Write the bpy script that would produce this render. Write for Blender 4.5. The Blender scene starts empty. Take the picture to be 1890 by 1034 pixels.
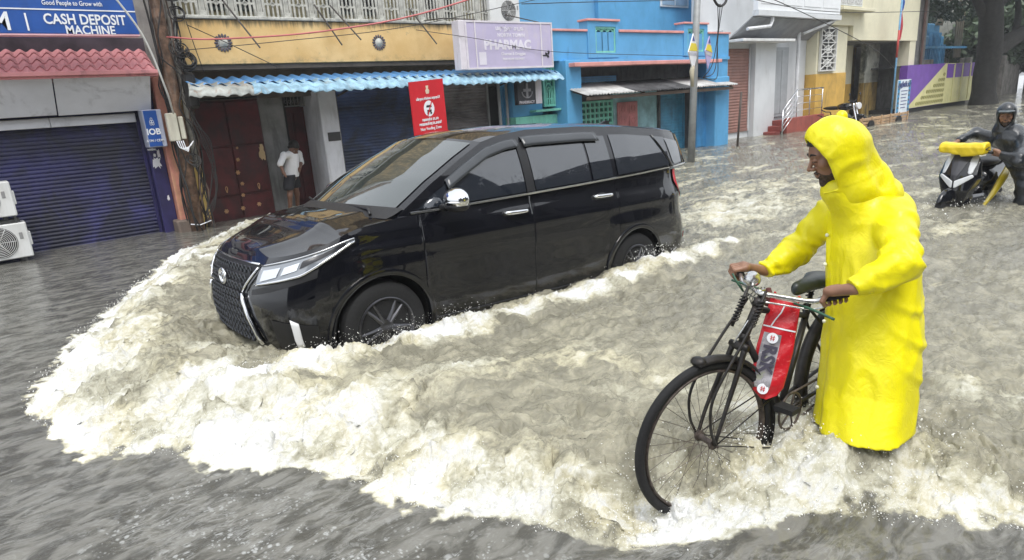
import bpy, bmesh, math, random
import numpy as np
from mathutils import Matrix, Vector
random.seed(7); RNG = np.random.default_rng(11)
PI = math.pi
SC = bpy.context.scene
COL = SC.collection

# ---------------------------------------------------------------- camera
CAM_F, CAM_YAW, CAM_PITCH, CAM_ROLL, CAM_H = 1190.0, 0.886, 0.2713, -0.0693, 1.70
def cam_axes():
    y, p, rl = CAM_YAW, CAM_PITCH, CAM_ROLL
    f = np.array([math.cos(y)*math.cos(p), math.sin(y)*math.cos(p), -math.sin(p)])
    r = np.array([math.sin(y), -math.cos(y), 0.0]); u = np.cross(r, f)
    return math.cos(rl)*r+math.sin(rl)*u, -math.sin(rl)*r+math.cos(rl)*u, f
_r, _u, _f = cam_axes()
cam_d = bpy.data.cameras.new('camera'); cam = bpy.data.objects.new('camera', cam_d); COL.objects.link(cam)
m = Matrix.Identity(4)
for i in range(3):
    m[i][0] = _r[i]; m[i][1] = _u[i]; m[i][2] = -_f[i]
m[2][3] = CAM_H
cam.matrix_world = m
cam_d.sensor_width = 36; cam_d.lens = 36*CAM_F/1890; cam_d.clip_start = .05; cam_d.clip_end = 600
SC.camera = cam

# ---------------------------------------------------------------- overcast sky, weak wide sun, exposure
w = bpy.data.worlds.new('World'); SC.world = w; w.use_nodes = True
nt = w.node_tree; nt.nodes.clear()
SUN_EL, SUN_AZ = math.radians(62), math.radians(200)
out = nt.nodes.new('ShaderNodeOutputWorld'); bg = nt.nodes.new('ShaderNodeBackground')
sky = nt.nodes.new('ShaderNodeTexSky'); sky.sky_type = 'NISHITA'; sky.sun_disc = False
sky.sun_elevation = SUN_EL; sky.sun_rotation = SUN_AZ; sky.air_density = 1.0; sky.dust_density = 3.0
hs = nt.nodes.new('ShaderNodeHueSaturation'); hs.inputs['Saturation'].default_value = .22
mx = nt.nodes.new('ShaderNodeMix'); mx.data_type = 'RGBA'; mx.inputs[0].default_value = .55
mx.inputs[7].default_value = (9.5, 10.0, 10.6, 1)
nt.links.new(sky.outputs[0], hs.inputs['Color']); nt.links.new(hs.outputs[0], mx.inputs[6])
nt.links.new(mx.outputs[2], bg.inputs[0]); bg.inputs[1].default_value = .10
nt.links.new(bg.outputs[0], out.inputs[0])
sd = bpy.data.lights.new('sun', 'SUN'); sd.energy = 1.2; sd.angle = math.radians(25); sd.color = (1, .97, .92)
sun = bpy.data.objects.new('sun', sd); COL.objects.link(sun)
sun.rotation_euler = (PI/2-SUN_EL, 0, math.radians(-30))
SC.view_settings.view_transform = 'Standard'; SC.view_settings.look = 'None'
SC.view_settings.exposure = 0.92; SC.view_settings.gamma = 1; SC.view_settings.use_curve_mapping = False
SC.render.engine = 'CYCLES'
SC.cycles.max_bounces = 8; SC.cycles.diffuse_bounces = 3; SC.cycles.glossy_bounces = 4

# ---------------------------------------------------------------- materials
class NT:
    """small wrapper to write node trees tersely"""
    def __init__(s, name):
        s.m = bpy.data.materials.new(name); s.m.use_nodes = True
        s.t = s.m.node_tree; s.b = s.t.nodes['Principled BSDF']; s.out = s.t.nodes['Material Output']
        s.tc = None
    def n(s, kind, **kw):
        x = s.t.nodes.new('ShaderNode'+kind)
        for k, v in kw.items(): setattr(x, k, v)
        return x
    def l(s, a, b): s.t.links.new(a, b)
    def coord(s, which='Object', scale=(1, 1, 1), rot=(0, 0, 0)):
        if s.tc is None: s.tc = s.n('TexCoord')
        mp = s.n('Mapping'); mp.inputs['Scale'].default_value = scale; mp.inputs['Rotation'].default_value = rot
        s.l(s.tc.outputs[which], mp.inputs[0]); return mp.outputs[0]
    def noise(s, vec, scale, detail=4, rough=.55, dist=0, out=0):
        x = s.n('TexNoise'); x.inputs['Scale'].default_value = scale; x.inputs['Detail'].default_value = detail
        x.inputs['Roughness'].default_value = rough; x.inputs['Distortion'].default_value = dist
        s.l(vec, x.inputs['Vector']); return x.outputs[out]
    def ramp(s, fac, a, b):
        x = s.n('MapRange'); x.interpolation_type = 'SMOOTHSTEP'
        x.inputs[1].default_value = a; x.inputs[2].default_value = b; s.l(fac, x.inputs[0]); return x.outputs[0]
    def mix(s, fac, a, b):
        x = s.n('Mix'); x.data_type = 'RGBA'
        for i, v in ((0, fac), (6, a), (7, b)):
            if isinstance(v, (int, float)): x.inputs[i].default_value = v
            elif isinstance(v, (tuple, list)): x.inputs[i].default_value = (v[0], v[1], v[2], 1)
            else: s.l(v, x.inputs[i])
        return x.outputs[2]
    def math(s, op, a, b=0.0, clamp=False):
        x = s.n('Math', operation=op); x.use_clamp = clamp
        for i, v in ((0, a), (1, b)):
            if isinstance(v, (int, float)): x.inputs[i].default_value = v
            else: s.l(v, x.inputs[i])
        return x.outputs[0]
    def bump(s, h, strength=.3, dist=.01, prev=None):
        x = s.n('Bump'); x.inputs['Strength'].default_value = strength; x.inputs['Distance'].default_value = dist
        s.l(h, x.inputs['Height'])
        if prev is not None: s.l(prev, x.inputs['Normal'])
        return x.outputs[0]
    def attr(s, name, out=2):
        x = s.n('Attribute'); x.attribute_name = name; return x.outputs[out]
    def set(s, **kw):
        names = dict(col='Base Color', rough='Roughness', metal='Metallic', nor='Normal', coat='Coat Weight', coatr='Coat Roughness',
                     ior='IOR', spec='Specular IOR Level', trans='Transmission Weight', sss='Subsurface Weight', emi='Emission Color', emis='Emission Strength')
        for k, v in kw.items():
            i = s.b.inputs[names[k]]
            if isinstance(v, (int, float)): i.default_value = v
            elif isinstance(v, (tuple, list)): i.default_value = (v[0], v[1], v[2], 1)
            else: s.l(v, i)
        return s.m

MATS = {}
def mat(name, col, rough=.6, metal=0, var=.15, vscale=3, dirt=None, dirt_amt=.5, dirt_scale=(5, 5, .7), dirt_lo=.48, bump=.15, bscale=60, bdist=.004, spec=None, coat=None):
    """painted / plastered / metal surface: base colour with blotches, streaky dirt of its own, fine relief"""
    if name in MATS: return MATS[name]
    t = NT(name); c = t.coord()
    n1 = t.noise(c, vscale, 5, .6)
    d = tuple(max(0, x*(1-var)) for x in col); l = tuple(min(1, x*(1+var*.6)) for x in col)
    colr = t.mix(t.ramp(n1, .3, .7), d, l)
    if dirt:
        c2 = t.coord(scale=dirt_scale)
        n2 = t.noise(c2, 1.6, 6, .65, .6)
        f = t.math('MULTIPLY', t.ramp(n2, dirt_lo, dirt_lo+.25), dirt_amt)
        colr = t.mix(f, colr, dirt)
    t.set(col=colr, rough=rough, metal=metal)
    if spec is not None: t.set(spec=spec)
    if coat is not None: t.set(coat=coat, coatr=.05)
    if bump:
        n3 = t.noise(c, bscale, 4, .6)
        t.set(nor=t.bump(n3, bump, bdist))
        r = t.math('ADD', t.math('MULTIPLY', t.math('SUBTRACT', n3, .5), .25), rough, True)
        t.set(rough=r)
    MATS[name] = t.m
    return t.m

# ---------------------------------------------------------------- object helpers
def props(o, label=None, cat=None, group=None, kind=None):
    if label: o['label'] = label
    if cat: o['category'] = cat
    if group: o['group'] = group
    if kind: o['kind'] = kind
    return o
def thing(name, label, cat, loc=(0, 0, 0), rot=(0, 0, 0), group=None, kind=None):
    o = bpy.data.objects.new(name, None); COL.objects.link(o)
    o.location = loc; o.rotation_euler = rot; o.empty_display_size = .1
    return props(o, label, cat, group, kind)
def origin_of(p):
    v = np.zeros(3)
    while p is not None: v = v+np.array(p.location); p = p.parent
    return v
class MB:
    """collects shapes, then links them as one mesh object"""
    def __init__(s): s.v = []; s.f = []; s.n = 0
    def add(s, v, f):
        v = np.asarray(v, float).reshape(-1, 3); s.v.append(v)
        s.f.extend([tuple(int(i)+s.n for i in q) for q in f]); s.n += len(v); return s
    def box(s, lo, hi):
        x0, y0, z0 = lo; x1, y1, z1 = hi
        v = [(x0, y0, z0), (x1, y0, z0), (x1, y1, z0), (x0, y1, z0), (x0, y0, z1), (x1, y0, z1), (x1, y1, z1), (x0, y1, z1)]
        return s.add(v, [(3, 2, 1, 0), (4, 5, 6, 7), (0, 1, 5, 4), (1, 2, 6, 5), (2, 3, 7, 6), (3, 0, 4, 7)])
    def bbox(s, lo, hi, b=.006):
        """box with bevelled edges"""
        bm = bmesh.new(); bmesh.ops.create_cube(bm, size=1)
        lo = np.array(lo, float); hi = np.array(hi, float); c = (lo+hi)/2; d = hi-lo
        for q in bm.verts: q.co = Vector(c+np.array(q.co)*d)
        b = min(b, min(d)*.45)
        bmesh.ops.bevel(bm, geom=bm.edges[:], offset=b, segments=1, affect='EDGES', profile=.5)
        s.add([q.co[:] for q in bm.verts], [[q.index for q in f.verts] for f in bm.faces]); bm.free(); return s
    def prism(s, poly, h0, h1, axis=1):
        """polygon in the two other axes extruded along axis (0=x,1=y,2=z)"""
        def mk(a, b, h): return (h, a, b) if axis == 0 else ((a, h, b) if axis == 1 else (a, b, h))
        n = len(poly); v = [mk(a, b, h0) for a, b in poly]+[mk(a, b, h1) for a, b in poly]
        f = [tuple(range(n))[::-1], tuple(range(n, 2*n))]+[(i, (i+1) % n, n+(i+1) % n, n+i) for i in range(n)]
        return s.add(v, f)
    def tube(s, pts, r, n=8, caps=True, closed=False):
        pts = np.asarray(pts, float); k = len(pts)
        rr = np.broadcast_to(np.asarray(r, float), (k,)) if np.ndim(r) <= 1 else r
        T = np.gradient(pts, axis=0) if not closed else np.roll(pts, -1, 0)-np.roll(pts, 1, 0)
        T /= np.maximum(np.linalg.norm(T, axis=1, keepdims=True), 1e-9)
        up = np.array([0, 0, 1.]) if abs(T[0][2]) < .9 else np.array([1., 0, 0])
        a = np.cross(T[0], up); a /= np.linalg.norm(a); V = []
        ang = np.linspace(0, 2*PI, n, endpoint=False)
        for i in range(k):
            a = a-T[i]*(a@T[i]); a /= max(np.linalg.norm(a), 1e-9); b = np.cross(T[i], a)
            V.append(pts[i]+rr[i]*(np.cos(ang)[:, None]*a+np.sin(ang)[:, None]*b))
        F = []
        for i in range(k if closed else k-1):
            j = (i+1) % k
            for q in range(n): F.append((i*n+q, i*n+(q+1) % n, j*n+(q+1) % n, j*n+q))
        if caps and not closed: F += [tuple(range(n))[::-1], tuple(range((k-1)*n, k*n))]
        return s.add(np.concatenate(V), F)
    def cyl(s, a, b, r, n=16, r2=None): return s.tube([a, b], [r, r if r2 is None else r2], n)
    def lathe(s, c, axis, prof, n=24):
        """prof: list of (distance along axis, radius)"""
        c = np.array(c, float); ax = np.array(axis, float); ax /= np.linalg.norm(ax)
        up = np.array([0, 0, 1.]) if abs(ax[2]) < .9 else np.array([1., 0, 0])
        a = np.cross(ax, up); a /= np.linalg.norm(a); b = np.cross(ax, a)
        ang = np.linspace(0, 2*PI, n, endpoint=False); V = []
        for d, r in prof: V.append(c+ax*d+r*(np.cos(ang)[:, None]*a+np.sin(ang)[:, None]*b))
        k = len(prof); F = [(i*n+q, i*n+(q+1) % n, (i+1)*n+(q+1) % n, (i+1)*n+q) for i in range(k-1) for q in range(n)]
        F += [tuple(range(n))[::-1], tuple(range((k-1)*n, k*n))]
        return s.add(np.concatenate(V), F)
    def grid(s, P, close_u=False):
        """P: (a,b,3) array of points"""
        a, b = P.shape[:2]; F = []
        for i in range(a if close_u else a-1):
            i2 = (i+1) % a
            for j in range(b-1): F.append((i*b+j, i2*b+j, i2*b+j+1, i*b+j+1))
        return s.add(P.reshape(-1, 3), F)
    def ball(s, c, r, n=12, R=None):
        th = np.linspace(0, PI, n//2+2); ph = np.linspace(0, 2*PI, n, endpoint=False)
        V = [[math.sin(t)*math.cos(p), math.sin(t)*math.sin(p), math.cos(t)] for t in th[1:-1] for p in ph]
        V = np.array([[0, 0, 1]]+V+[[0, 0, -1]])*np.array(r)
        if R is not None: V = V@np.array(R).T
        k = len(th)-2; F = []
        for q in range(n):
            F.append((0, 1+q, 1+(q+1) % n))
            for i in range(k-1): F.append((1+i*n+q, 1+(i+1)*n+q, 1+(i+1)*n+(q+1) % n, 1+i*n+(q+1) % n))
            F.append((1+k*n, 1+(k-1)*n+(q+1) % n, 1+(k-1)*n+q))
        return s.add(V+np.array(c), F)
    def mesh(s, name, off=(0, 0, 0)):
        me = bpy.data.meshes.new(name)
        v = np.concatenate(s.v)-np.array(off) if s.v else np.zeros((0, 3))
        me.from_pydata(v.tolist(), [], s.f); me.update(); return me
    def build(s, name, material, parent=None, smooth=None, local=False, kind=None, label=None, cat=None, group=None, solid=0, fixn=True):
        off = np.zeros(3) if (local or parent is None) else origin_of(parent)
        me = s.mesh(name, off)
        if fixn and len(me.polygons) < 60000:
            bm = bmesh.new(); bm.from_mesh(me); bmesh.ops.recalc_face_normals(bm, faces=bm.faces); bm.to_mesh(me); bm.free()
        if material: me.materials.append(material)
        if smooth is not None:
            if smooth is True or smooth >= 180: me.shade_smooth()
            else:
                me.shade_smooth(); me.set_sharp_from_angle(angle=math.radians(smooth))
        o = bpy.data.objects.new(name, me); COL.objects.link(o); o.parent = parent
        if solid:
            md = o.modifiers.new('thickness', 'SOLIDIFY'); md.thickness = solid; md.offset = -1
        return props(o, label, cat, group, kind)
def bx(name, lo, hi, material, parent=None, b=None, **kw):
    m_ = MB()
    m_.box(lo, hi) if b is None else m_.bbox(lo, hi, b)
    return m_.build(name, material, parent, **kw)
def copy_tree(o, parent=None, **pr):
    c = o.copy(); COL.objects.link(c); c.parent = parent
    for ch in [x for x in o.children]: copy_tree(ch, c)
    if pr: props(c, **pr)
    return c
def inst(o, loc, parent=None, rot=None, scale=None):
    """a copy sharing its mesh"""
    c = o.copy(); COL.objects.link(c); c.location = loc
    if parent is not None: c.parent = parent
    if rot is not None: c.rotation_euler = rot
    if scale is not None: c.scale = scale
    return c
def text(name, body, size, loc, parent, material, face='-y', ext=.002, sx=1.0, align='CENTER', bold=0.0, world=True, tilt=0, mtx=None):
    """flat lettering standing on a surface facing -y; becomes a mesh"""
    cu = bpy.data.curves.new(name, 'FONT'); cu.body = body; cu.size = size; cu.align_x = align; cu.align_y = 'CENTER'
    cu.extrude = ext; cu.offset = bold; cu.resolution_u = 3
    tmp = bpy.data.objects.new('tmp', cu); COL.objects.link(tmp)
    dg = bpy.context.evaluated_depsgraph_get(); dg.update()
    me = bpy.data.meshes.new_from_object(tmp.evaluated_get(dg)); bpy.data.objects.remove(tmp)
    me.materials.clear(); me.materials.append(material)
    n = len(me.vertices); co = np.empty(n*3); me.vertices.foreach_get('co', co); co = co.reshape(-1, 3)
    co[:, 0] *= sx
    if mtx is not None: P = co@np.array(mtx)[:3, :3].T+np.array(mtx)[:3, 3]
    else:
        c, s_ = math.cos(tilt), math.sin(tilt)
        P = np.stack([c*co[:, 0]-s_*co[:, 1], -co[:, 2], s_*co[:, 0]+c*co[:, 1]], 1)
        P = P+np.array(loc)-(origin_of(parent) if world and parent is not None else 0)
    me.vertices.foreach_set('co', P.ravel()); me.update()
    o = bpy.data.objects.new(name, me); COL.objects.link(o); o.parent = parent
    return o
def spline(pts, n):
    """Catmull-Rom through pts, n samples"""
    P = np.asarray(pts, float)
    if P.ndim == 1: P = P[:, None]
    k = len(P); Q = np.vstack([2*P[0]-P[1], P, 2*P[-1]-P[-2]]); t = np.linspace(0, k-1-1e-9, n); i = t.astype(int); f = (t-i)[:, None]
    a, b, c, d = Q[i], Q[i+1], Q[i+2], Q[i+3]
    return .5*((2*b)+(c-a)*f+(2*a-5*b+4*c-d)*f**2+(3*b-a-3*c+d)*f**3)
def sstep(a, b, x): t = np.clip((x-a)/(b-a), 0, 1); return t*t*(3-2*t)
# gradient noise in the plane
_perm = RNG.permutation(256).astype(np.int32); _perm = np.concatenate([_perm, _perm])
_ga = np.linspace(0, 2*PI, 256, endpoint=False); _gx = np.cos(_ga).astype(np.float32); _gy = np.sin(_ga).astype(np.float32)
def pn(x, y, s=0):
    x = np.asarray(x, np.float32)+s*17.31; y = np.asarray(y, np.float32)+s*7.77
    xi = np.floor(x).astype(np.int32); yi = np.floor(y).astype(np.int32); xf = x-xi; yf = y-yi
    u = xf*xf*xf*(xf*(xf*6-15)+10); v = yf*yf*yf*(yf*(yf*6-15)+10)
    def g(a, b):
        h = _perm[(_perm[a & 255]+b) & 255]; return _gx[h], _gy[h]
    a = g(xi, yi); b = g(xi+1, yi); c = g(xi, yi+1); d = g(xi+1, yi+1)
    n0 = (a[0]*xf+a[1]*yf); n1 = (b[0]*(xf-1)+b[1]*yf); n2 = (c[0]*xf+c[1]*(yf-1)); n3 = (d[0]*(xf-1)+d[1]*(yf-1))
    return 1.5*((n0*(1-u)+n1*u)*(1-v)+(n2*(1-u)+n3*u)*v)
# signed distance shapes and a surface-nets mesher, for bodies and cloth
def sd_cap(P, a, b, ra, rb=None):
    a = np.array(a, np.float32); b = np.array(b, np.float32); rb = ra if rb is None else rb
    ba = b-a; h = np.clip(((P-a)@ba)/max(ba@ba, 1e-9), 0, 1)
    return np.linalg.norm(P-a-h[:, None]*ba, axis=1)-(ra+(rb-ra)*h)
def sd_ell(P, c, r, R=None):
    q = P-np.array(c, np.float32)
    if R is not None: q = q@np.array(R, np.float32)
    r = np.array(r, np.float32); k0 = np.linalg.norm(q/r, axis=1); k1 = np.linalg.norm(q/(r*r), axis=1)
    return k0*(k0-1)/np.maximum(k1, 1e-6)
def smin(a, b, k): h = np.clip(.5+.5*(b-a)/k, 0, 1); return b*(1-h)+a*h-k*h*(1-h)
def smax(a, b, k): return -smin(-a, -b, k)
def nets(fn, lo, hi, h):
    lo = np.array(lo, float); hi = np.array(hi, float); n = np.ceil((hi-lo)/h).astype(int)+1
    ax = [lo[i]+h*np.arange(n[i]) for i in range(3)]
    G = np.stack(np.meshgrid(*ax, indexing='ij'), -1).reshape(-1, 3).astype(np.float32)
    F = np.empty(len(G), np.float32)
    for i in range(0, len(G), 400000): F[i:i+400000] = fn(G[i:i+400000])
    F = F.reshape(n); S = F < 0
    c = tuple(k-1 for k in n)
    acc = np.zeros(c+(3,)); cnt = np.zeros(c)
    for a in range(3):
        b, d = [k for k in range(3) if k != a]
        s0 = [slice(None)]*3; s1 = [slice(None)]*3; s0[a] = slice(0, -1); s1[a] = slice(1, None)
        f0 = F[tuple(s0)]; f1 = F[tuple(s1)]; cr = (S[tuple(s0)] != S[tuple(s1)]); t = np.where(cr, f0/np.where(cr, f0-f1, 1), 0)
        for ob in (0, 1):
            for od in (0, 1):
                sl = [slice(None)]*3; sl[b] = slice(ob, n[b]-1+ob); sl[d] = slice(od, n[d]-1+od)
                m_ = cr[tuple(sl)]; tt = t[tuple(sl)]
                cnt += m_; acc[..., a] += np.where(m_, tt, 0); acc[..., b] += np.where(m_, ob, 0); acc[..., d] += np.where(m_, od, 0)
    act = cnt > 0; idx = -np.ones(c, int); idx[act] = np.arange(act.sum())
    ii = np.argwhere(act); V = lo+h*(ii+acc[act]/cnt[act][:, None]); Q = []
    for a in range(3):
        b, d = [k for k in range(3) if k != a]
        s0 = [slice(None)]*3; s1 = [slice(None)]*3; s0[a] = slice(0, -1); s1[a] = slice(1, None)
        A = S[tuple(s0)]; B = S[tuple(s1)]; e = np.argwhere(A != B)
        e = e[(e[:, b] > 0) & (e[:, d] > 0) & (e[:, b] < n[b]-1) & (e[:, d] < n[d]-1)]
        if not len(e): continue
        inside = A[tuple(e.T)]
        def cell(ob, od):
            q = e.copy(); q[:, b] -= ob; q[:, d] -= od; return idx[tuple(q.T)]
        q = np.stack([cell(1, 1), cell(0, 1), cell(0, 0), cell(1, 0)], 1)
        flip = inside if a != 1 else ~inside
        q[~flip] = q[~flip][:, ::-1]; Q.append(q)
    return V, np.concatenate(Q)
def fast_mesh(name, V, Q, material, parent=None, smooth=True, local=False, **pr):
    off = np.zeros(3) if (local or parent is None) else origin_of(parent)
    me = bpy.data.meshes.new(name); k = Q.shape[1]
    me.vertices.add(len(V)); me.vertices.foreach_set('co', (V-off).astype(np.float32).ravel())
    me.loops.add(Q.size); me.loops.foreach_set('vertex_index', Q.astype(np.int32).ravel())
    me.polygons.add(len(Q)); me.polygons.foreach_set('loop_start', np.arange(0, Q.size, k, dtype=np.int32))
    me.update(calc_edges=True); me.validate()
    if smooth: me.shade_smooth()
    if material: me.materials.append(material)
    o = bpy.data.objects.new(name, me); COL.objects.link(o); o.parent = parent
    return props(o, **pr)
# ================================================================ buildings
M_GRIME = (.05, .045, .04)
def corr(x0, x1, prof, amp, pitch, axis_len='x', per=8, ragged=0.0, seed=0):
    """corrugated sheet: waves run along x; prof = [(y,z)...] down the slope"""
    n = int((x1-x0)/pitch*per)+1; xs = np.linspace(x0, x1, n); P = np.zeros((n, len(prof), 3)); rg = np.random.default_rng(seed)
    wv = amp*np.sin((xs)/pitch*2*PI)
    ph = rg.normal(0, 1, n); ph = np.convolve(ph, np.ones(5)/5, 'same')
    for j, (y, z) in enumerate(prof):
        P[:, j, 0] = xs; P[:, j, 1] = y; P[:, j, 2] = z+wv
        if j == len(prof)-1: P[:, j, 1] += ragged*ph
    return P
def shutter(parent, x0, x1, z0, z1, y, material, pitch=.075, depth=.014, name='roller_shutter', frame=None):
    """roller shutter of curved slats (too fine to pick apart: one part), bottom rail and side guides"""
    n = int((z1-z0)/pitch); per = 6; zs = []; ys = []
    for i in range(n):
        for k in range(per):
            t = k/per; zs.append(z0+(i+t)*pitch); ys.append(y-depth*(math.sin(PI*min(t/.85, 1))**.7 if t < .85 else 0))
    zs.append(z0+n*pitch); ys.append(y)
    P = np.zeros((2, len(zs), 3)); P[0, :, 0] = x0; P[1, :, 0] = x1; P[:, :, 1] = ys; P[:, :, 2] = zs
    g_ = MB().grid(P); o = g_.build(name, material, parent, smooth=40, kind='stuff')
    bx('shutter_rail', (x0, y-.03, z0-.02), (x1, y+.01, z0+.07), material, parent, .006)
    for xa in (x0-.05, x1): bx('shutter_guide', (xa, y-.045, z0-.02), (xa+.05, y+.03, z1), frame or material, parent, .005)
    return o
def bar_frame(m_, x0, x1, z0, z1, y0, y1, w_):
    m_.box((x0, y0, z0), (x1, y1, z0+w_)); m_.box((x0, y0, z1-w_), (x1, y1, z1))
    m_.box((x0, y0, z0+w_), (x0+w_, y1, z1-w_)); m_.box((x1-w_, y0, z0+w_), (x1, y1, z1-w_)); return m_
def jali_scroll(x0, x1, z0, z1, y, th, kind=0):
    """cast lattice grille with rings and crossings"""
    m_ = MB(); y0, y1 = y, y+th; w_ = (x1-x0); h_ = z1-z0; bar = .045
    bar_frame(m_, x0, x1, z0, z1, y0-.01, y1, bar)
    cx, cz = (x0+x1)/2, (z0+z1)/2
    def ring(cx_, cz_, r1, r2, r=.021, a0=0, a1=2*PI, n=18):
        a = np.linspace(a0, a1, n); p = np.stack([cx_+r1*np.cos(a), np.full(n, (y0+y1)/2), cz_+r2*np.sin(a)], 1)
        m_.tube(p, r, 6)
    if kind == 0:
        nx, nz = 3, 3
        for i in range(nx):
            for j in range(nz):
                ring(x0+bar+(i+.5)*(w_-2*bar)/nx, z0+bar+(j+.5)*(h_-2*bar)/nz, (w_-2*bar)/nx*.42, (h_-2*bar)/nz*.42)
        for i in range(1, nx): m_.box((x0+bar+i*(w_-2*bar)/nx-.012, y0, z0+bar), (x0+bar+i*(w_-2*bar)/nx+.012, y1, z1-bar))
        for j in range(1, nz): m_.box((x0+bar, y0+.004, z0+bar+j*(h_-2*bar)/nz-.012), (x1-bar, y1-.004, z0+bar+j*(h_-2*bar)/nz+.012))
        ring(cx, cz, w_*.2, h_*.16, .02)
    elif kind == 1:   # arch with rays
        ring(cx, z0+h_*.5, w_*.30, h_*.34, .018, 0, PI); ring(cx, z0+h_*.5, w_*.18, h_*.2, .016, 0, PI)
        for s_ in (-1, 1):
            m_.box((cx+s_*w_*.30-.016, y0, z0+bar), (cx+s_*w_*.30+.016, y1, z0+h_*.5)); m_.box((cx+s_*w_*.18-.014, y0, z0+bar), (cx+s_*w_*.18+.014, y1, z0+h_*.5))
        m_.box((cx-.014, y0, z0+bar), (cx+.014, y1, z0+h_*.62)); m_.box((x0+bar, y0+.004, z0+h_*.26), (x1-bar, y1-.004, z0+h_*.30))
        for a in (.5, 1.1, 2.04, 2.64): m_.tube([(cx+math.cos(a)*w_*.3, (y0+y1)/2, z0+h_*.5+math.sin(a)*h_*.34), (cx+math.cos(a)*w_*.48, (y0+y1)/2, z0+h_*.5+math.sin(a)*h_*.5)], .014, 6)
    else:   # stars
        nz = 3; s_ = (h_-2*bar)/nz
        for j in range(nz):
            c_ = z0+bar+(j+.5)*s_
            for a in range(4):
                A = a*PI/4; dx_, dz_ = math.cos(A)*(w_/2-bar), math.sin(A)*s_/2
                if a % 2: dx_, dz_ = dx_*1.35, dz_*1.35
                m_.tube([(cx-dx_, (y0+y1)/2, c_-dz_), (cx+dx_, (y0+y1)/2, c_+dz_)], .022, 6)
            ring(cx, c_, w_*.24, s_*.26, .02); 
            if j: m_.box((x0+bar, y0+.005, z0+bar+j*s_-.014), (x1-bar, y1-.005, z0+bar+j*s_+.014))
    return m_

# ---------------------------------------------------------------- 1. bank branch on the left
WHT = mat('white_paint', (.75, .76, .78), .55, dirt=(.25, .25, .27), dirt_amt=.35)
m_purple = mat('indigo_shutter', (.028, .028, .13), .42, var=.6, vscale=1.1, dirt=(.012, .013, .022), dirt_amt=.85, dirt_scale=(1.2, 1, .9), dirt_lo=.38)
m_darkblue = mat('indigo_wall', (.035, .03, .13), .5, var=.3, dirt=(.01, .01, .02))
m_pinkw = mat('pink_tile', (.72, .30, .31), .6, var=.12, dirt=(.10, .05, .06), dirt_amt=.55, dirt_scale=(2.5, 2, 1.2), dirt_lo=.5)
m_panel = mat('soffit_panel', (.74, .75, .80), .5, var=.12, vscale=1.2, dirt=(.12, .11, .12), dirt_amt=.55, dirt_scale=(1.3, 1, 1.5), dirt_lo=.5)
m_rosy = mat('rosy_plaster', (.62, .26, .20), .7, var=.25, vscale=5, dirt=(.6, .42, .2), dirt_amt=.7)
m_sign = mat('sign_blue', (.02, .09, .36), .35, var=.1, dirt=(.02, .04, .12), dirt_amt=.2, bump=.03)
m_wlet = mat('white_lettering', (.82, .84, .88), .4, var=.06, bump=0)
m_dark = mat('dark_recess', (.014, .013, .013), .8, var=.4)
A_ = thing('bank_building', 'bank branch with indigo roller shutter under a pink tiled canopy and blue signboard', 'building', (0, 11.8, 0))
shutter(A_, -2.2, 2.23, -.10, 1.80, 11.80, m_purple, .058, .012, frame=m_darkblue)
bx('wall', (-2.6, 11.83, -.25), (2.30, 14.5, 5.2), m_darkblue, A_)
bx('pilaster', (2.285, 11.62, -.24), (2.50, 12.2, 2.5), m_darkblue, A_, .01)
bx('pilaster', (2.503, 11.45, .17), (2.74, 12.2, 2.52), m_rosy, A_, .015)
bx('plinth', (2.42, 11.32, -.24), (2.80, 12.1, .19), mat('stone_plinth', (.22, .17, .14), .8, var=.3, dirt=M_GRIME), A_, .02)
bx('plinth', (2.95, 11.5, -.24), (3.03, 12.1, .10), MATS['stone_plinth'], A_, .02)
# two rows of soffit panels
for x0, x1 in ((-2.3, -.8), (-.79, 1.2), (1.21, 2.42)):
    m_ = MB(); m_.add([(x0, 11.45, 1.92), (x1-.008, 11.45, 1.93), (x1-.008, 11.05, 2.44), (x0, 11.05, 2.43), (x0, 11.48, 1.92), (x1-.008, 11.48, 1.93), (x1-.008, 11.08, 2.47), (x0, 11.08, 2.46)],
                      [(0, 1, 2, 3), (7, 6, 5, 4), (0, 4, 5, 1), (1, 5, 6, 2), (2, 6, 7, 3), (3, 7, 4, 0)]); m_.build('soffit_panel', m_panel, A_)
for x0, x1 in ((-2.3, 1.1), (1.106, 2.21)): bx('shutter_hood', (x0, 11.62, 1.765), (x1, 11.83, 1.90), m_panel, A_, .008)
# canopy of overlapping scalloped tiles
def tile_mesh(wd, ln, th):
    m_ = MB(); n = 9; xs = np.linspace(-.5, .5, n); sc = .5-.5*np.cos((xs+.5)*2*PI); P = np.zeros((n, 5, 3))
    for j, t in enumerate(np.linspace(0, 1, 5)):
        P[:, j, 0] = xs*wd; P[:, j, 1] = -t*ln+(sc*.055*(t == 1)); P[:, j, 2] = .020*np.cos(xs*2*PI)*.9+t*.018
    V = P.reshape(-1, 3); Q = V.copy(); Q[:, 2] -= th; m_.add(np.vstack([V, Q]), [])
    F = []; b = 5; N = len(V)
    for i in range(n-1):
        for j in range(4): F += [(i*b+j, i*b+j+1, (i+1)*b+j+1, (i+1)*b+j)]
        F.append((i*b+4, N+i*b+4, N+(i+1)*b+4, (i+1)*b+4))
    m_.f = F; return m_
cn = bx('canopy', (-2.4, 10.98, 2.40), (2.50, 11.9, 2.46), m_pinkw, A_)
bx('canopy_edge', (-2.4, 10.93, 2.43), (2.50, 10.976, 2.485), m_pinkw, A_, .006)
tl0 = tile_mesh(.152, .30, .016).build('roof_tile', m_pinkw, cn, smooth=40, local=True)
sl = math.atan2(.42, .62); base = origin_of(cn)
first = True
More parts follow.
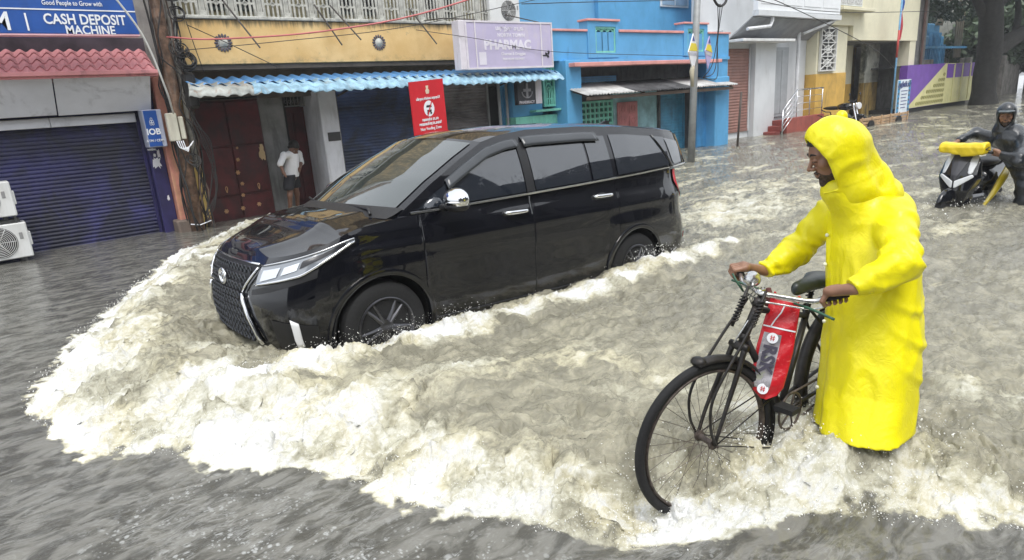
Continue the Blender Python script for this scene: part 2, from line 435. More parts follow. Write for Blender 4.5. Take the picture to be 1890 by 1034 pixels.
for r in range(4):
    for i in range(23):
        x = 2.43-i*.148+(r % 2)*.0; yy = 11.08+.145*(r)+.14; z_ = 2.50+.10*(r)+.085
        if r == 3 and i % 2: pass
        o = tl0 if first else tl0.copy()
        if not first: COL.objects.link(o)
        first = False; o.parent = cn
        o.location = (x, yy-base[1], z_+random.uniform(-.003, .003)); o.rotation_euler = (sl*1.0, 0, random.uniform(-.01, .01))
bx('canopy_back', (-2.4, 11.53, 2.46), (2.52, 11.9, 2.98), mat('dark_wall', (.10, .08, .10), .8, var=.4), A_)  # plain dark mottled wall
bx('wall_block', (2.303, 11.64, 2.47), (2.98, 12.9, 5.2), mat('stained_plaster', (.36, .34, .32), .8, var=.3, dirt=M_GRIME, dirt_amt=.8), A_)
S_b = thing('bank_signboard', 'big blue bank signboard with white lettering above the pink tiled canopy', 'sign', (0, 10.6, 2.9))
bx('board', (-2.2, 10.60, 2.925), (2.29, 10.78, 4.3), m_sign, S_b, .01)
bx('lower_edge', (-2.2, 10.592, 2.905), (2.29, 10.79, 2.924), mat('pink_edge', (.75, .45, .5), .5), S_b)
bx('divider', (-2.2, 10.594, 3.213), (2.287, 10.598, 3.228), m_wlet, S_b)
bx('divider', (1.018, 10.594, 2.96), (1.038, 10.598, 3.17), m_wlet, S_b)
text('lettering', 'CASH DEPOSIT', .175, (1.68, 10.594, 3.10), S_b, m_wlet, bold=.004, sx=.80)
text('lettering', 'MACHINE', .155, (1.71, 10.594, 2.968), S_b, m_wlet, bold=.003, sx=.84)
text('lettering', 'ATM', .30, (.60, 10.594, 3.06), S_b, m_wlet, bold=.006, sx=.85)
text('lettering', 'Good People to Grow with', .080, (1.57, 10.594, 3.30), S_b, m_wlet, bold=.001, sx=.75)
text('lettering', 'Indian Overseas Bank', .19, (1.53, 10.594, 3.44), S_b, m_wlet, bold=.003, sx=.66)
S_c = thing('bank_light_box', 'small blue vertical light box sign reading IOB beside the indigo shutter', 'sign', (2.36, 11.3, 1.6))
bx('box', (2.24, 11.26, 1.37), (2.50, 11.55, 1.93), mat('box_grey', (.45, .48, .6), .4), S_c, .01)
bx('front', (2.25, 11.25, 1.385), (2.43, 11.262, 1.915), m_sign, S_c)
text('lettering', 'IOB', .125, (2.34, 11.247, 1.60), S_c, m_wlet, bold=.004, sx=.95)
text('lettering', 'ATM / CDM', .048, (2.34, 11.247, 1.47), S_c, m_wlet, bold=.001)
m_ = MB()
for cx_, cz_ in ((2.325, 1.75), (2.355, 1.75), (2.34, 1.79), (2.325, 1.72), (2.355, 1.72)): m_.tube([(cx_+.014*math.cos(a), 11.246, cz_+.02*math.sin(a)) for a in np.linspace(0, 2*PI, 12)], .0035, 5)
m_.build('emblem', m_wlet, S_c)
# torn posters on the indigo pilaster
rg = np.random.default_rng(3)
def torn(cx, cz, wx, wz, y, n=26, seed=0):
    r_ = np.random.default_rng(seed); a = np.linspace(0, 2*PI, n, endpoint=False); k = r_.uniform(.55, 1.05, n)
    return [(cx+wx*k[i]*math.copysign(abs(math.cos(a[i]))**.6, math.cos(a[i])), cz+wz*k[i]*math.copysign(abs(math.sin(a[i]))**.6, math.sin(a[i]))) for i in range(n)]
m_ = MB()
for cx_, cz_, wx, wz, sd_ in ((2.33, 1.33, .07, .02, 1), (2.42, 1.26, .025, .08, 2), (2.37, 1.12, .07, .10, 3), (2.36, 1.24, .02, .03, 4), (2.43, .55, .02, .05, 6)): m_.prism(torn(cx_, cz_, wx, wz, 0, seed=sd_), 11.614, 11.6185, 1)
m_.build('torn_poster', m_wlet, A_)

# ---------------------------------------------------------------- 2. yellow building with the balustrade
def yellow_mat():
    t = NT('yellow_plaster'); c = t.coord(); n1 = t.noise(c, 1.6, 5, .6); st_ = t.noise(t.coord(scale=(9, 9, .8)), 1.4, 6, .7, .5); sp_ = t.noise(c, 7, 6, .7)
    sx_ = t.n('SeparateXYZ'); t.l(c, sx_.inputs[0]); z = sx_.outputs[2]
    top = t.ramp(z, 2.98, 3.30); f = t.math('MULTIPLY', t.ramp(t.math('ADD', t.math('MULTIPLY', st_, .6), t.math('MULTIPLY', top, .34)), .47, .70), .85)
    low = t.math('MULTIPLY', t.ramp(z, 2.74, 2.58), t.ramp(sp_, .45, .65))
    col = t.mix(t.ramp(n1, .3, .7), (.66, .43, .17), (.80, .57, .27)); col = t.mix(f, col, (.11, .095, .06)); col = t.mix(t.math('MULTIPLY', low, .6), col, (.25, .20, .11)); col = t.mix(t.math('MULTIPLY', t.ramp(sp_, .62, .7), .5), col, (.32, .26, .16))
    t.set(col=col, rough=.8, nor=t.bump(sp_, .3, .006)); return t.m
m_yel = yellow_mat()
m_yel2 = mat('yellow_pilaster', (.72, .52, .16), .7, var=.08, dirt=(.2, .15, .08), dirt_amt=.3)
m_gate = mat('maroon_gate', (.075, .008, .011), .45, var=.5, vscale=4, dirt=(.025, .015, .018), dirt_amt=.85, dirt_scale=(1.2, 1, .8), dirt_lo=.46)
m_grayp = mat('grey_plaster', (.20, .20, .20), .85, var=.25, dirt=(.05, .05, .05), dirt_amt=.7)
m_balu = mat('weathered_white', (.50, .50, .46), .8, var=.3, vscale=6, dirt=(.06, .06, .05), dirt_amt=.85, dirt_scale=(7, 7, 3), dirt_lo=.5)
m_navy = mat('navy_shutter', (.030, .055, .15), .42, var=.4, vscale=1, dirt=(.015, .017, .02), dirt_amt=.8, dirt_scale=(.8, 1, 1.2), dirt_lo=.4)
m_brownsh = mat('brown_grey_shutter', (.16, .145, .15), .5, var=.3, vscale=1.5, dirt=(.04, .035, .035), dirt_amt=.8, dirt_scale=(.8, 1, 1.2), dirt_lo=.42)
B_ = thing('yellow_building', 'two storey yellow building with a stained balustrade and closed shopfronts', 'building', (6.5, 11.7, 0))
bx('parapet', (2.985, 11.50, 2.58), (10.19, 11.70, 3.27), m_yel, B_, .01)
m_ = MB(); P = np.zeros((60, 4, 3)); xs = np.linspace(2.98, 10.2, 60)
bx('coping', (2.97, 11.46, 3.273), (10.2, 11.74, 3.325), m_balu, B_, .01)
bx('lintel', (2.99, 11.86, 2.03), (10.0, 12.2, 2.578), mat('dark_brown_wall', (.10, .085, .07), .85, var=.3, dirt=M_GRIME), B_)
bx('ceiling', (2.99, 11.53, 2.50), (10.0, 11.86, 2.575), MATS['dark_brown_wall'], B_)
bx('upper_wall', (2.98, 12.85, 3.33), (10.19, 13.1, 6.2), mat('dull_yellow_wall', (.48, .42, .25), .8, var=.2, dirt=(.1, .1, .08), dirt_amt=.6), B_)
bx('balcony_floor', (2.98, 11.71, 3.20), (10.19, 12.85, 3.26), m_grayp, B_)
for x0, x1 in ((3.9, 4.9), (6.2, 7.4), (8.4, 9.3)):
    f_ = bx('window', (x0, 12.80, 3.6), (x1, 12.848, 4.9), mat('dull_teal_wood', (.10, .12, .11), .6, var=.3), B_, .01)
    for k in range(3):
        xa = x0+.05+k*(x1-x0-.1)/3; bx('pane', (xa+.02, 12.785, 3.66), (xa+(x1-x0-.1)/3-.02, 12.798, 4.84), mat('dark_glass', (.02, .022, .025), .08, var=.1, bump=0), f_)
bx('top_rail', (2.98, 11.50, 4.32), (10.19, 11.70, 4.42), m_balu, B_, .01)
bx('upper_storey', (2.98, 11.6, 5.3), (10.19, 12.9, 8.0), m_yel, B_)
# balustrade: cast arches between fluted posts, cross bar with a ring
def arch_unit():
    m_ = MB(); w_, h_ = .36, .98; y = 0
    def arc(r, z0, top, rad, k=14):
        a = np.linspace(0, PI, k); pts = [(r, y, z0)]+[(r*math.cos(q), y, top+r*1.5*math.sin(q)) for q in a]+[(-r, y, z0)]
        m_.tube(np.array(pts), rad, 6)
    arc(.155, .0, .55, .027); arc(.080, .0, .50, .021)
    m_.box((-.165, -.015, .20), (.165, .015, .232)); m_.box((-.012, -.013, .0), (.012, .013, .66))
    a = np.linspace(0, 2*PI, 13)[:-1]; m_.tube(np.stack([.032*np.cos(a), np.full(12, -.02), .215+.032*np.sin(a)], 1), .009, 5, closed=True)
    for s_ in (-1, 1):
        for q in (.45, .95): m_.tube([(s_*.155*math.cos(q), y, .55+.235*math.sin(q)), (s_*.2*math.cos(q), y, .55+.34*math.sin(q))], .011, 5)
    return m_
def post_unit():
    m_ = MB(); m_.bbox((-.055, -.05, 0), (.055, .05, .08), .006); m_.bbox((-.05, -.045, .9), (.05, .045, .98), .006)
    for k in (-1, 0, 1): m_.bbox((-.014+k*.028, -.03+abs(k)*.008, .08), (.014+k*.028, .035, .90), .004)
    return m_
bo = origin_of(B_); U0 = None; W0 = None; pitch = .462; k = 0; x = 3.24
while x < 10.1:
    if U0 is None:
        U0 = arch_unit().build('balustrade_arch', m_balu, B_, smooth=45, local=True); W0 = post_unit().build('baluster', m_balu, B_, smooth=None, local=True); a_, b_ = U0, W0
    else: a_, b_ = inst(U0, (0, 0, 0), B_), inst(W0, (0, 0, 0), B_)
    a_.location = (x-bo[0], 11.60-bo[1], 3.325); b_.location = (x+pitch/2-bo[0], 11.60-bo[1], 3.326); x += pitch
# flower rosettes
def rosette(cx, cz):
    c0 = MB(); c0.lathe((cx, 11.50, cz), (0, -1, 0), [(0, .085), (.012, .075), (.02, .04), (.03, .03), (.034, .01)], 20); r_ = c0.build('rosette', m_balu, B_, smooth=40)
    pm = mat('petal_dark', (.10, .09, .11), .7, var=.3)
    me0 = None
    for i in range(16):
        a = i*2*PI/16
        if me0 is None:
            q = MB(); q.ball((0, 0, 0), (.020, .010, .034), 8); pt = q.build('petal', pm, r_, smooth=True, local=True); me0 = pt
        else: pt = me0.copy(); COL.objects.link(pt); pt.parent = r_
        of = origin_of(r_); pt.location = (cx+.112*math.sin(a)-of[0], 11.492-of[1], cz+.112*math.cos(a)-of[2]); pt.rotation_euler = (0, a, 0)
rosette(3.68, 2.91); rosette(6.54, 2.92)
# iron brackets that lean out from the coping
for x0, x1, z1 in ((3.80, 4.10, 2.79), (5.35, 5.55, 2.83), (5.65, 5.93, 2.92), (7.30, 7.55, 2.85)):
    m_ = MB().tube([(x0, 11.52, 3.55), (x1, 11.05, z1)], [.016, .013], 8); m_.build('iron_bracket', mat('dark_iron', (.07, .06, .055), .6, .2, var=.4), B_)
# awning of corrugated sheets, bent down at the eaves
m_aw = mat('blue_sheet', (.09, .25, .50), .5, var=.25, vscale=4, dirt=(.16, .12, .09), dirt_amt=.75, dirt_scale=(3, 2.2, 2), dirt_lo=.55)
m_aw2 = mat('pale_blue_sheet', (.30, .50, .64), .5, var=.4, vscale=5, dirt=(.22, .17, .10), dirt_amt=.7, dirt_scale=(5, 2, 2), dirt_lo=.53)  # weathered sheet; its paler tone also stands in for the brighter bend
m_aw3 = mat('rusty_sheet', (.36, .38, .36), .7, var=.4, vscale=5, dirt=(.2, .10, .05), dirt_amt=.7)
aw = thing('corrugated_awning', 'long blue corrugated sheet awning with pale ragged eaves over the shopfronts', 'awning', (6.5, 11.0, 2.2))
xe = np.linspace(2.95, 10.6, 9)
for i in range(8):
    z_ = .004*(i % 2); s_ = 0.03*math.sin(i*2.1)
    MB().grid(corr(xe[i]-.05, xe[i+1]+.05, [(11.55, 2.375+z_), (11.1, 2.285+z_), (10.86, 2.235+z_+s_*.2)], .022, .205, seed=i)).build('roof_sheet', m_aw, aw, smooth=True, solid=.004)
    P = corr(xe[i]-.06, xe[i+1]+.06, [(11.0, 2.275+z_), (10.84, 2.215+z_), (10.70, 2.15+z_), (10.60, 2.06+z_+s_*.3)], .015, .205, ragged=.03, seed=i+30)
    P[:, -1, 2] += 0.006*np.sin(np.arange(len(P))*1.7+i)+.005*np.sin(np.arange(len(P))*.6)
    P[:, :, 0] -= np.linspace(0, .12, 4)[None, :]
    MB().grid(P).build('eaves_sheet', m_aw3 if i == 0 else m_aw2, aw, smooth=True, solid=.004)
bx('purlin', (2.95, 10.86, 2.14), (10.5, 10.90, 2.19), mat('dark_timber', (.08, .055, .04), .8, var=.3), aw)
for x in (3.05, 5.7, 7.4, 9.5): MB().tube([(x, 10.9, 2.16), (x, 11.9, 1.98)], .018, 6).build('strut', MATS['dark_iron'], aw)
# ground floor
bx('pilaster', (2.80, 11.66, -.24), (3.03, 12.2, 2.06), m_yel2, B_, .012)
gt = bx('gate', (3.06, 11.90, -.20), (4.21, 11.93, 2.03), m_gate, B_)
bx('gate_frame', (3.035, 11.86, 2.035), (4.23, 11.98, 2.075), m_grayp, B_, .005)
for x0, x1 in ((3.075, 3.625), (3.645, 4.195)):
    for z0, z1 in ((-.18, .40), (.43, 1.25), (1.28, 2.0)):
        bx('gate_panel', (x0, 11.875, z0), (x1, 11.897, z1), m_gate, gt, .008)
m_orn = mat('faded_gold', (.55, .32, .16), .5, var=.3)
def orn(cx, cz, r, kind=0):
    m_ = MB()
    if kind == 0:
        m_.lathe((cx, 11.876, cz), (0, -1, 0), [(0, r*.5), (.012, r*.3)], 10)
        for i in range(6): a = i*PI/3; m_.ball((cx+r*.8*math.cos(a), 11.87, cz+r*.8*math.sin(a)), (r*.36, .008, r*.36), 6)
    else: m_.tube([(cx+r*.7*math.sin(a)*(.6+.4*math.cos(a)), 11.869, cz+r*1.5*math.cos(a)) for a in np.linspace(0, 2*PI, 14)], .006, 5)
    m_.build('gate_ornament', m_orn, gt, smooth=True)
for cx_, cz_, r_, k_ in ((3.35, .16, .035, 0), (3.64, .17, .035, 0), (3.93, .20, .035, 0), (3.42, .53, .035, 1), (3.98, .52, .035, 1), (3.68, .40, .03, 0), (3.70, .60, .03, 0), (3.66, .80, .035, 0), (3.70, 1.02, .03, 0), (3.72, 1.22, .02, 0)): orn(cx_, cz_, r_, k_)
m_ = MB().prism(torn(4.13, 1.10, .055, .15, 0, seed=9), 11.862, 11.872, 1); m_.build('faded_sticker', mat('tan_paper', (.5, .36, .2), .8), gt)
bx('wall_bay', (4.235, 11.96, -.24), (4.68, 12.3, 2.6), m_grayp, B_)
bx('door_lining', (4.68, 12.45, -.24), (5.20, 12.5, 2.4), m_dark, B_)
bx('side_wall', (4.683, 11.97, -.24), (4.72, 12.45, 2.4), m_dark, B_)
dr = bx('door', (4.725, 12.30, -.2), (5.20, 12.34, 1.85), m_gate, B_)
bx('step', (4.69, 11.70, -.24), (5.20, 12.29, -.05), m_grayp, B_, .02)
for z0, z1 in ((.1, .8), (.9, 1.75)):
    for x0, x1 in ((4.76, 4.94), (4.98, 5.16)): bx('door_panel', (x0, 12.285, z0), (x1, 12.298, z1), m_gate, dr, .006)
tr = MB(); bar_frame(tr, 4.72, 5.20, 1.86, 2.10, 12.20, 12.25, .02)
for i in range(1, 7): tr.box((4.72+i*.07, 12.21, 1.88), (4.735+i*.07, 12.235, 2.08))
for i in range(6): tr.tube([(4.765+i*.07+.02*math.cos(a), 12.20, 1.95+.03*math.sin(a)) for a in np.linspace(0, 2*PI, 10)], .005, 5)
tr.build('transom_grille', mat('grey_grille', (.30, .29, .29), .6), B_)
bx('pillar', (5.205, 11.58, -.24), (5.555, 12.5, 2.10), mat('white_pillar', (.68, .69, .74), .6, var=.1, dirt=(.2, .2, .2), dirt_amt=.35), B_, .012)
pq = bx('plaque', (5.29, 11.565, 1.19), (5.54, 11.578, 1.35), mat('dark_plaque', (.06, .06, .065), .4), B_, .004)
shutter(B_, 5.65, 7.30, -.2, 2.16, 11.80, m_navy, .060, .012, frame=m_grayp)
bx('pillar', (7.36, 11.70, -.24), (7.44, 12.2, 2.2), m_grayp, B_, .01)
shutter(B_, 7.50, 9.25, -.2, 2.16, 11.80, m_brownsh, .060, .012, frame=m_grayp)
MB().cyl((9.38, 11.5, -.24), (9.38, 11.5, 2.15), .035).build('post', mat('grey_post', (.33, .34, .36), .5, .2), B_, smooth=40)
MB().cyl((9.60, 11.5, -.24), (9.60, 11.5, 2.15), .030).build('post', MATS['grey_post'], B_, smooth=40)
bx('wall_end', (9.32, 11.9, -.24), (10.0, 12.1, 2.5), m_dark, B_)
# pharmacy signboard
m_lav = mat('faded_lavender', (.52, .47, .66), .5, var=.08, vscale=2, dirt=(.60, .55, .62), dirt_amt=.6, dirt_scale=(2, 2, 1), bump=.05)
m_lavw = mat('faded_lettering', (.74, .71, .80), .5, var=.08, bump=0)
m_fr = mat('pale_sign_frame', (.72, .68, .74), .5, var=.1, dirt=(.3, .2, .12), dirt_amt=.6, dirt_scale=(6, 6, 1), dirt_lo=.58)
PH = thing('pharmacy_signboard', 'faded lavender pharmacy light box sign standing on the blue awning', 'sign', (9.1, 10.9, 2.75))
bx('box', (7.86, 10.72, 2.335), (10.33, 10.95, 3.25), m_fr, PH, .01)
bx('face', (8.04, 10.705, 2.37), (10.29, 10.717, 3.21), m_lav, PH)
m_ = MB(); bar_frame(m_, 8.0, 10.33, 2.335, 3.25, 10.695, 10.717, .035); m_.build('frame', m_fr, PH)
for x in (8.22, 9.98): bx('frame_strap', (x, 10.69, 2.34), (x+.03, 10.7, 3.24), m_fr, PH)
text('lettering', 'PHARMAC', .25, (9.07, 10.703, 2.79), PH, m_lavw, bold=.012, sx=1.08)
text('lettering', 'NORTH TOWN', .095, (9.17, 10.703, 2.98), PH, m_lavw, bold=.004, sx=1.1)
text('lettering', 'மருந்து கடை', .11, (9.15, 10.703, 3.11), PH, m_lavw, bold=.004, sx=1.0)
text('lettering', 'Chemist & Druggist', .075, (9.20, 10.703, 2.62), PH, m_lavw, bold=.003, sx=1.1)
text('lettering', 'FREE HOME DELIVERY', .055, (9.20, 10.703, 2.52), PH, m_lavw, bold=.003, sx=1.1)
bx('sticker', (8.30, 10.701, 2.42), (8.48, 10.704, 2.66), m_lavw, PH)
m_ = MB()
for i, (cx_, cz_, wx, wz) in enumerate(((10.13, 2.60, .05, .05), (10.2, 2.64, .03, .05), (10.06, 2.58, .05, .015), (10.18, 2.56, .035, .03))): m_.prism(torn(cx_, cz_, wx, wz, 0, seed=20+i), 10.698, 10.7035, 1)
m_.build('torn_hole', mat('black_hole', (.02, .02, .025), .8), PH)
MB().tube([(7.6, 11.5, 3.33), (7.66, 10.9, 3.30), (8.3, 10.75, 3.27)], .012, 6).build('stay_rod', MATS['dark_iron'], PH)
MB().tube([(9.7, 11.5, 3.5), (10.05, 10.8, 3.26)], .012, 6).build('stay_rod', MATS['dark_iron'], PH)
PB = thing('pharmacy_light_box', 'small dark pharmacy light box with a cross, hung under the end of the awning', 'sign', (9.9, 11.0, 1.8))
bx('box', (9.50, 11.0, 1.585), (10.20, 11.12, 2.10), mat('dark_box', (.035, .035, .045), .4), PB, .01)
bx('side', (10.02, 10.985, 1.59), (10.20, 10.998, 2.10), m_fr, PB)
m_ = MB(); m_.box((9.74, 10.985, 1.73), (9.80, 10.996, 2.03)); m_.box((9.66, 10.984, 1.86), (9.88, 10.995, 1.92))
m_.tube([(9.77+.15*math.cos(a), 10.99, 1.86+.13*math.sin(a)) for a in np.linspace(PI, 2*PI, 12)], .014, 5); m_.build('emblem', mat('grey_emblem', (.3, .29, .32), .5), PB)
text('lettering', 'PHARMACY', .085, (9.76, 10.995, 1.635), PB, m_fr, bold=.002)

# ---------------------------------------------------------------- 3. blue and teal building
m_blue = mat('sky_blue_plaster', (.105, .37, .66), .7, var=.12, vscale=1.5, dirt=(.03, .10, .20), dirt_amt=.45, dirt_scale=(4, 4, .8), dirt_lo=.56)
m_blue2 = mat('blue_upper_wall', (.15, .42, .70), .7, var=.14, vscale=.6, dirt=(.04, .14, .3), dirt_amt=.4, dirt_scale=(2, 2, .6), dirt_lo=.56)
m_teal = mat('teal_grille', (.22, .62, .50), .6, var=.15, dirt=(.05, .2, .2), dirt_amt=.4)
m_tealw = mat('teal_wall', (.10, .42, .42), .7, var=.3, vscale=5, dirt=(.16, .14, .10), dirt_amt=.8, dirt_scale=(4, 4, 2.5), dirt_lo=.5)
m_pink = mat('pink_ledge', (.72, .33, .30), .7, var=.15, dirt=(.12, .09, .09), dirt_amt=.8, dirt_scale=(3, 3, 3), dirt_lo=.56)
m_bshut = mat('blue_shutter', (.045, .24, .40), .45, var=.3, dirt=(.03, .08, .12), dirt_amt=.6)
m_bdoor = mat('blue_door', (.06, .27, .55), .5, var=.15, dirt=(.03, .1, .2), dirt_amt=.4)
m_dkgrey = mat('dark_grey', (.085, .085, .09), .85, var=.5, vscale=2.5, dirt=(.02, .02, .02), dirt_amt=.8)  # dark grey with darker blotches
Cb = thing('blue_building', 'bright blue house with teal grilles and a stained pink ledge over its shopfronts', 'building', (14, 11.2, 0))
bx('parapet_wall', (10.50, 11.20, 2.50), (18.0, 11.4, 3.14), m_blue, Cb)
for x0, x1, z0, z1 in ((10.48, 11.93, 3.143, 3.19), (13.07, 15.73, 3.143, 3.20), (16.88, 18.02, 3.143, 3.19)): bx('coping', (x0, 11.15, z0), (x1, 11.44, z1), m_pink, Cb, .006)
for x0, x1, j0, j1 in ((11.95, 13.05, 12.22, 12.95), (15.75, 16.86, 15.93, 16.70)):
    pw = MB(); pw.box((x0, 11.17, 2.55), (j0, 11.45, 3.38)); pw.box((j1, 11.17, 2.55), (x1, 11.45, 3.38)); pw.box((j0, 11.171, 3.26), (j1, 11.449, 3.379)); pw.box((j0, 11.171, 2.551), (j1, 11.449, 2.66)); pw.build('grille_pier', m_blue, Cb)
    bx('pier_cap', (x0-.03, 11.13, 3.383), (x1+.03, 11.48, 3.43), m_pink, Cb, .006)
    jali_scroll(j0, j1, 2.66, 3.26, 11.20, .05, 0).build('grille', m_teal, Cb, smooth=40)
    bx('grille_back', (j0, 11.36, 2.66), (j1, 11.40, 3.26), m_tealw, Cb)
bx('upper_wall', (10.20, 13.5, 3.0), (20.6, 13.8, 7.5), m_blue2, Cb)
bx('upper_step', (14.75, 13.35, 3.0), (20.6, 13.497, 7.5), m_blue, Cb)
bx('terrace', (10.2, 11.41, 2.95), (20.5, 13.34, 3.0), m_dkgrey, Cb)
wn = bx('window', (17.55, 13.30, 4.18), (19.0, 13.345, 4.9), mat('pale_frame', (.65, .72, .78), .5), Cb, .01)
for x0 in (17.62, 18.30): bx('pane', (x0, 13.285, 4.24), (x0+.62, 13.298, 4.84), mat('pale_blue_pane', (.30, .45, .62), .2), wn)
bx('ledge', (11.1, 10.80, 2.34), (17.05, 11.195, 2.43), m_pink, Cb, .01)
bx('lintel', (11.1, 11.16, 2.44), (18.0, 11.197, 2.52), m_blue, Cb)
bx('left_column', (11.00, 11.0, -.24), (11.50, 11.6, 2.497), m_blue, Cb, .01)
bx('right_column', (16.62, 10.72, -.24), (17.32, 11.9, 1.95), m_blue, Cb, .02)
bx('right_wall', (16.9, 11.22, 1.953), (18.0, 11.9, 2.497), m_blue, Cb)
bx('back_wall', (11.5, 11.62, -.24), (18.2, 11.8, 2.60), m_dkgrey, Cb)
bx('vent_board', (11.75, 11.57, 1.92), (13.4, 11.615, 2.14), m_bdoor, Cb, .01)
for k in range(4): bx('louvre', (11.8, 11.545, 1.945+k*.045), (13.35, 11.567, 1.965+k*.045), m_bshut, Cb)
# left windows
sb = MB(); sb.box((9.70, 11.35, 1.05), (10.998, 11.7, 1.32)); sb.build('window_sill', m_teal, Cb)
bx('rear_wall', (9.66, 11.72, -.24), (11.5, 11.8, 2.95), m_blue, Cb)
bx('low_wall', (9.72, 11.40, -.24), (10.998, 11.7, 1.047), m_tealw, Cb)
bx('pier', (9.70, 11.42, 1.323), (10.60, 11.7, 2.95), m_blue, Cb)
jali_scroll(10.62, 10.99, 1.50, 2.12, 11.38, .05, 1).build('grille', m_teal, Cb, smooth=40)
bx('grille_back', (10.62, 11.5, 1.50), (10.99, 11.55, 2.95), m_tealw, Cb)
jali_scroll(10.62, 10.99, 2.26, 2.86, 11.38, .05, 1).build('grille', m_teal, Cb, smooth=40)
bx('sill', (10.55, 11.2, 2.16), (10.998, 11.5, 2.21), m_teal, Cb, .005); bx('sill', (10.2, 11.2, 1.40), (10.998, 11.5, 1.45), m_teal, Cb, .005)
# under the lean-to: pierced block wall, pink window, shutter, door
jl = MB(); nx_, nz_ = 9, 6; x0, x1, z0, z1 = 11.55, 13.02, .70, 1.52; cw = (x1-x0)/nx_; ch_ = (z1-z0)/nz_
for i in range(nx_+1): jl.box((x0+i*cw-.028, 11.40, z0), (x0+i*cw+.028, 11.46, z1))
for j in range(nz_+1): jl.box((x0-.028, 11.402, z0+j*ch_-.026), (x1+.028, 11.458, z0+j*ch_+.026))
jl.build('pierced_blocks', m_teal, Cb)
bx('front_wall', (11.5, 11.38, -.24), (14.9, 11.5, .67), m_tealw, Cb)
bx('front_wall', (13.06, 11.40, .673), (14.85, 11.5, 1.75), mat('pale_teal_plaster', (.30, .52, .58), .7, var=.3, vscale=3, dirt=(.12, .3, .3), dirt_amt=.7), Cb)
pw = bx('window', (13.18, 11.36, .80), (13.98, 11.398, 1.46), mat('rose_window', (.62, .22, .22), .6, var=.25, dirt=(.06, .02, .03), dirt_amt=.5), Cb, .008)
for i in range(2):
    for j in range(2):
        cx_, cz_ = 13.38+i*.40, .97+j*.32; q = MB(); q.bbox((cx_-.15, 11.345, cz_-.13), (cx_+.15, 11.358, cz_+.13), .006)
        q.tube([(cx_+.07*math.cos(a), 11.343, cz_+.08*math.sin(a)) for a in np.linspace(0, 2*PI, 12)], .009, 5); q.build('shutter_leaf', MATS['rose_window'], pw)
bx('pier', (14.853, 11.33, -.24), (14.92, 11.5, 1.75), m_dkgrey, Cb)
shutter(Cb, 14.98, 16.02, -.2, 1.62, 11.40, m_bshut, .075, .012)
bx('pier', (16.07, 11.2, -.24), (16.14, 11.6, 1.8), m_dkgrey, Cb)
db = bx('door', (16.16, 11.02, -.05), (16.92, 11.06, 1.60), m_bdoor, Cb)
for z0, z1 in ((.05, .75), (.85, 1.5)): bx('door_panel', (16.22, 11.008, z0), (16.58, 11.018, z1), m_bdoor, db, .005)
bx('threshold', (16.1, 10.95, -.24), (16.6, 11.2, -.06), mat('pale_step', (.5, .5, .48), .8), Cb, .01)
m_zinc = mat('zinc_sheet', (.48, .48, .47), .55, .2, var=.3, vscale=2, dirt=(.12, .11, .10), dirt_amt=.7, dirt_scale=(2, 1, 1), dirt_lo=.52)
lt = thing('lean_to_roof', 'low lean-to roof of weathered corrugated zinc on the blue shopfronts', 'roof', (14, 10.8, 1.75))
for i, (x0, x1, m__) in enumerate(((11.1, 12.9, m_zinc), (12.8, 14.4, m_dkgrey), (14.3, 15.7, m_dkgrey), (15.2, 17.25, m_zinc))):
    sg = .0 if i in (0, 3) else -.0
    MB().grid(corr(x0, x1, [(11.55, 1.99+sg), (11.0, 1.86+sg), (10.42, 1.70+sg+.003*i)], .016, .105, seed=i, ragged=.02)).build('roof_sheet', m__, lt, smooth=True, solid=.004)
for x in (11.2, 13.2, 15.2, 17.1): MB().tube([(x, 10.5, 1.66), (x, 11.4, 1.90)], .02, 6).build('rafter', MATS['dark_timber'], lt)
bx('fascia', (11.1, 10.46, 1.58), (17.1, 10.49, 1.66), MATS['dark_timber'], lt)

# ---------------------------------------------------------------- 4. white building
m_w1 = mat('white_plaster', (.66, .68, .70), .7, var=.08, vscale=1.2, dirt=(.35, .34, .33), dirt_amt=.5, dirt_scale=(3, 3, .8), dirt_lo=.55)
m_brs = mat('brick_brown_shutter', (.30, .15, .12), .55, var=.2)
m_gd = mat('grey_door', (.36, .38, .40), .55, var=.12)
m_red = mat('red_oxide', (.26, .055, .045), .6, var=.2, dirt=(.1, .04, .03), dirt_amt=.5)
D_ = thing('white_building', 'white two storey building with a brown shutter, a grey door and red oxide steps', 'building', (21, 11.6, 0))
bx('wall', (18.35, 11.62, -.24), (23.60, 14, 3.3), m_w1, D_)
shutter(D_, 18.55, 19.80, .25, 2.80, 11.60, m_brs, .09, .015, frame=m_w1)
bx('pier', (19.88, 11.40, -.24), (21.15, 11.618, 2.95), m_w1, D_, .01)
gd = bx('door', (21.25, 11.55, .55), (22.25, 11.60, 2.80), m_gd, D_)
bx('door_panel', (21.35, 11.535, .65), (21.75, 11.548, 2.7), m_gd, gd, .005); bx('door_panel', (21.79, 11.535, .65), (22.17, 11.548, 2.7), m_gd, gd, .005)
bx('door_frame', (21.17, 11.50, .3), (21.235, 11.63, 2.95), m_w1, D_, .005)
bx('sunshade', (18.3, 10.9, 2.92), (21.4, 11.61, 3.0), mat('pale_plaster2', (.75, .76, .76), .7), D_, .01)
MB().cyl((22.5, 11.35, .2), (22.5, 11.35, 3.3), .06).build('drain_pipe', WHT, D_, smooth=40)
MB().tube([(18.4, 10.85, 3.25), (19.6, 10.80, 3.34), (19.72, 10.8, 3.5), (19.72, 10.8, 3.9)], .05, 8).build('drain_pipe', WHT, D_, smooth=40)
MB().tube([(22.5, 11.2, 3.2), (23.3, 10.85, 3.45), (23.9, 10.8, 3.6)], .045, 8).build('drain_pipe', WHT, D_, smooth=40)
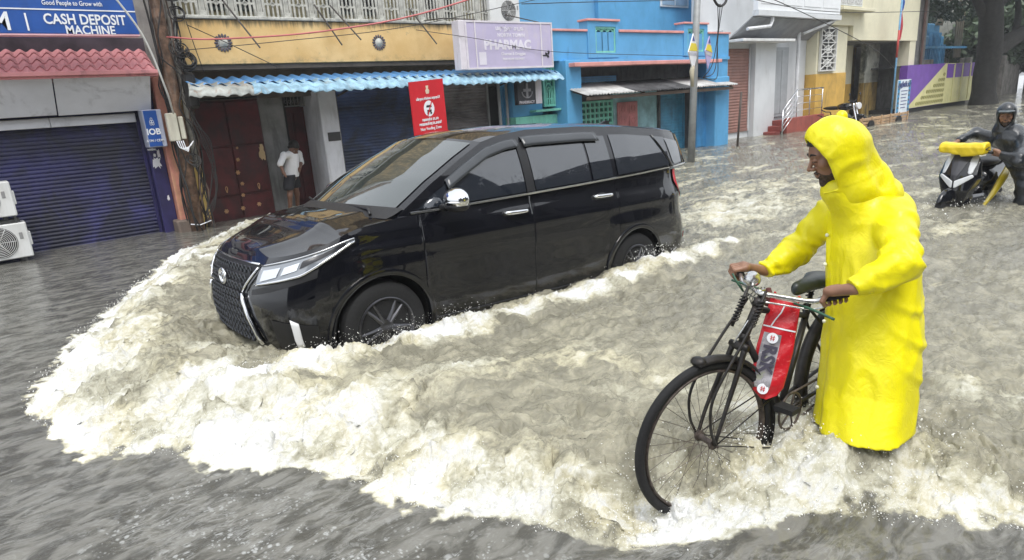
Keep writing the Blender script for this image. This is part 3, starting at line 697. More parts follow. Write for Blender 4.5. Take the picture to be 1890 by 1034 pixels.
m_ = MB(); m_.prism([(18.75, 3.62), (24.15, 3.60), (24.15, 3.75), (18.75, 3.77)], 10.70, 10.9, 1); m_.build('balcony_edge', m_w1, D_)
bx('balcony_wall', (18.78, 10.75, 3.78), (24.12, 10.9, 5.4), mat('bright_white_wall', (.80, .82, .84), .6, var=.04), D_)
for k in range(4):
    bx('wall_panel', (18.95+k*1.3, 10.735, 3.95), (20.1+k*1.3, 10.748, 5.2), MATS['bright_white_wall'], D_, .006)
m_ = MB(); m_.add([(18.6, 11.6, 3.05), (24.1, 11.6, 3.05), (24.1, 10.9, 3.60), (18.75, 10.9, 3.62)], [(0, 1, 2, 3)]); m_.build('balcony_underside', mat('grey_underside', (.30, .31, .33), .8), D_, solid=.03)
bx('upper_wall', (18.0, 12.2, 3.3), (24.1, 12.5, 7.5), m_w1, D_)
st = thing('red_steps', 'red oxide entrance steps with a low side wall before the grey door', 'steps', (21.5, 11.2, 0))
for k in range(4): bx('step', (20.2+k*.28, 10.95, -.22+k*.17), (20.48+k*.28, 11.395, -.05+k*.17), m_red, st, .008)
bx('landing', (21.32, 10.95, -.22), (23.6, 11.395, .46), m_red, st, .01)
bx('side_wall', (20.95, 10.82, -.22), (23.55, 10.945, .52), mat('red_oxide_bright', (.34, .08, .06), .6, var=.2, dirt=(.12, .05, .04), dirt_amt=.5), st, .01)
rl = thing('steel_railing', 'thin stainless steel handrail along the red steps', 'railing', (21.5, 10.9, .5))
m_ss = mat('stainless_steel', (.62, .63, .65), .25, .9, var=.05, bump=0)
def rod(n_, pts, r=.018): MB().tube(pts, r, 8).build(n_, m_ss, rl, smooth=True)
rod('handrail', [(20.45, 10.72, .80), (21.65, 10.88, 1.40), (23.5, 10.88, 1.40)], .024)
rod('newel', [(20.45, 10.72, -.2), (20.45, 10.72, .82)], .022); rod('newel', [(21.65, 10.88, .5), (21.65, 10.88, 1.4)]); rod('newel', [(22.55, 10.88, .5), (22.55, 10.88, 1.4)]); rod('newel', [(23.45, 10.88, .5), (23.45, 10.88, 1.4)])
for k in range(4): rod('rail_bar', [(20.45, 10.72, .80-.17*(k+1)), (21.65, 10.88, 1.40-.17*(k+1)), (21.66, 10.88, 1.40-.17*(k+1))], .011)
for k in range(3): rod('rail_bar', [(21.66, 10.88, 1.40-.22*(k+1)), (23.5, 10.88, 1.40-.22*(k+1))], .009)
MB().cyl((16.6, 10.0, -.22), (16.75, 10.0, 1.5), .03).build('iron_post', mat('rusty_iron', (.09, .07, .06), .7, .2, var=.3), None, label='lone rusty iron post standing in the water before the brown shutter', cat='post', smooth=True)

# ---------------------------------------------------------------- 5. cream and ochre building
m_cr = mat('cream_plaster', (.74, .70, .52), .7, var=.08, vscale=1.2, dirt=(.4, .38, .25), dirt_amt=.4, dirt_scale=(3, 3, .8), dirt_lo=.56)
m_oc = mat('ochre_plaster', (.62, .38, .08), .7, var=.15, vscale=2, dirt=(.25, .16, .06), dirt_amt=.6, dirt_scale=(3, 3, .8), dirt_lo=.52)
m_ocd = mat('ochre_blotched', (.40, .27, .08), .8, var=.3, vscale=2, dirt=(.05, .05, .04), dirt_amt=.9, dirt_scale=(2, 2, .6), dirt_lo=.45)  # deeper ochre with dark upright blotches, used inside the porch
E_ = thing('cream_building', 'cream building with an ochre base, a star lattice and an open porch', 'building', (28, 11.3, 0))
bx('wall', (23.62, 11.25, 1.87), (25.98, 11.8, 3.5), m_cr, E_); bx('base_wall', (23.62, 11.22, -.24), (25.98, 11.8, 1.868), m_oc, E_)
jali_scroll(23.75, 24.95, 1.95, 3.42, 11.16, .07, 2).build('lattice', mat('white_lattice', (.72, .72, .70), .7), E_, smooth=40)
bx('lattice_back', (23.8, 11.235, 2.0), (24.9, 11.247, 3.38), mat('dark_behind', (.10, .10, .10), .8), E_)
bx('upper_wall', (23.62, 11.10, 3.5), (26.1, 11.8, 7), m_cr, E_)
bx('upper_wall', (26.103, 11.12, 3.0), (32.4, 11.4, 7), m_cr, E_)
wn = bx('window', (24.6, 11.06, 4.15), (26.6, 11.097, 5.4), mat('pale_window', (.62, .64, .66), .5), E_, .01)
for k in range(3): bx('pane', (24.7+k*.62, 11.045, 4.22), (25.26+k*.62, 11.058, 5.3), mat('lace_pane', (.5, .5, .5), .5, var=.4, vscale=12), wn)
bx('window_hood', (24.3, 10.7, 3.95), (26.9, 11.095, 4.05), m_cr, E_, .01)
bx('column', (31.75, 11.15, -.24), (32.4, 11.6, 3.0), m_cr, E_)
bx('porch_back', (26.0, 13.6, -.24), (32.4, 13.8, 3.3), m_ocd, E_); bx('porch_side', (25.99, 11.81, -.24), (26.05, 13.6, 3.3), m_cr, E_)
bx('porch_ceiling', (26.0, 11.41, 2.98), (32.4, 13.6, 3.05), m_grayp, E_)
shutter(E_, 26.4, 28.6, .1, 2.6, 12.9, mat('dark_grey_shutter', (.16, .16, .165), .5, var=.3), .12, .02)
bx('porch_wall', (28.75, 12.8, -.24), (30.2, 13.0, 1.4), m_oc, E_); bx('porch_wall', (28.75, 12.8, 1.403), (30.2, 13.0, 2.98), m_cr, E_)
bx('porch_wall', (30.25, 12.3, -.24), (31.7, 12.5, 1.4), m_ocd, E_); bx('porch_wall', (30.25, 12.3, 1.403), (31.7, 12.5, 2.98), mat('cream_blotched', (.40, .40, .34), .8, var=.3, dirt=(.05, .06, .05), dirt_amt=.9, dirt_scale=(1, 1, 1), dirt_lo=.45), E_)  # lower part deep ochre, upper part duller cream, both with dark blotches
# pole with a rolled flag, banner
fp = thing('flag_pole', 'slim party flag pole with a furled red and blue flag beside the porch', 'flag pole', (28.7, 10.5, 0))
MB().tube([(28.62, 10.5, -.2), (28.66, 10.5, 2.0), (28.72, 10.5, 4.8)], .035, 8).build('pole', mat('pole_blue_red', (.14, .33, .55), .5, var=.3), fp, smooth=True)
MB().tube([(28.66, 10.5, 2.3), (28.69, 10.5, 3.3)], .04, 8).build('pole_band', mat('pole_red', (.5, .07, .06), .5), fp, smooth=True)
def furl(z0, z1, r, m__, nm):
    P = np.zeros((12, 10, 3)); 
    for i in range(12):
        a = i*2*PI/12
        for j in range(10):
            t = j/9; rr = r*(.4+.6*math.sin(PI*min(t*1.1+.05, 1)))*(1+.25*math.sin(3*a+t*6)); P[i, j] = (28.78+rr*math.cos(a)+.05*math.sin(t*5), 10.5+rr*.6*math.sin(a), z0+(z1-z0)*t)
    MB().grid(P, True).build(nm, m__, fp, smooth=True)
furl(2.95, 4.1, .10, mat('flag_red', (.45, .03, .05), .7), 'flag'); furl(4.0, 4.7, .10, mat('flag_blue', (.03, .10, .35), .7), 'flag_top')
bn = thing('banner_poster', 'white and blue printed standing banner leaning by the ochre porch', 'banner', (29.4, 10.4, .7), )
bx('sheet', (28.72, 10.38, .02), (30.05, 10.41, 1.45), mat('banner_white', (.72, .78, .84), .5, var=.1), bn)
m_ = MB(); m_.box((28.74, 10.37, .05), (28.95, 10.378, 1.42)); m_.box((29.85, 10.37, .05), (30.03, 10.378, 1.42)); m_.box((28.96, 10.37, .05), (29.84, 10.377, .16)); m_.build('border', mat('banner_blue', (.05, .30, .55), .5), bn)
text('lettering', 'அறிவிப்பு', .24, (29.4, 10.368, 1.25), bn, mat('banner_navy', (.04, .06, .22), .5), bold=.01)
for k in range(6): bx('text_line', (29.1+.05*(k % 2), 10.37, 1.0-k*.13), (29.75-.06*(k % 3), 10.377, 1.03-k*.13), MATS['banner_navy'], bn)
m_ = MB()
for i in range(14): m_.prism([(28.85+(i % 2)*1.05+.07*math.cos(a), .2+.09*i+.05*math.sin(a)) for a in np.linspace(0, 2*PI, 7)[:-1]], 10.362, 10.368, 1)
m_.build('portrait_spots', mat('banner_dark', (.08, .09, .12), .6), bn)

# ---------------------------------------------------------------- 6. hoarding cabin, transformer, far buildings, wall
m_pu = mat('violet_paint', (.16, .06, .36), .5, var=.12); m_ly = mat('lime_cream', (.66, .62, .30), .55, var=.1, vscale=2, dirt=(.3, .3, .16), dirt_amt=.4)
hx = thing('painted_cabin', 'low violet and pale yellow cabin with a lattice triangle at the street bend', 'cabin', (35, 10.9, 1))
P0, P1, P2 = np.array([30.9, 10.85]), np.array([35.2, 10.80]), np.array([39.0, 10.5])
def wallquad(a, b, z0a, z1a, z0b, z1b, th, nm, m__, par, off=0):
    d = (b-a)/np.linalg.norm(b-a); n_ = np.array([d[1], -d[0]]); a2 = a+n_*off; b2 = b+n_*off; c, e = a2-n_*th, b2-n_*th
    V = [(a2[0], a2[1], z0a), (b2[0], b2[1], z0b), (b2[0], b2[1], z1b), (a2[0], a2[1], z1a), (c[0], c[1], z0a), (e[0], e[1], z0b), (e[0], e[1], z1b), (c[0], c[1], z1a)]
    return MB().add(V, [(0, 1, 2, 3), (7, 6, 5, 4), (0, 4, 5, 1), (1, 5, 6, 2), (2, 6, 7, 3), (3, 7, 4, 0)]).build(nm, m__, par)
wallquad(P0, P1, .22, 2.0, .22, 2.0, .3, 'left_face', m_pu, hx); wallquad(P1+[.02, 0], P2, .22, 2.0, .22, 1.95, .3, 'right_face', m_ly, hx)
m_ = MB(); m_.add([(31.1, 10.84, .235), (35.18, 10.79, .235), (35.18, 10.79, 1.97)], [(0, 1, 2)]); m_.build('triangle', m_ly, hx, solid=.02)
m_ = MB(); 
for i in range(14):
    for j in range(7):
        cx_, cz_ = 31.6+i*.27, .38+j*.23
        if cz_ < .235+(cx_-31.35)/(35.18-31.1)*1.6-.12: m_.tube([(cx_+.085*math.cos(a), 10.825-(cx_-31)*.012, cz_+.07*math.sin(a)) for a in np.linspace(0, 2*PI, 9)], .014, 4)
m_.build('cut_pattern', mat('olive_line', (.30, .28, .10), .6), hx)
for k in range(4):
    a = P1+(P2-P1)*(.06+k*.235); b = P1+(P2-P1)*(.06+k*.235+.20)
    wallquad(a, b, 1.35, 1.98, 1.35, 1.95, .01, 'violet_panel', m_pu, hx, off=.012)
    wallquad(a+(b-a)*.9, b+(b-a)*.05, .3, 1.9, .3, 1.9, .03, 'rib', m_ly, hx, off=.03)
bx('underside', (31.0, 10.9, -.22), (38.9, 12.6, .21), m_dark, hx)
bx('roof', (30.9, 11.1, 1.93), (39, 12.8, 1.99), m_dkgrey, hx)
tb = thing('transformer_yard', 'blue painted transformer tanks behind the painted cabin', 'transformer', (44, 15, 0))
m_tb = mat('tank_blue', (.07, .25, .45), .5, var=.25)
for x0, x1, y0, z0, z1 in ((40.5, 42.6, 14, .3, 3.6), (43.2, 45.0, 14.3, .3, 4.3), (45.4, 47.5, 14.8, .3, 3.7)):
    b_ = bx('tank', (x0, y0, z0), (x1, y0+1.3, z1), m_tb, tb, .05)
    for k in range(7): bx('cooling_fin', (x0+.1+k*(x1-x0-.2)/7, y0-.22, z0+.5), (x0+.16+k*(x1-x0-.2)/7, y0-.01, z1-.5), m_tb, b_)
for k in range(4): MB().tube([(44+k*.3, 14.2, 4.2), (44.5+k*.35, 13.9, 5.4+.3*k), (46+k*.4, 13.8, 5.0), (46.6+k*.3, 13.9, 2.4)], .06, 6).build('cable_loop', mat('tan_cable', (.35, .30, .22), .7), tb, smooth=True)
bx('rack', (40.2, 13.7, 2.9), (48, 13.8, 3.02), m_tb, tb)
gb = thing('grey_house', 'narrow weathered grey house rising behind the painted cabin', 'building', (33.5, 12, 0))
bx('wall', (32.45, 11.7, -.24), (35.2, 15, 7), mat('weathered_grey', (.26, .25, .24), .8, var=.25, dirt=(.08, .08, .08), dirt_amt=.7), gb)
for z0 in (2.5, 4.2):
    f_ = bx('window', (32.9, 11.64, z0), (33.7, 11.698, z0+1.1), m_dark, gb, .01); bx('pane', (32.98, 11.62, z0+.08), (33.62, 11.635, z0+1.02), MATS['dark_glass'], f_)
MB().cyl((34.5, 11.6, 0), (34.5, 11.6, 7), .06).build('drain_pipe', mat('brown_pipe', (.2, .12, .1), .6), gb)
cw_ = thing('compound_wall', 'long stained compound wall beyond the big tree', 'wall', (52, 12, 0))
for k in range(8): bx('wall_panel', (40.5+k*4, 13.2-.65*k, -.24), (44.4+k*4, 13.5-.65*k, 2.0), mat('stained_wall', (.24, .22, .20), .85, var=.3, dirt=(.06, .07, .06), dirt_amt=.8), cw_, .02)
for k in range(9): bx('wall_pier', (40.1+k*4, 13.0-.65*k, -.24), (40.5+k*4, 13.5-.65*k, 2.3), MATS['stained_wall'], cw_, .02)
fb = thing('far_house', 'pale house half hidden by foliage beyond the compound wall', 'building', (60, 16, 0))
bx('wall', (50, 15, -.24), (62, 20, 6.5), mat('far_cream', (.5, .5, .45), .8, var=.2, dirt=(.15, .16, .14), dirt_amt=.7), fb); bx('roof_slab', (49.6, 14.6, 6.5), (62.4, 20.4, 6.8), m_dkgrey, fb)
for k in range(4):
    f_ = bx('window', (51+k*2.8, 14.93, 3.2), (52.6+k*2.8, 14.99, 4.8), m_dkgrey, fb); bx('pane', (51.1+k*2.8, 14.91, 3.3), (52.5+k*2.8, 14.925, 4.7), MATS['dark_glass'], f_)
# ================================================================ the black people carrier, built in its own frame: x forward, y left, z up from its tyres
CAR = thing('black_car', 'black people carrier ploughing through the flood behind its own bow wave', 'car', (3.445, 4.872, -.245), (.030, -.051, 3.128))
def paint(name, col, rough=.22, coat=1.0, spec=.5):
    t = NT(name); c = t.coord(); n1 = t.noise(c, 2.5, 4, .6); n2 = t.noise(c, 90, 3, .6)
    t.set(col=t.mix(t.ramp(n1, .35, .7), tuple(x*.7 for x in col), col), rough=t.math('ADD', t.math('MULTIPLY', n2, .10), rough-.05), coat=coat*.9, coatr=.03, spec=spec)
    t.b.inputs['Coat IOR'].default_value = 1.62
    # rain beads
    v = t.n('TexVoronoi'); v.inputs['Scale'].default_value = 70; t.l(c, v.inputs['Vector'])
    bd = t.math('MULTIPLY', t.ramp(v.outputs['Distance'], .42, .12), t.ramp(t.noise(c, 16, 3, .6), .5, .62))
    t.set(nor=t.bump(bd, .25, .002)); return t.m
m_blk = paint('black_paint', (.004, .0045, .008), spec=.12)
m_tr = mat('black_trim', (.012, .012, .014), .45, var=.2, bump=.1)
m_chr = mat('chrome', (.80, .81, .83), .10, 1.0, var=.03, bump=0)
m_rub = mat('tyre_rubber', (.009, .009, .010), .8, var=.3, bump=.3)
def glassm(name, col, rough=.03):
    t = NT(name); c = t.coord(); n1 = t.noise(c, 8, 3, .6)
    t.set(col=col, rough=rough, ior=1.62, spec=.8, coat=1.0, coatr=.02)
    v = t.n('TexVoronoi'); v.inputs['Scale'].default_value = 60; t.l(c, v.inputs['Vector'])
    bd = t.math('MULTIPLY', t.ramp(v.outputs['Distance'], .40, .1), t.ramp(n1, .48, .6)); t.set(nor=t.bump(bd, .2, .002)); return t.m
m_gl = glassm('tinted_glass', (.012, .016, .024)); m_ws = glassm('windscreen_glass', (.035, .045, .045))
XS0 = [2.20, 2.185, 2.14, 2.05, 1.90, 1.70, 1.375, .9, 0, -.9, -1.375, -1.8, -2.1, -2.27, -2.37, -2.42, -2.43]
YS0 = [0, .32, .58, .745, .835, .88, .905, .912, .915, .915, .912, .895, .86, .79, .64, .35, 0]
base_c = spline(np.stack([XS0, YS0], 1), 900)
WR = .395; WX = (1.375, -1.375); WZ = .335
def prof_side(z): return np.interp(z, [.15, .25, .42, .6, .78, .92, 1.02, 1.1, 1.2], [.075, .045, .012, .0, .0, .012, .022, .05, .07])
def prof_front(z): return np.interp(z, [.15, .25, .34, .5, .62, .72, .80, .88, .95, 1.05], [.14, .07, .03, .0, .0, .02, .055, .11, .20, .34])
def prof_rear(z): return np.interp(z, [.15, .3, .45, .6, .72, .8, 1.0, 1.15], [.12, .04, .0, .0, .02, .07, .07, .09])
def ztop(x): return np.interp(x, [-2.5, -2.2, -1.4, -.7, 0, .8, 1.2, 1.5, 1.8, 2.0, 2.15, 2.3], [1.27, 1.26, 1.215, 1.18, 1.15, 1.115, 1.10, 1.065, 1.01, .955, .90, .87])
def skin(bx_, by_, z, off=0.0):
    """point of the lower skin above base-curve point (bx_, by_>=0) at height z"""
    wf = sstep(1.50, 2.13, bx_); wr = sstep(-1.9, -2.35, bx_)
    x = bx_-wf*(prof_front(z))+wr*(prof_rear(z)); ws = sstep(0, .5, by_)
    y = by_-ws*prof_side(z)*(1-.3*wf)
    # flared shoulders over the wheels and a long crease along the doors
    for wx in WX: y = y+.014*np.exp(-((bx_-wx)/.42)**2)*np.exp(-((z-.70)/.22)**2)*ws
    y = y+.010*np.exp(-((z-.93-.02*bx_*-1)/.035)**2)*sstep(1.9, 1.5, bx_)*ws-.012*np.exp(-((z-.62)/.13)**2)*ws*(np.abs(bx_) < 1.0)
    return x, y+off
def basept(s):
    i = np.clip(s, 0, 1)*(len(base_c)-1); k = np.arange(len(base_c)); return np.interp(i, k, base_c[:, 0]), np.interp(i, k, base_c[:, 1])
def s_at(x=None, y=None):
    k = np.linspace(0, 1, len(base_c))
    return float(np.interp(-x, -base_c[:, 0], k)) if x is not None else float(np.interp(y, base_c[:350, 1], k[:350]))
def zlow(x):
    z = np.full_like(x, .235); z = np.where(x > 1.85, np.interp(x, [1.85, 2.2, 2.4], [.24, .27, .27]), z); z = np.where(x < -1.85, .30, z)
    for wx in WX:
        d = np.abs(x-wx); z = np.where(d < WR, np.maximum(z, WZ+np.sqrt(np.maximum(WR**2-d**2, 0))), z)
    return z
def arch_x(wx): return [wx+WR*math.cos(a) for a in np.linspace(0, PI, 17)]
seams = {'front': 1.02, 'mid': -.07, 'rear': -1.12}
stops = sorted(set([round(v, 4) for v in list(np.linspace(-2.0, 2.0, 60))+arch_x(1.375)+arch_x(-1.375)+[s+d for s in seams.values() for d in (-.008, 0, .008)]]), reverse=True)
s_list = list(np.linspace(0, s_at(x=1.88), 26))+[s_at(x=v) for v in stops if v < 1.87]+list(np.linspace(s_at(x=-2.03), 1, 24))
s_arr = np.array(s_list); BX, BY = basept(s_arr)
NT_ = 22; tv = np.linspace(0, 1, NT_)
zl = zlow(BX); zt = ztop(BX); ZZ = zl[:, None]+(zt-zl)[:, None]*tv[None]
SX, SY = skin(np.repeat(BX[:, None], NT_, 1), np.repeat(BY[:, None], NT_, 1), ZZ)
for sx in seams.values(): SY -= .010*(np.abs(BX-sx) < .0005)[:, None]*(np.linspace(0, 1, NT_) < .97)[None]
def side_patch(i0, i1, name, material, sides=(1, -1), join=False, parent=None):
    out_ = []
    P = np.stack([SX[i0:i1+1], SY[i0:i1+1], ZZ[i0:i1+1]], -1)
    if join:
        m_ = MB(); m_.grid(P); Q = P.copy(); Q[..., 1] *= -1; m_.grid(Q); return m_.build(name, material, parent or CAR, smooth=50, local=True)
    for s_ in sides:
        Q = P.copy(); Q[..., 1] *= s_; out_.append(MB().grid(Q).build(name, material, parent or CAR, smooth=50, local=True))
    return out_
def idx(x): return int(np.argmin(np.abs(BX-x)))
i_f, i_m, i_r = idx(seams['front']), idx(seams['mid']), idx(seams['rear']); i_b = idx(1.86); i_rb = idx(-1.86)
side_patch(0, i_b, 'front_bumper', m_blk, join=True); side_patch(i_b, i_f, 'front_wing', m_blk)
fd = side_patch(i_f, i_m, 'front_door', m_blk); rd = side_patch(i_m, i_r, 'rear_door', m_blk)
side_patch(i_r, i_rb, 'rear_wing', m_blk); side_patch(i_rb, len(BX)-1, 'rear_bumper', m_blk, join=True)
# bonnet: from the nose edge to the scuttle, crowned, with two raised shoulders
ih = [i for i in range(0, idx(1.12)+1)]
def bonnet_z(x, k): return ztop(x)+.055*(1-k**2)*sstep(2.35, 1.9, x)+.012*np.exp(-((k-.62)/.10)**2)*sstep(2.3, 1.9, x)+.01*sstep(2.3, 2.0, x)
xs = np.linspace(0, 1, 30); rows = []
n_nose = idx(1.94)
edge = [(SX[i, -1], SY[i, -1], ZZ[i, -1]) for i in ih]
kk = np.linspace(-1, 1, 41); P = np.zeros((len(ih), 41, 3))
for r, (ex, ey, ez) in enumerate(edge):
    # each row runs across the car, bowed forward like the nose edge
    t = r/(len(ih)-1); P[r, :, 1] = ey*kk
    P[r, :, 0] = ex+(1-kk**2)*(.02*sstep(.2, .8, t)+.10*t*t)
    zc = bonnet_z(ex, 0)-ztop(ex)
    P[r, :, 2] = ez+(bonnet_z(np.full(41, ex), np.abs(kk))-ztop(ex))*np.minimum(1, ey/.5)*(1-np.abs(kk)**6)
MB().grid(P).build('bonnet', m_blk, CAR, smooth=60, local=True)
# greenhouse
def zrail(x): return np.interp(x, [-2.42, -2.3, -2.0, -1.4, -.8, -.2, .1, .30, .55, .85, 1.18], [1.575, 1.60, 1.64, 1.685, 1.70, 1.69, 1.655, 1.605, 1.485, 1.325, 1.11])
def yb(x): return np.interp(x, [-2.42, -2.3, -2.0, -1.4, 0, .8, 1.2], [.70, .76, .825, .862, .873, .862, .825])
def G(x, z):
    zb_ = ztop(x); h = np.clip((z-zb_)/(1.74-1.1), 0, 1.2); return yb(x)-.215*h-.045*h*h+.022*np.sin(PI*np.clip(h, 0, 1))
def xsh(x, z): return x+.10*sstep(-2.1, -2.42, x)*np.clip((z-1.2)/.45, 0, 1)*.6   # raked tail
def ribbon(name, xs_, zlo, zhi, material, parent=CAR, off=.004, nt=8, sides=(1, -1), smooth=True, solid=0):
    res = []
    for s_ in sides:
        P = np.zeros((len(xs_), nt, 3))
        for j, t in enumerate(np.linspace(0, 1, nt)):
            z = zlo+(zhi-zlo)*t; P[:, j, 0] = xsh(xs_, z); P[:, j, 1] = s_*(G(xs_, z)+off); P[:, j, 2] = z
        res.append(MB().grid(P).build(name, material, parent, smooth=smooth, local=True, solid=solid))
    return res
xg = np.concatenate([np.linspace(1.18, .2, 26), np.linspace(.15, -2.42, 50)])
ribbon('pillar_frame', xg, ztop(xg)-.004, zrail(xg), m_blk, off=0, nt=12)
# roof and windscreen share the rail
def arcrow(x, kk, bow, crown):
    z = zrail(x); y = G(x, z); X_ = xsh(np.full_like(kk, x), z)+bow*(1-np.abs(kk)**2.2); return np.stack([X_, y*kk, z+crown*(1-np.abs(kk)**2.6)], 1)
kk = np.linspace(-1, 1, 37)
rx_ = np.linspace(.30, -2.42, 50)
P = np.stack([arcrow(x, kk, .17*sstep(-.4, .30, x)-.06*sstep(-2.1, -2.42, x), .055) for x in rx_]); roof = MB().grid(P).build('roof', m_blk, CAR, smooth=60, local=True)
# roof spoiler over the tail
P = []
for x in np.linspace(-2.10, -2.44, 8):
    t = (x+2.10)/-.34; row = arcrow(max(x, -2.40), kk, -.06*t, .062); row[:, 0] = row[:, 0]+(x-max(x, -2.40)); row[:, 2] += .018*math.sin(PI*min(t, .9)); row[:, 1] *= .97; P.append(row)
MB().grid(np.array(P)).build('roof_spoiler', m_blk, CAR, smooth=60, local=True, solid=.035)
wx_ = np.linspace(.30, 1.18, 24)
P = np.stack([arcrow(x, kk, .17+.03*(x-.3), .055-.02*(x-.3)) for x in wx_]); MB().grid(P).build('windscreen_surround', m_blk, CAR, smooth=60, local=True)
kg = np.linspace(-.925, .925, 37); P = np.stack([arcrow(x, kg, .17+.03*(x-.3), .055-.02*(x-.3))+np.array([.006, 0, .006]) for x in np.linspace(.34, 1.155, 24)])
wsn = MB().grid(P).build('windscreen', m_ws, CAR, smooth=True, local=True)
# scuttle and wipers
m_ = MB(); P = np.stack([arcrow(x, kk, .21, .03)+np.array([0, 0, o]) for x, o in ((1.12, .012), (1.20, .012), (1.27, -.01))]); m_.grid(P); m_.build('scuttle', m_tr, CAR, smooth=True, local=True)
for y0, y1 in ((.60, -.05), (-.02, -.62)):
    m_ = MB(); pts = [(1.345-.10*(abs(y0+(y1-y0)*t)/.8)**2-.05*t, y0+(y1-y0)*t, 1.160+.035*t) for t in np.linspace(0, 1, 8)]; m_.tube(pts, .009, 6)
    m_.tube([(pts[0][0]+.03, y0+.08, 1.13), pts[0], pts[3]], .012, 6); m_.build('wiper', m_tr, CAR, smooth=True, local=True)
# rear: tailgate panel with glass
kt = np.linspace(-1, 1, 25); P = np.zeros((12, 25, 3))
for r, t in enumerate(np.linspace(0, 1, 12)):
    z = 1.262+(1.585-1.262)*t; y = G(-2.42, z); P[r] = np.stack([np.full(25, -2.42+.06*t)-.05*(1-kt**2), y*kt, np.full(25, z)], 1)
MB().grid(P).build('tailgate', m_blk, CAR, smooth=True, local=True)
Pg = P[1:-1, 2:-2]+np.array([-.006, 0, 0]); MB().grid(Pg).build('rear_window', m_gl, CAR, smooth=True, local=True)
# side windows
def win(name, xa, xb, lo_off, hi_off, material=m_gl, n=24, off=.007, cut=None, parents=(CAR, CAR)):
    x = np.linspace(xa, xb, n); lo = ztop(x)+lo_off; hi = zrail(x)-hi_off
    if cut is not None: lo, hi = cut(x, lo, hi)
    for s_, pr in zip((1, -1), parents): ribbon(name, x, lo, np.maximum(hi, lo+.002), material, pr, off, 9, (s_,))
win('quarter_light', 1.04, .74, .035, .075, parents=(fd[0], fd[1]))
win('window', .70, -.02, .035, .085, parents=(fd[0], fd[1]))
win('window', -.13, -.80, .035, .085, parents=(rd[0], rd[1]))
win('quarter_light', -.83, -1.10, .035, .085, cut=lambda x, lo, hi: (lo, np.minimum(hi, lo+.56-(-.83-x)*.55)), parents=(rd[0], rd[1]))
win('rear_side_window', -1.17, -1.99, .040, .075, cut=lambda x, lo, hi: (lo, np.minimum(hi, lo+np.maximum((x+2.10)*4.6, .01))))
win('corner_window', -1.80, -2.36, .040, .085, cut=lambda x, lo, hi: (np.maximum(lo, np.minimum(lo+(x+2.06)*3.9+.06, hi-.01)), hi))
for s_ in (1, -1): MB().tube([(xsh(x, z), s_*(G(np.array(x), np.array(z))+.010), z) for x, z in ((-2.03, 1.265), (-1.96, 1.38), (-1.87, 1.50), (-1.80, 1.59))], .012, 6).build('pillar_strip', m_blk, CAR, smooth=True, local=True)
pass
# chrome belt line
xb_ = np.linspace(1.08, -2.36, 60); zb_ = ztop(xb_)+.006
for s_ in (1, -1):
    P = np.zeros((60, 4, 3))
    for j, (dz, dy) in enumerate(((-.002, .004), (.002, .016), (.016, .016), (.020, .004))): P[:, j, 0] = xb_; P[:, j, 1] = s_*(G(xb_, zb_)+dy); P[:, j, 2] = zb_+dz
    MB().grid(P).build('chrome_belt_strip', m_chr, CAR, smooth=40, local=True)
# rain visors
m_vis = mat('visor_plastic', (.05, .055, .062), .2, var=.1, bump=0)
for (xa, xb) in ((.74, -.04), (-.10, -1.00)):
    x = np.linspace(xa, xb, 20); hi = zrail(x)-.045; lo = hi-.085
    if xa > 0: lo = hi-.075
    for s_ in (1, -1):
        P = np.zeros((20, 4, 3))
        for j, (t, o) in enumerate(((1, .006), (.8, .020), (.35, .032), (0, .036))):
            z = lo+(hi-lo)*t; P[:, j, 0] = x; P[:, j, 1] = s_*(G(x, z)+o); P[:, j, 2] = z
        MB().grid(P).build('rain_visor', m_vis, CAR, smooth=True, local=True, solid=.004)
# B pillar trim
for xa, xb in ((-.03, -.12),):
    ribbon('pillar_trim', np.linspace(xa, xb, 4), ztop(np.linspace(xa, xb, 4))+.03, zrail(np.linspace(xa, xb, 4))-.09, m_tr, off=.009)
# handles, mirrors
def skpt(x, z, off=0):
    X_, Y_ = skin(np.array(x, float), np.interp(-x, -base_c[:, 0], base_c[:, 1]), np.array(z, float), off); return float(X_), float(Y_)
for hx_, hz, pr in ((.12, 1.035, fd), (-.93, 1.072, rd)):
    for s_, par in zip((1, -1), pr):
        m_ = MB(); yy = skpt(hx_, hz)[1]
        pts = [(hx_+.115, yy+.0), (hx_+.10, yy+.028), (hx_+.05, yy+.040), (hx_-.05, yy+.040), (hx_-.10, yy+.028), (hx_-.115, yy+.0)]
        P = spline(np.array([(a, s_*b, hz+.0) for a, b in pts]), 16); m_.tube(P, np.interp(np.linspace(0, 1, 16), [0, .3, .7, 1], [.014, .018, .018, .014]), 8)
        m_.build('door_handle', m_chr, par, smooth=True, local=True)
        c_ = MB(); c_.ball((hx_+.01, s_*(yy-.004), hz), (.07, .012, .026), 10); c_.build('handle_recess', m_tr, par, smooth=True, local=True)
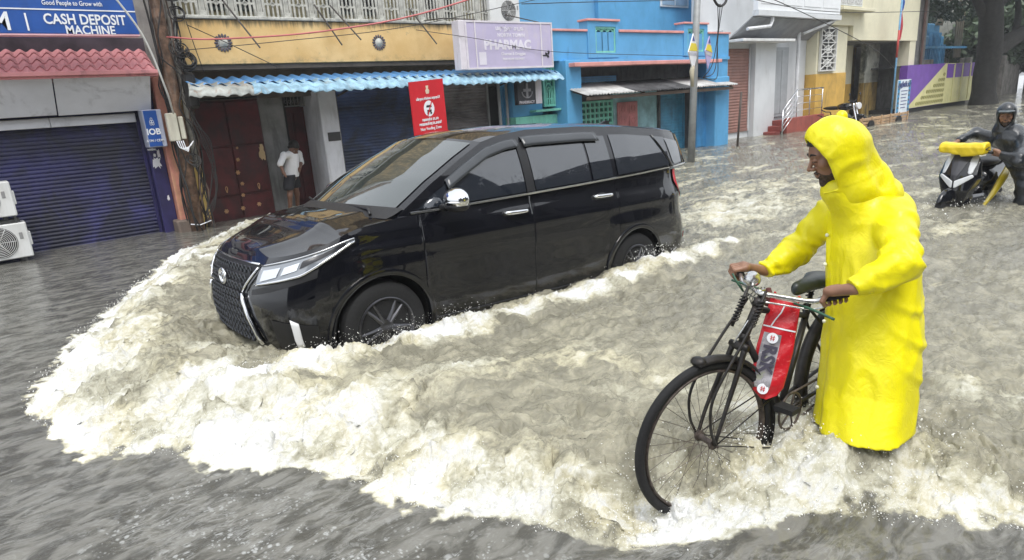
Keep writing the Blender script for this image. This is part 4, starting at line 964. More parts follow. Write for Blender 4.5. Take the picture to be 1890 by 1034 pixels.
for s_, par in zip((1, -1), fd):
    def mshape(P):
        d = sd_ell(P, (.80, 1.045, 1.205), (.085, .125, .085)); return smax(smax(d, .98+0*P[:, 0]-P[:, 1]-.07, .02), (P[:, 0]-.80)*-1-.045, .02)
    V, Q = nets(mshape, (.66, .85, 1.08), (.93, 1.22, 1.32), .012); V = V*np.array([1, s_, 1]); 
    mo = fast_mesh('mirror', m_vis and V, Q if s_ > 0 else Q[:, ::-1], m_chr, par, local=True)
    lowm = MB(); lowm.ball((.80, s_*1.04, 1.155), (.078, .118, .045), 14); lowm.build('mirror_base', m_tr, mo, smooth=True, local=True)
    lowm = MB(); lowm.tube([(.82, s_*.87, 1.14), (.81, s_*.97, 1.15)], [.028, .022], 8); lowm.build('mirror_arm', m_tr, mo, smooth=True, local=True)
    lowm = MB(); lowm.ball((.84, s_*1.085, 1.190), (.055, .070, .010), 10); lowm.build('indicator', mat('clear_lens', (.75, .77, .8), .1, var=.05, bump=0), mo, smooth=True, local=True)
# grille: spindle shaped, pinched in the middle, chrome outlined, with a mesh and emblem
def fpt(y, z, off=.0):
    s_ = s_at(y=min(abs(y), .74)); b0, b1 = basept(np.array(s_)); X_, Y_ = skin(b0, b1, np.array(z, float)); return float(X_)+off
GZ, GW = [.30, .45, .66, .80, .85], [.50, .45, .36, .47, .50]
def gw(z): return float(np.interp(z, GZ, GW))
P = np.zeros((21, 25, 3))
for j, z in enumerate(np.linspace(.30, .85, 21)):
    for i, k in enumerate(np.linspace(-1, 1, 25)): P[j, i] = (fpt(k*gw(z), z, .004), k*gw(z), z)
gro = MB().grid(P).build('grille', mat('grille_black', (.010, .010, .012), .5, bump=0), CAR, smooth=True, local=True)
m_ = MB(); m_hx = mat('grille_mesh', (.045, .048, .055), .25, .4, var=.1, bump=0)
for j in range(9):
    for i in range(-8, 9):
        y = (i+.5*(j % 2))*.066; z = .335+j*.060
        if abs(y)+.03 < gw(z):
            c0 = np.array([fpt(y, z, .016), y, z]); q = [(c0[0], y+.030*math.cos(a), z+.026*math.sin(a)) for a in (0, PI/3, 2*PI/3, PI, 4*PI/3, 5*PI/3)]
            m_.tube(np.array(q), .0075, 4, closed=True)
m_.build('grille_mesh', m_hx, gro, local=True, kind='stuff')
def strip(pts, r=.012, m__=m_chr, nm='chrome_trim', par=CAR, n=6):
    MB().tube(np.array(pts), r, n).build(nm, m__, par, smooth=True, local=True)
for s_ in (1, -1):
    strip([(fpt(gw(z), z, .02), s_*(gw(z)+.006), z) for z in np.linspace(.30, .655, 10)], .015)
    strip([(fpt(gw(z), z, .02), s_*(gw(z)+.010), z) for z in np.linspace(.67, .84, 6)], .009)
strip([(fpt(y, .855, .010), y, .857) for y in np.linspace(-.48, .48, 9)], .009)
em = MB(); ex_ = fpt(0, .74, .035); em.tube([(ex_, .075*math.cos(a), .735+.055*math.sin(a)) for a in np.linspace(0, 2*PI, 25)[:-1]], .009, 6, closed=True)
em.tube([(ex_, .028*math.cos(a), .735+.05*math.sin(a)) for a in np.linspace(0, 2*PI, 17)[:-1]], .007, 6, closed=True); em.tube([(ex_, .05*math.cos(a), .758+.02*math.sin(a)) for a in np.linspace(0, 2*PI, 17)[:-1]], .007, 6, closed=True)
em.build('emblem', m_chr, gro, smooth=True, local=True)
# headlamps: patch on the wing between grille and arch
m_lamp = glassm('headlamp_lens', (.20, .22, .25), .05); m_lamp2 = mat('lamp_reflector', (.75, .78, .82), .15, .6, var=.1, bump=0)
def skpatch(name, sA, sB, lo, hi, material, parent, off, n=26, nt=7, side=1, **kw):
    s_ = np.linspace(sA, sB, n); b0, b1 = basept(s_); f = np.linspace(0, 1, n); zl_ = np.interp(f, *zip(*lo)); zh_ = np.interp(f, *zip(*hi)); P = np.zeros((n, nt, 3))
    dx = np.gradient(b0); dy = np.gradient(b1); L = np.hypot(dx, dy); nx_, ny_ = dy/L, -dx/L
    for j, t in enumerate(np.linspace(0, 1, nt)):
        z = zl_+(zh_-zl_)*t; X_, Y_ = skin(b0, b1, z); P[:, j] = np.stack([X_+nx_*off, side*(Y_+ny_*off), z], 1)
    return MB().grid(P).build(name, material, parent, smooth=True, local=True, **kw), P
sa, sb_ = s_at(y=.52), s_at(x=1.56)
for s_ in (1, -1):
    hl, P = skpatch('headlight', sa, sb_, [(0, .735), (.5, .80), (1, .99)], [(0, .85), (.35, .90), (1, 1.005)], m_lamp, CAR, .010, side=s_)
    _, P2 = skpatch('lamp_unit', sa+.012, sa+.055, [(0, .755), (1, .79)], [(0, .825), (1, .85)], m_lamp2, hl, .0165, side=s_, n=8)
    skpatch('lamp_unit', sa+.065, sa+.10, [(0, .80), (1, .83)], [(0, .85), (1, .88)], m_lamp2, hl, .0165, side=s_, n=8)
    skpatch('lamp_bezel', sa+.105, sb_-.02, [(0, .84), (1, .965)], [(0, .888), (1, .985)], mat('lamp_dark', (.03, .03, .035), .15, bump=0), hl, .0165, side=s_, n=14)
    n_ = P.shape[0]; strip(P[:, 0]+np.array([.006, s_*.006, -.004]), .009, nm='lamp_trim', par=hl); strip(P[:, -1]+np.array([.006, s_*.006, .002]), .005, nm='lamp_trim', par=hl)
    skpatch('bumper_slot', sa-.01, s_at(x=1.86), [(0, .655), (1, .77)], [(0, .69), (1, .83)], m_tr, CAR, .006, side=s_)
    # pale upright fog lamp strip at the corner
    sf = s_at(x=2.02); skpatch('fog_lamp_strip', sf, sf+.018, [(0, .28), (1, .30)], [(0, .50), (1, .47)], mat('fog_strip_white', (.85, .86, .88), .2, var=.05, bump=0), CAR, .016, side=s_, n=5, solid=.01)
    skpatch('fog_lamp_recess', sf-.05, sf+.06, [(0, .27), (1, .27)], [(0, .50), (1, .44)], m_tr, CAR, .005, side=s_, n=8)
    # tail lamp
    tl_, _ = skpatch('tail_lamp', s_at(x=-2.10), s_at(x=-2.10)+.09, [(0, 1.12), (.4, 1.02), (1, .93)], [(0, 1.235), (1, 1.235)], mat('red_lens', (.62, .012, .03), .12, var=.1, bump=0), CAR, .014, side=s_, n=10)
    skpatch('reflector', s_at(x=-2.3), s_at(x=-2.3)+.02, [(0, .50), (1, .50)], [(0, .56), (1, .56)], MATS['red_lens'], CAR, .014, side=s_, n=6)
    # sill step
    m_ = MB(); m_.bbox((-.92, s_*.86-(.06), .20), (.92, s_*.86+.06, .235), .012); m_.build('side_step', m_tr, CAR, local=True)
    m_ = MB(); m_.bbox((.72, s_*.90-.03, .236), (.90, s_*.90+.035, .262), .01); m_.build('step_end_cap', m_chr, CAR, local=True)
    xs_ = np.linspace(.95, -.95, 20); strip([(x, s_*(skpt(x, .31)[1]+.004), .31) for x in xs_], .007, m_tr, 'sill_strip')
# arches, wells, mudflaps
for wx in WX:
    for s_ in (1, -1):
        a = np.linspace(-.25, PI+.25, 30); P = np.zeros((30, 5, 3))
        for i, q in enumerate(a):
            x = wx+WR*math.cos(q); z = WZ+WR*math.sin(q); yy = skpt(float(np.clip(x, -2.2, 1.95)), max(z, .24))[1]
            for j, (dr, dy) in enumerate(((-.012, -.03), (-.012, .010), (.006, .018), (.030, .012), (.034, -.004))): P[i, j] = (wx+(WR+dr)*math.cos(q), s_*(yy+dy), WZ+(WR+dr)*math.sin(q))
        MB().grid(P).build('arch_trim', m_blk, CAR, smooth=60, local=True)
        P = np.zeros((30, 2, 3))
        for i, q in enumerate(a):
            for j, y in enumerate((.90, .45)): P[i, j] = (wx+WR*math.cos(q), s_*y, WZ+WR*math.sin(q))
        MB().grid(P).build('wheel_well', mat('well_black', (.006, .006, .006), .9, bump=0), CAR, smooth=True, local=True)
    MB().box((wx-.5, -.46, .15), (wx+.5, .46, .9)).build('chassis', MATS['well_black'], CAR, local=True)
MB().box((-2.2, -.80, .22), (1.80, .80, .26)).build('floor_pan', MATS['well_black'], CAR, local=True)
MB().box((-2.2, -.70, .5), (1.0, .70, 1.03)).build('cabin_block', MATS['well_black'], CAR, local=True)
m_fl = mat('mudflap', (.02, .02, .022), .7)
for wx in WX:
    for s_ in (1, -1): MB().bbox((wx-.43, s_*.80-.10, .10), (wx-.415, s_*.80+.10, .36), .004).build('mud_flap', m_fl, CAR, local=True)
# wheels
m_rim = mat('dark_alloy', (.11, .11, .12), .28, .9, var=.2, bump=0)
def wheel(x, s_):
    wh = bpy.data.objects.new('wheel', None); COL.objects.link(wh); wh.parent = CAR; wh.location = (x, s_*.80, WZ)
    o = .11*s_
    m_ = MB(); m_.lathe((0, -o, 0), (0, s_, 0), [(0, .22), (.0, .30), (.02, .327), (.06, .335), (.16, .335), (.20, .325), (.215, .30), (.222, .27), (.218, .225), (.20, .222)], 48)
    m_.build('tyre', m_rub, wh, smooth=35, local=True)
    m_ = MB(); m_.lathe((0, o*.2, 0), (0, s_, 0), [(-.02, .18), (.06, .215), (.088, .223), (.092, .215), (.085, .205), (.05, .195), (.03, .19)], 40)
    for k in range(10):
        a = k*2*PI/10+.15*((k % 2)*2-1); c, s2 = math.cos(a), math.sin(a)
        m_.tube([(.04*c, o*.2+s_*.060, .04*s2), (.12*c, o*.2+s_*.068, .12*s2), (.20*c, o*.2+s_*.060, .20*s2)], [.022, .014, .012], 6)
    m_.lathe((0, o*.2, 0), (0, s_, 0), [(.03, .06), (.075, .055), (.085, .03), (.086, .004)], 20)
    m_.build('rim', m_rim, wh, smooth=40, local=True)
    MB().lathe((0, o*.2, 0), (0, s_, 0), [(0, .15), (.02, .15), (.021, .05)], 24).build('brake_disc', mat('brake_steel', (.25, .25, .26), .4, .8), wh, smooth=40, local=True)
    return wh
for wx in WX:
    for s_ in (1, -1): wheel(wx, s_)
# roof fin, tow bracket
m_ = MB(); m_.prism([(-1.98, 1.70), (-1.78, 1.71), (-1.93, 1.765), (-1.98, 1.765)], -.02, .02, 1); m_.build('roof_aerial', m_tr, CAR, local=True)
MB().tube([(-2.35, .3, .42), (-2.50, .3, .42)], .03, 8).build('tow_bracket', m_tr, CAR, local=True)
bpy.context.view_layer.update()
# ================================================================ street things
def at(x, y, dep):
    """world point that lies dep metres deep along the sight line of the photograph's pixel (x, y)"""
    d = _f+_r*(x-945)/CAM_F-_u*(y-517)/CAM_F
    return np.array([0, 0, CAM_H])+d*dep
def cable(name, pts, r, material, label, sag=0, cat='cable', n=24, group=None):
    P = spline(np.array(pts, float), n)
    if sag: t = np.linspace(0, 1, n); P[:, 2] -= sag*4*t*(1-t)
    return MB().tube(P, r, 5).build(name, material, None, smooth=True, label=label, cat=cat, group=group)
# ---- the far pavement side behind the photographer: plain shop houses, seen only as reflections
m_op = mat('opposite_plaster', (.085, .08, .078), .8, var=.2, dirt=(.07, .07, .07), dirt_amt=.6)
for k, (x0, x1, h_) in enumerate(((-22, -12, 7.5), (-12, -6.5, 9.6), (-6.5, -1.0, 6.0), (-1.0, 3.6, 8.8), (3.6, 8.0, 6.4), (8.0, 13, 9.8), (13, 19, 6.6), (19, 30, 8.2))):
    op = thing('opposite_house', 'plain dark shop house %s across the flooded street' % ['at the far left end', 'tall and second from the left end', 'low and beside the tallest left one', 'tall and opposite the bow wave', 'low and opposite the cyclist', 'tallest and opposite the rear of the car', 'low and opposite the scooter', 'at the far right end'][k], 'building', ((x0+x1)/2, -8, 0), group='shop houses across the street')
    b_ = bx('wall', (x0, -14, -.24), (x1-.05, -8.0-.2*(k % 2), h_), m_op, op)
    for j in range(int((x1-x0)/2.2)):
        for z0 in (.3, 3.4): bx('window', (x0+.4+j*2.2, -8.0-.2*(k % 2)+.003, z0), (x0+1.9+j*2.2, -7.95-.2*(k % 2), z0+1.7), m_dark, b_)
# ---- utility pole smothered in cables
m_pole = mat('rusty_pole', (.20, .12, .08), .7, .1, var=.6, vscale=9, dirt=(.30, .28, .25), dirt_amt=.7, dirt_scale=(6, 6, 1.2), dirt_lo=.5, bump=.4)
m_cab = mat('black_cable', (.03, .028, .028), .6, var=.4, bump=0)
up = thing('utility_pole', 'rusty utility pole wrapped in tangled black cables beside the maroon gate', 'pole', (2.72, 11.3, -.22))
MB().tube([(2.70, 11.3, -.22), (2.72, 11.3, 1.5), (2.74, 11.3, 3.0), (2.77, 11.3, 8.0)], [.105, .10, .09, .075], 14).build('post', m_pole, up, smooth=True)
MB().tube([(2.86, 11.33, 1.0), (2.91, 11.33, 2.2), (2.95, 11.34, 8)], [.05, .06, .055], 10).build('conduit', mat('grey_conduit', (.34, .33, .30), .7, var=.35, vscale=8, dirt=(.1, .08, .06), dirt_amt=.7), up, smooth=True)
rg = np.random.default_rng(17)
for k in range(15):
    z0 = -.1+rg.uniform(0, .5); n = 14; zs = np.linspace(z0, rg.uniform(2.6, 5.2), n); a = rg.uniform(0, 2*PI)+np.cumsum(rg.normal(0, .45, n)); r_ = .115+rg.uniform(0, .07, n)
    P = np.stack([2.74+.012*zs+r_*np.cos(a)*1.2, 11.27+r_*np.sin(a), zs], 1); MB().tube(spline(P, 40), rg.uniform(.007, .018), 5).build('wrapped_cable', m_cab if k % 3 else mat('brown_cable', (.12, .08, .06), .7, var=.4, bump=0), up, smooth=True)
for cx_, cz_, rr, n_ in ((2.98, 2.62, .15, 9), (2.92, 2.78, .12, 4), (2.80, 1.15, .09, 3), (2.96, 3.3, .12, 4), (2.9, 3.6, .16, 4)):
    for k in range(n_):
        a = np.linspace(0, 2*PI*.93, 26)+rg.uniform(0, 6); r2 = rr*rg.uniform(.55, 1.1); tl = rg.uniform(-.3, .3)
        MB().tube(np.stack([cx_+rg.normal(0, .015)+r2*np.cos(a), 11.12+.05*np.sin(a+tl)+k*.008, cz_+rg.normal(0, .015)+r2*np.sin(a)*.95], 1), .009, 5).build('cable_coil', m_cab, up, smooth=True)
for k in range(6):
    P = [(2.80+rg.uniform(-.05, .1), 11.15, rg.uniform(1.6, 2.2)), (2.98+rg.uniform(0, .12), 11.1, rg.uniform(.9, 1.4)), (3.02+rg.uniform(-.04, .05), 11.15, rg.uniform(.4, .8)), (2.82, 11.18, rg.uniform(0, .4))]
    MB().tube(spline(np.array(P), 22), .007, 5).build('loose_cable', m_cab, up, smooth=True)
MB().bbox((2.52, 11.10, 1.44), (2.67, 11.20, 1.86), .012).build('junction_box', mat('cream_box', (.62, .60, .50), .5, var=.1, dirt=(.3, .25, .2), dirt_amt=.5), up)
MB().bbox((2.69, 11.12, 1.46), (2.76, 11.18, 1.80), .01).build('fuse_case', MATS['cream_box'], up)
MB().bbox((2.88, 11.15, 1.9), (3.06, 11.32, 2.45), .04).build('meter_case', m_cab, up)
for k in range(4): MB().tube(spline(np.array([(2.60+k*.03, 11.1, 1.44), (2.63+k*.03, 11.07, 1.33-.02*k), (2.76, 11.08, 1.34), (2.84, 11.1, 1.42)]), 14), .008, 5).build('white_wire', m_wlet, up, smooth=True)
MB().tube([(2.58, 11.19, .13), (2.72, 11.17, .10), (2.9, 11.2, .14)], .01, 5).build('white_wire', m_wlet, up, smooth=True)
m_rc = mat('red_cable', (.55, .16, .16), .5, var=.15, bump=0); m_wc = mat('white_cable', (.75, .75, .72), .5, var=.1, bump=0)
cable('red_cable', [(2.75, 11.1, 2.95), (3.3, 10.5, 2.86), (4.6, 9.4, 2.87), (6.2, 8.6, 3.15), (9.2, 7.6, 4.1)], .013, m_rc, 'thin red cable strung from the utility pole up over the street')
cable('white_cable', [(1.95, 10.35, 3.5), (2.30, 10.5, 2.9), (2.50, 10.7, 2.2), (2.62, 11.05, 1.85)], .014, m_wc, 'white cable hanging down past the bank signboard')
cable('thin_cable', [(2.8, 11.1, 2.75), (4.2, 10.4, 2.82), (6.2, 9.8, 3.0), (9, 9, 3.5)], .006, m_cab, 'thin black cable running low from the utility pole past the rosettes')
cable('slack_cable', [(3.1, 11.25, 3.15), (3.7, 11.2, 2.85), (4.45, 11.3, 2.5)], .007, m_cab, 'slack black cable slanting down across the first rosette')
cable('drop_cable', [(3.12, 11.3, 3.2), (3.18, 11.3, 2.8), (3.26, 11.35, 2.45)], .007, m_cab, 'short black cable dropping down the yellow parapet near the utility pole')
cable('sign_cable', [(7.2, 11.2, 3.12), (8.2, 10.6, 2.9), (10.2, 10.6, 2.65), (13.1, 9.2, 2.4)], .006, m_cab, 'thin cable passing in front of the lavender pharmacy sign')
cable('far_cable', [(13.1, 9.1, 4.2), (18, 9.5, 3.7), (24, 9.6, 2.6), (28, 10.3, 1.9)], .012, m_cab, 'black cable slanting down from the street pole to the ochre porch')
cable('far_cable', [(13.1, 9.1, 3.9), (19, 9.0, 3.5), (30, 9.6, 3.9)], .010, m_cab, 'upper thin cable crossing the white balcony')
cable('far_cable', [(10.3, 11.6, 3.75), (13, 12.0, 3.95), (17, 12.4, 4.2)], .010, m_cab, 'thin cable running along the upper blue wall')
# ---- street pole with party boards
sp = thing('street_pole', 'slim grey street pole standing in the water before the blue doors', 'pole', (13.12, 9.1, -.22))
MB().tube([(13.12, 9.1, -.22), (13.22, 9.1, 1.8), (13.40, 9.1, 5)], [.085, .08, .07], 12).build('post', mat('grey_pole', (.30, .31, .31), .55, .2, var=.25, dirt=(.15, .13, .12), dirt_amt=.5), sp, smooth=True)
MB().tube(spline(np.array([(13.45, 9.0, 4.2), (13.75, 8.9, 3.5), (14.15, 8.9, 3.55), (14.3, 8.95, 4.1)]), 24), .03, 6).build('cable_loop', m_cab, sp, smooth=True)
for k in range(3): MB().tube(spline(np.array([(13.9+.1*k, 8.95, 3.5), (14.0, 9.0, 2.9-.1*k), (13.8+.1*k, 9.0, 2.2-.15*k), (13.5, 9.05, 1.9)]), 20), .010, 5).build('hanging_wire', m_cab, sp, smooth=True)
MB().tube([(13.02, 9.0, 2.15), (12.92, 8.95, 2.05), (12.95, 8.95, 1.72)], [.05, .055, .03], 8).build('cloth_bundle', mat('tan_cloth', (.42, .38, .28), .9), sp, smooth=True)
def board(cx, cz, w_, h_, y, tilt, cols, label):
    t_ = thing('diamond_board', label, 'board', (cx, y, cz), (0, tilt, .25))
    MB().prism([(0, h_), (w_, 0), (0, -h_), (-w_, 0)], 0, .02, 1).build('panel', cols[0], t_, local=True)
    MB().prism([(-w_*.93, .03), (w_*.93, .03), (w_*.45, h_*.48), (-w_*.45, h_*.48)], -.006, -.001, 1).build('yellow_band', cols[1], t_, local=True)
    MB().prism([(-w_*.85, -.06), (w_*.85, -.06), (w_*.93, .0), (-w_*.93, .0)], -.006, -.001, 1).build('stripe', cols[2], t_, local=True)
    MB().prism([(-w_*.25, h_*.6), (w_*.25, h_*.6), (0, h_*.88)], -.006, -.001, 1).build('mark', mat('navy_mark', (.06, .08, .3), .5), t_, local=True)
m_bw = mat('board_white', (.80, .80, .82), .5, var=.06); m_by = mat('board_yellow', (.80, .65, .04), .5, var=.08); m_bp = mat('board_violet', (.45, .38, .62), .5)
board(13.02, 2.46, .30, .40, 8.98, 0, (m_bw, m_by, mat('board_grey', (.5, .5, .55), .5)), 'white and yellow diamond board tied to the street pole')
board(13.50, 2.44, .24, .36, 8.90, .12, (m_bp, m_by, MATS['board_grey']), 'violet and yellow diamond board tilted against the street pole')
# ---- air conditioner units at the left edge
m_ac = mat('ac_white', (.72, .73, .72), .4, var=.06, dirt=(.4, .38, .33), dirt_amt=.35, bump=.03)
def ac_unit(lo, hi, label, grille=True, group='outdoor air conditioner units by the bank shutter', name='air_conditioner'):
    t_ = thing(name, label, 'air conditioner', ((lo[0]+hi[0])/2, (lo[1]+hi[1])/2, lo[2]), group=group)
    MB().bbox(lo, hi, .012).build('casing', m_ac, t_)
    MB().bbox((hi[0]-.02, lo[1]+.03, lo[2]+.32*(hi[2]-lo[2])), (hi[0]+.025, lo[1]+.16, lo[2]+.72*(hi[2]-lo[2])), .01).build('valve_cover', m_ac, t_)
    cx_, cz_ = lo[0]+(hi[0]-lo[0])*.62, (lo[2]+hi[2])/2; R_ = min(.20, (hi[2]-lo[2])*.42)
    MB().lathe((cx_, lo[1]-.001, cz_), (0, -1, 0), [(0, R_*1.05), (.004, R_*1.05), (.004, R_*.2)], 32).build('fan_recess', m_dark, t_, smooth=30)
    q = MB()
    for k in range(9): q.tube([(cx_+R_*(.12+k*.11)*math.cos(a), lo[1]-.012, cz_+R_*(.12+k*.11)*math.sin(a)) for a in np.linspace(0, 2*PI, 29)[:-1]], .0035, 4, closed=True)
    for k in range(6): a = k*PI/3; q.tube([(cx_, lo[1]-.014, cz_), (cx_+R_*math.cos(a), lo[1]-.014, cz_+R_*math.sin(a))], .004, 4)
    q.build('fan_guard', m_ac, t_, smooth=True)
    MB().bbox((cx_+R_+.04, lo[1]-.006, cz_+.02), (cx_+R_+.08, lo[1]+.002, cz_+.11), .003).build('badge', mat('badge_grey', (.3, .3, .3), .5), t_)
    for s_ in (.12, .82): MB().bbox((lo[0]+(hi[0]-lo[0])*s_, lo[1]+.02, lo[2]-.05), (lo[0]+(hi[0]-lo[0])*s_+.06, hi[1]-.02, lo[2]), .005).build('foot', m_tr if 'm_tr' in globals() else m_cab, t_)
    return t_
ac_unit((-.42, 11.1, .055), (.49, 11.42, .535), 'lower white air conditioner unit with its fan facing the street')
ac_unit((-.50, 11.1, .635), (.43, 11.42, 1.10), 'upper white air conditioner unit stacked above the other by the indigo shutter')
sd_ = thing('ac_stand', 'dark iron stand holding the two white air conditioner units', 'stand', (0, 11.26, -.22))
for x in (-.55, .38):
    for y in (11.13, 11.40): MB().box((x, y-.015, -.22), (x+.03, y+.015, .63)).build('leg', mat('black_iron', (.04, .04, .04), .6), sd_)
for z in (.0, .58):
    for y in (11.14, 11.38): MB().box((-.58, y-.012, z-.035), (.44, y+.012, z)).build('rail', MATS['black_iron'], sd_)
ac_unit((9.30, 11.50, 3.345), (10.14, 11.76, 3.82), 'white air conditioner unit on the parapet behind the pharmacy sign', group=None)
# ---- no vending sign
m_rs = mat('sign_red', (.60, .018, .03), .4, var=.08, bump=.02)
ns = thing('no_vending_sign', 'tilted red municipal sign board reading Non Vending Zone behind the black car', 'sign', (6.2, 9.5, -.22))
NS0 = np.array([6.2, 9.48, 1.66])
def nsm(x, z): # local frame of the tilted board
    a = .035; return NS0+np.array([x*math.cos(a)-z*math.sin(a)*0, 0, z+x*.06])
def nbox(nm, x0, x1, z0, z1, y0, y1, m__):
    V = [];
    for y in (y0, y1):
        for (x, z) in ((x0, z0), (x1, z0), (x1, z1), (x0, z1)): p = nsm(x, z); V.append((p[0]-.012*z, p[1]+y, p[2]))
    return MB().add(V, [(0, 1, 2, 3), (7, 6, 5, 4), (0, 4, 5, 1), (1, 5, 6, 2), (2, 6, 7, 3), (3, 7, 4, 0)]).build(nm, m__, ns)
nbox('board', -.335, .335, -.455, .455, 0, .03, m_rs)
def ntext(b, size, x, z, **k): p = nsm(x, z); text('lettering', b, size, (p[0]-.012*z, p[1]-.004, p[2]), ns, m_wlet, tilt=.06, **k)
ntext('பெருநகர சென்னை மாநகராட்சி', .050, .0, .165, bold=.002, sx=.56); ntext('சாலையோர கடைகள்', .060, 0, -.245, bold=.003, sx=.66); ntext('அமைக்க தடை', .060, 0, -.175, bold=.003, sx=.72)
ntext('Non Vending Zone', .068, 0, -.325, bold=.001, sx=.80); ntext('சென்னை மாநகராட்சி  1913', .034, .0, -.415, bold=.001, sx=.75)
def nshape(nm, polys, m__, dy):
    q = MB()
    for pl in polys: 
        P = [(nsm(x, z)[0]-.012*z, nsm(x, z)[2]) for x, z in pl]; q.prism(P, NS0[1]-dy, NS0[1]-dy+.002, 1)
    q.build(nm, m__, ns)
circ = lambda cx, cz, r, rz, n=24: [(cx+r*math.cos(a), cz+rz*math.sin(a)) for a in np.linspace(0, 2*PI, n, endpoint=False)]
nshape('white_disc', [circ(.0, .0, .105, .13)], m_wlet, .004)
nshape('cart_symbol', [[(-.055, .02), (.055, .02), (.04, .055), (-.04, .055), (-.01, .075), (-.05, .05)], [(-.04, -.06), (.04, -.06), (.045, -.02), (-.045, -.02)]], MATS['black_hole'], .0075)
nshape('cart_wheel', [circ(-.03, -.075, .018, .02, 10)], MATS['black_hole'], .0075); nshape('cart_wheel', [circ(.03, -.075, .018, .02, 10)], MATS['black_hole'], .0075)
nshape('slash', [[(-.07, -.15), (-.05, -.15), (.085, .14), (.065, .14)]], m_rs, .0105)
nshape('crest', [[(-.028, .24), (.028, .24), (.04, .29), (.02, .32), (.028, .37), (-.028, .37), (-.02, .32), (-.04, .29)]], mat('crest_gold', (.75, .6, .45), .5), .004)
for x in (-.13, .12): MB().tube([nsm(x, -.46)+[0, .015, 0], nsm(x, -.46)*[1, 1, 0]+[0, .015, -.22]], .03, 8).build('leg', m_wc, ns)
# ---- handcart, motorbike
ct = thing('wooden_handcart', 'wooden handcart with plank sides resting in the flood below the ochre porch', 'handcart', (25.5, 9.6, -.2))
m_wd = mat('weathered_wood', (.46, .30, .17), .7, var=.25, vscale=4, dirt=(.2, .13, .08), dirt_amt=.5, dirt_scale=(1, 4, 4))
for k in range(3): MB().bbox((23.35, 9.50-.01*k, -.02+k*.115), (27.5, 9.54, .075+k*.115), .008).build('plank', m_wd, ct)
for k in range(6): MB().bbox((23.4+k*.79, 9.46, -.05), (23.48+k*.79, 9.495, .34), .006).build('upright', m_wd, ct)
for k in range(5): MB().bbox((23.4, 9.56+k*.2, .0), (27.45, 9.73+k*.2, .03), .004).build('deck_plank', m_wd, ct)
for x in (24.1, 26.5):
    q = MB(); q.lathe((x, 9.42, -.02), (0, 1, 0), [(0, .20), (0, .235), (.06, .235), (.06, .20)], 24)
    for k in range(4): a = k*PI/4; q.tube([(x-.21*math.cos(a), 9.45, -.02-.21*math.sin(a)), (x+.21*math.cos(a), 9.45, -.02+.21*math.sin(a))], .014, 5)
    q.build('wheel', m_rub, ct, smooth=40)
for x in (23.6, 27.3, 27.6): MB().tube([(x, 9.5, .0), (x+.15, 9.45, -.22)], .03, 6).build('leg', m_wd, ct)
mb = thing('parked_motorcycle', 'dark motorcycle parked head-on behind the wooden handcart', 'motorcycle', (24.0, 10.2, -.22))
def mtube(nm, pts, r, m__, n=10): MB().tube(spline(np.array(pts, float), max(8, 3*len(pts))), r, n).build(nm, m__, mb, smooth=True)
q = MB(); q.lathe((23.93, 9.8, .10), (1, .12, 0), [(0, .22), (0, .30), (.1, .31), (.12, .27), (.1, .22)], 28); q.build('wheel', m_rub, mb, smooth=40)
q = MB(); q.lathe((24.25, 11.0, .10), (1, .12, 0), [(0, .22), (0, .30), (.1, .31), (.12, .27), (.1, .22)], 28); q.build('wheel', m_rub, mb, smooth=40)
for s_ in (-.1, .1): mtube('fork', [(23.98+s_, 9.82, .10), (24.02+s_, 9.95, .5), (24.05+s_, 10.02, .82)], .028, m_chr)
MB().lathe((24.03, 9.86, .72), (-.25, -1, 0), [(-.12, .05), (-.05, .11), (.0, .12), (.02, .11)], 20).build('headlight', mat('lens_pale', (.75, .76, .78), .1, bump=0), mb, smooth=40)
mtube('handlebar', [(23.62, 10.05, .92), (23.85, 10.02, .88), (24.2, 10.08, .88), (24.45, 10.15, .92)], .018, m_tr)
for x in (23.62, 24.45): mtube('mirror_stem', [(x+.1, 10.05, .92), (x+.06, 10.05, 1.08)], .008, m_tr); MB().ball((x+.06, 10.05, 1.12), (.06, .015, .045), 10).build('mirror', m_tr, mb, smooth=True)
MB().ball((24.1, 10.35, .70), (.16, .30, .13), 14).build('fuel_tank', m_blk, mb, smooth=True); MB().ball((24.2, 10.8, .66), (.14, .38, .07), 14).build('seat', m_tr, mb, smooth=True)
MB().ball((24.1, 10.4, .30), (.16, .28, .22), 12).build('engine', m_rim, mb, smooth=True); MB().ball((24.02, 9.84, .40), (.07, .2, .05), 10).build('mudguard', m_blk, mb, smooth=True)
hb = thing('blue_bicycle', 'only the handlebar end of a bicycle showing beside the ochre wall', 'bicycle', (22.7, 10.3, -.2))
MB().tube(spline(np.array([(22.2, 10.3, .70), (22.4, 10.25, .62), (22.75, 10.25, .58), (22.9, 10.3, .35), (22.9, 10.4, .0)]), 20), .018, 6).build('handlebar', m_tr, hb, smooth=True)
MB().lathe((22.85, 10.4, .06), (1, .3, 0), [(0, .27), (0, .31), (.04, .31), (.04, .27)], 24).build('wheel', m_rub, hb)
MB().tube([(22.87, 10.42, .05), (22.9, 10.6, .45), (23.2, 11.0, .5)], .018, 6).build('frame', m_tr, hb)

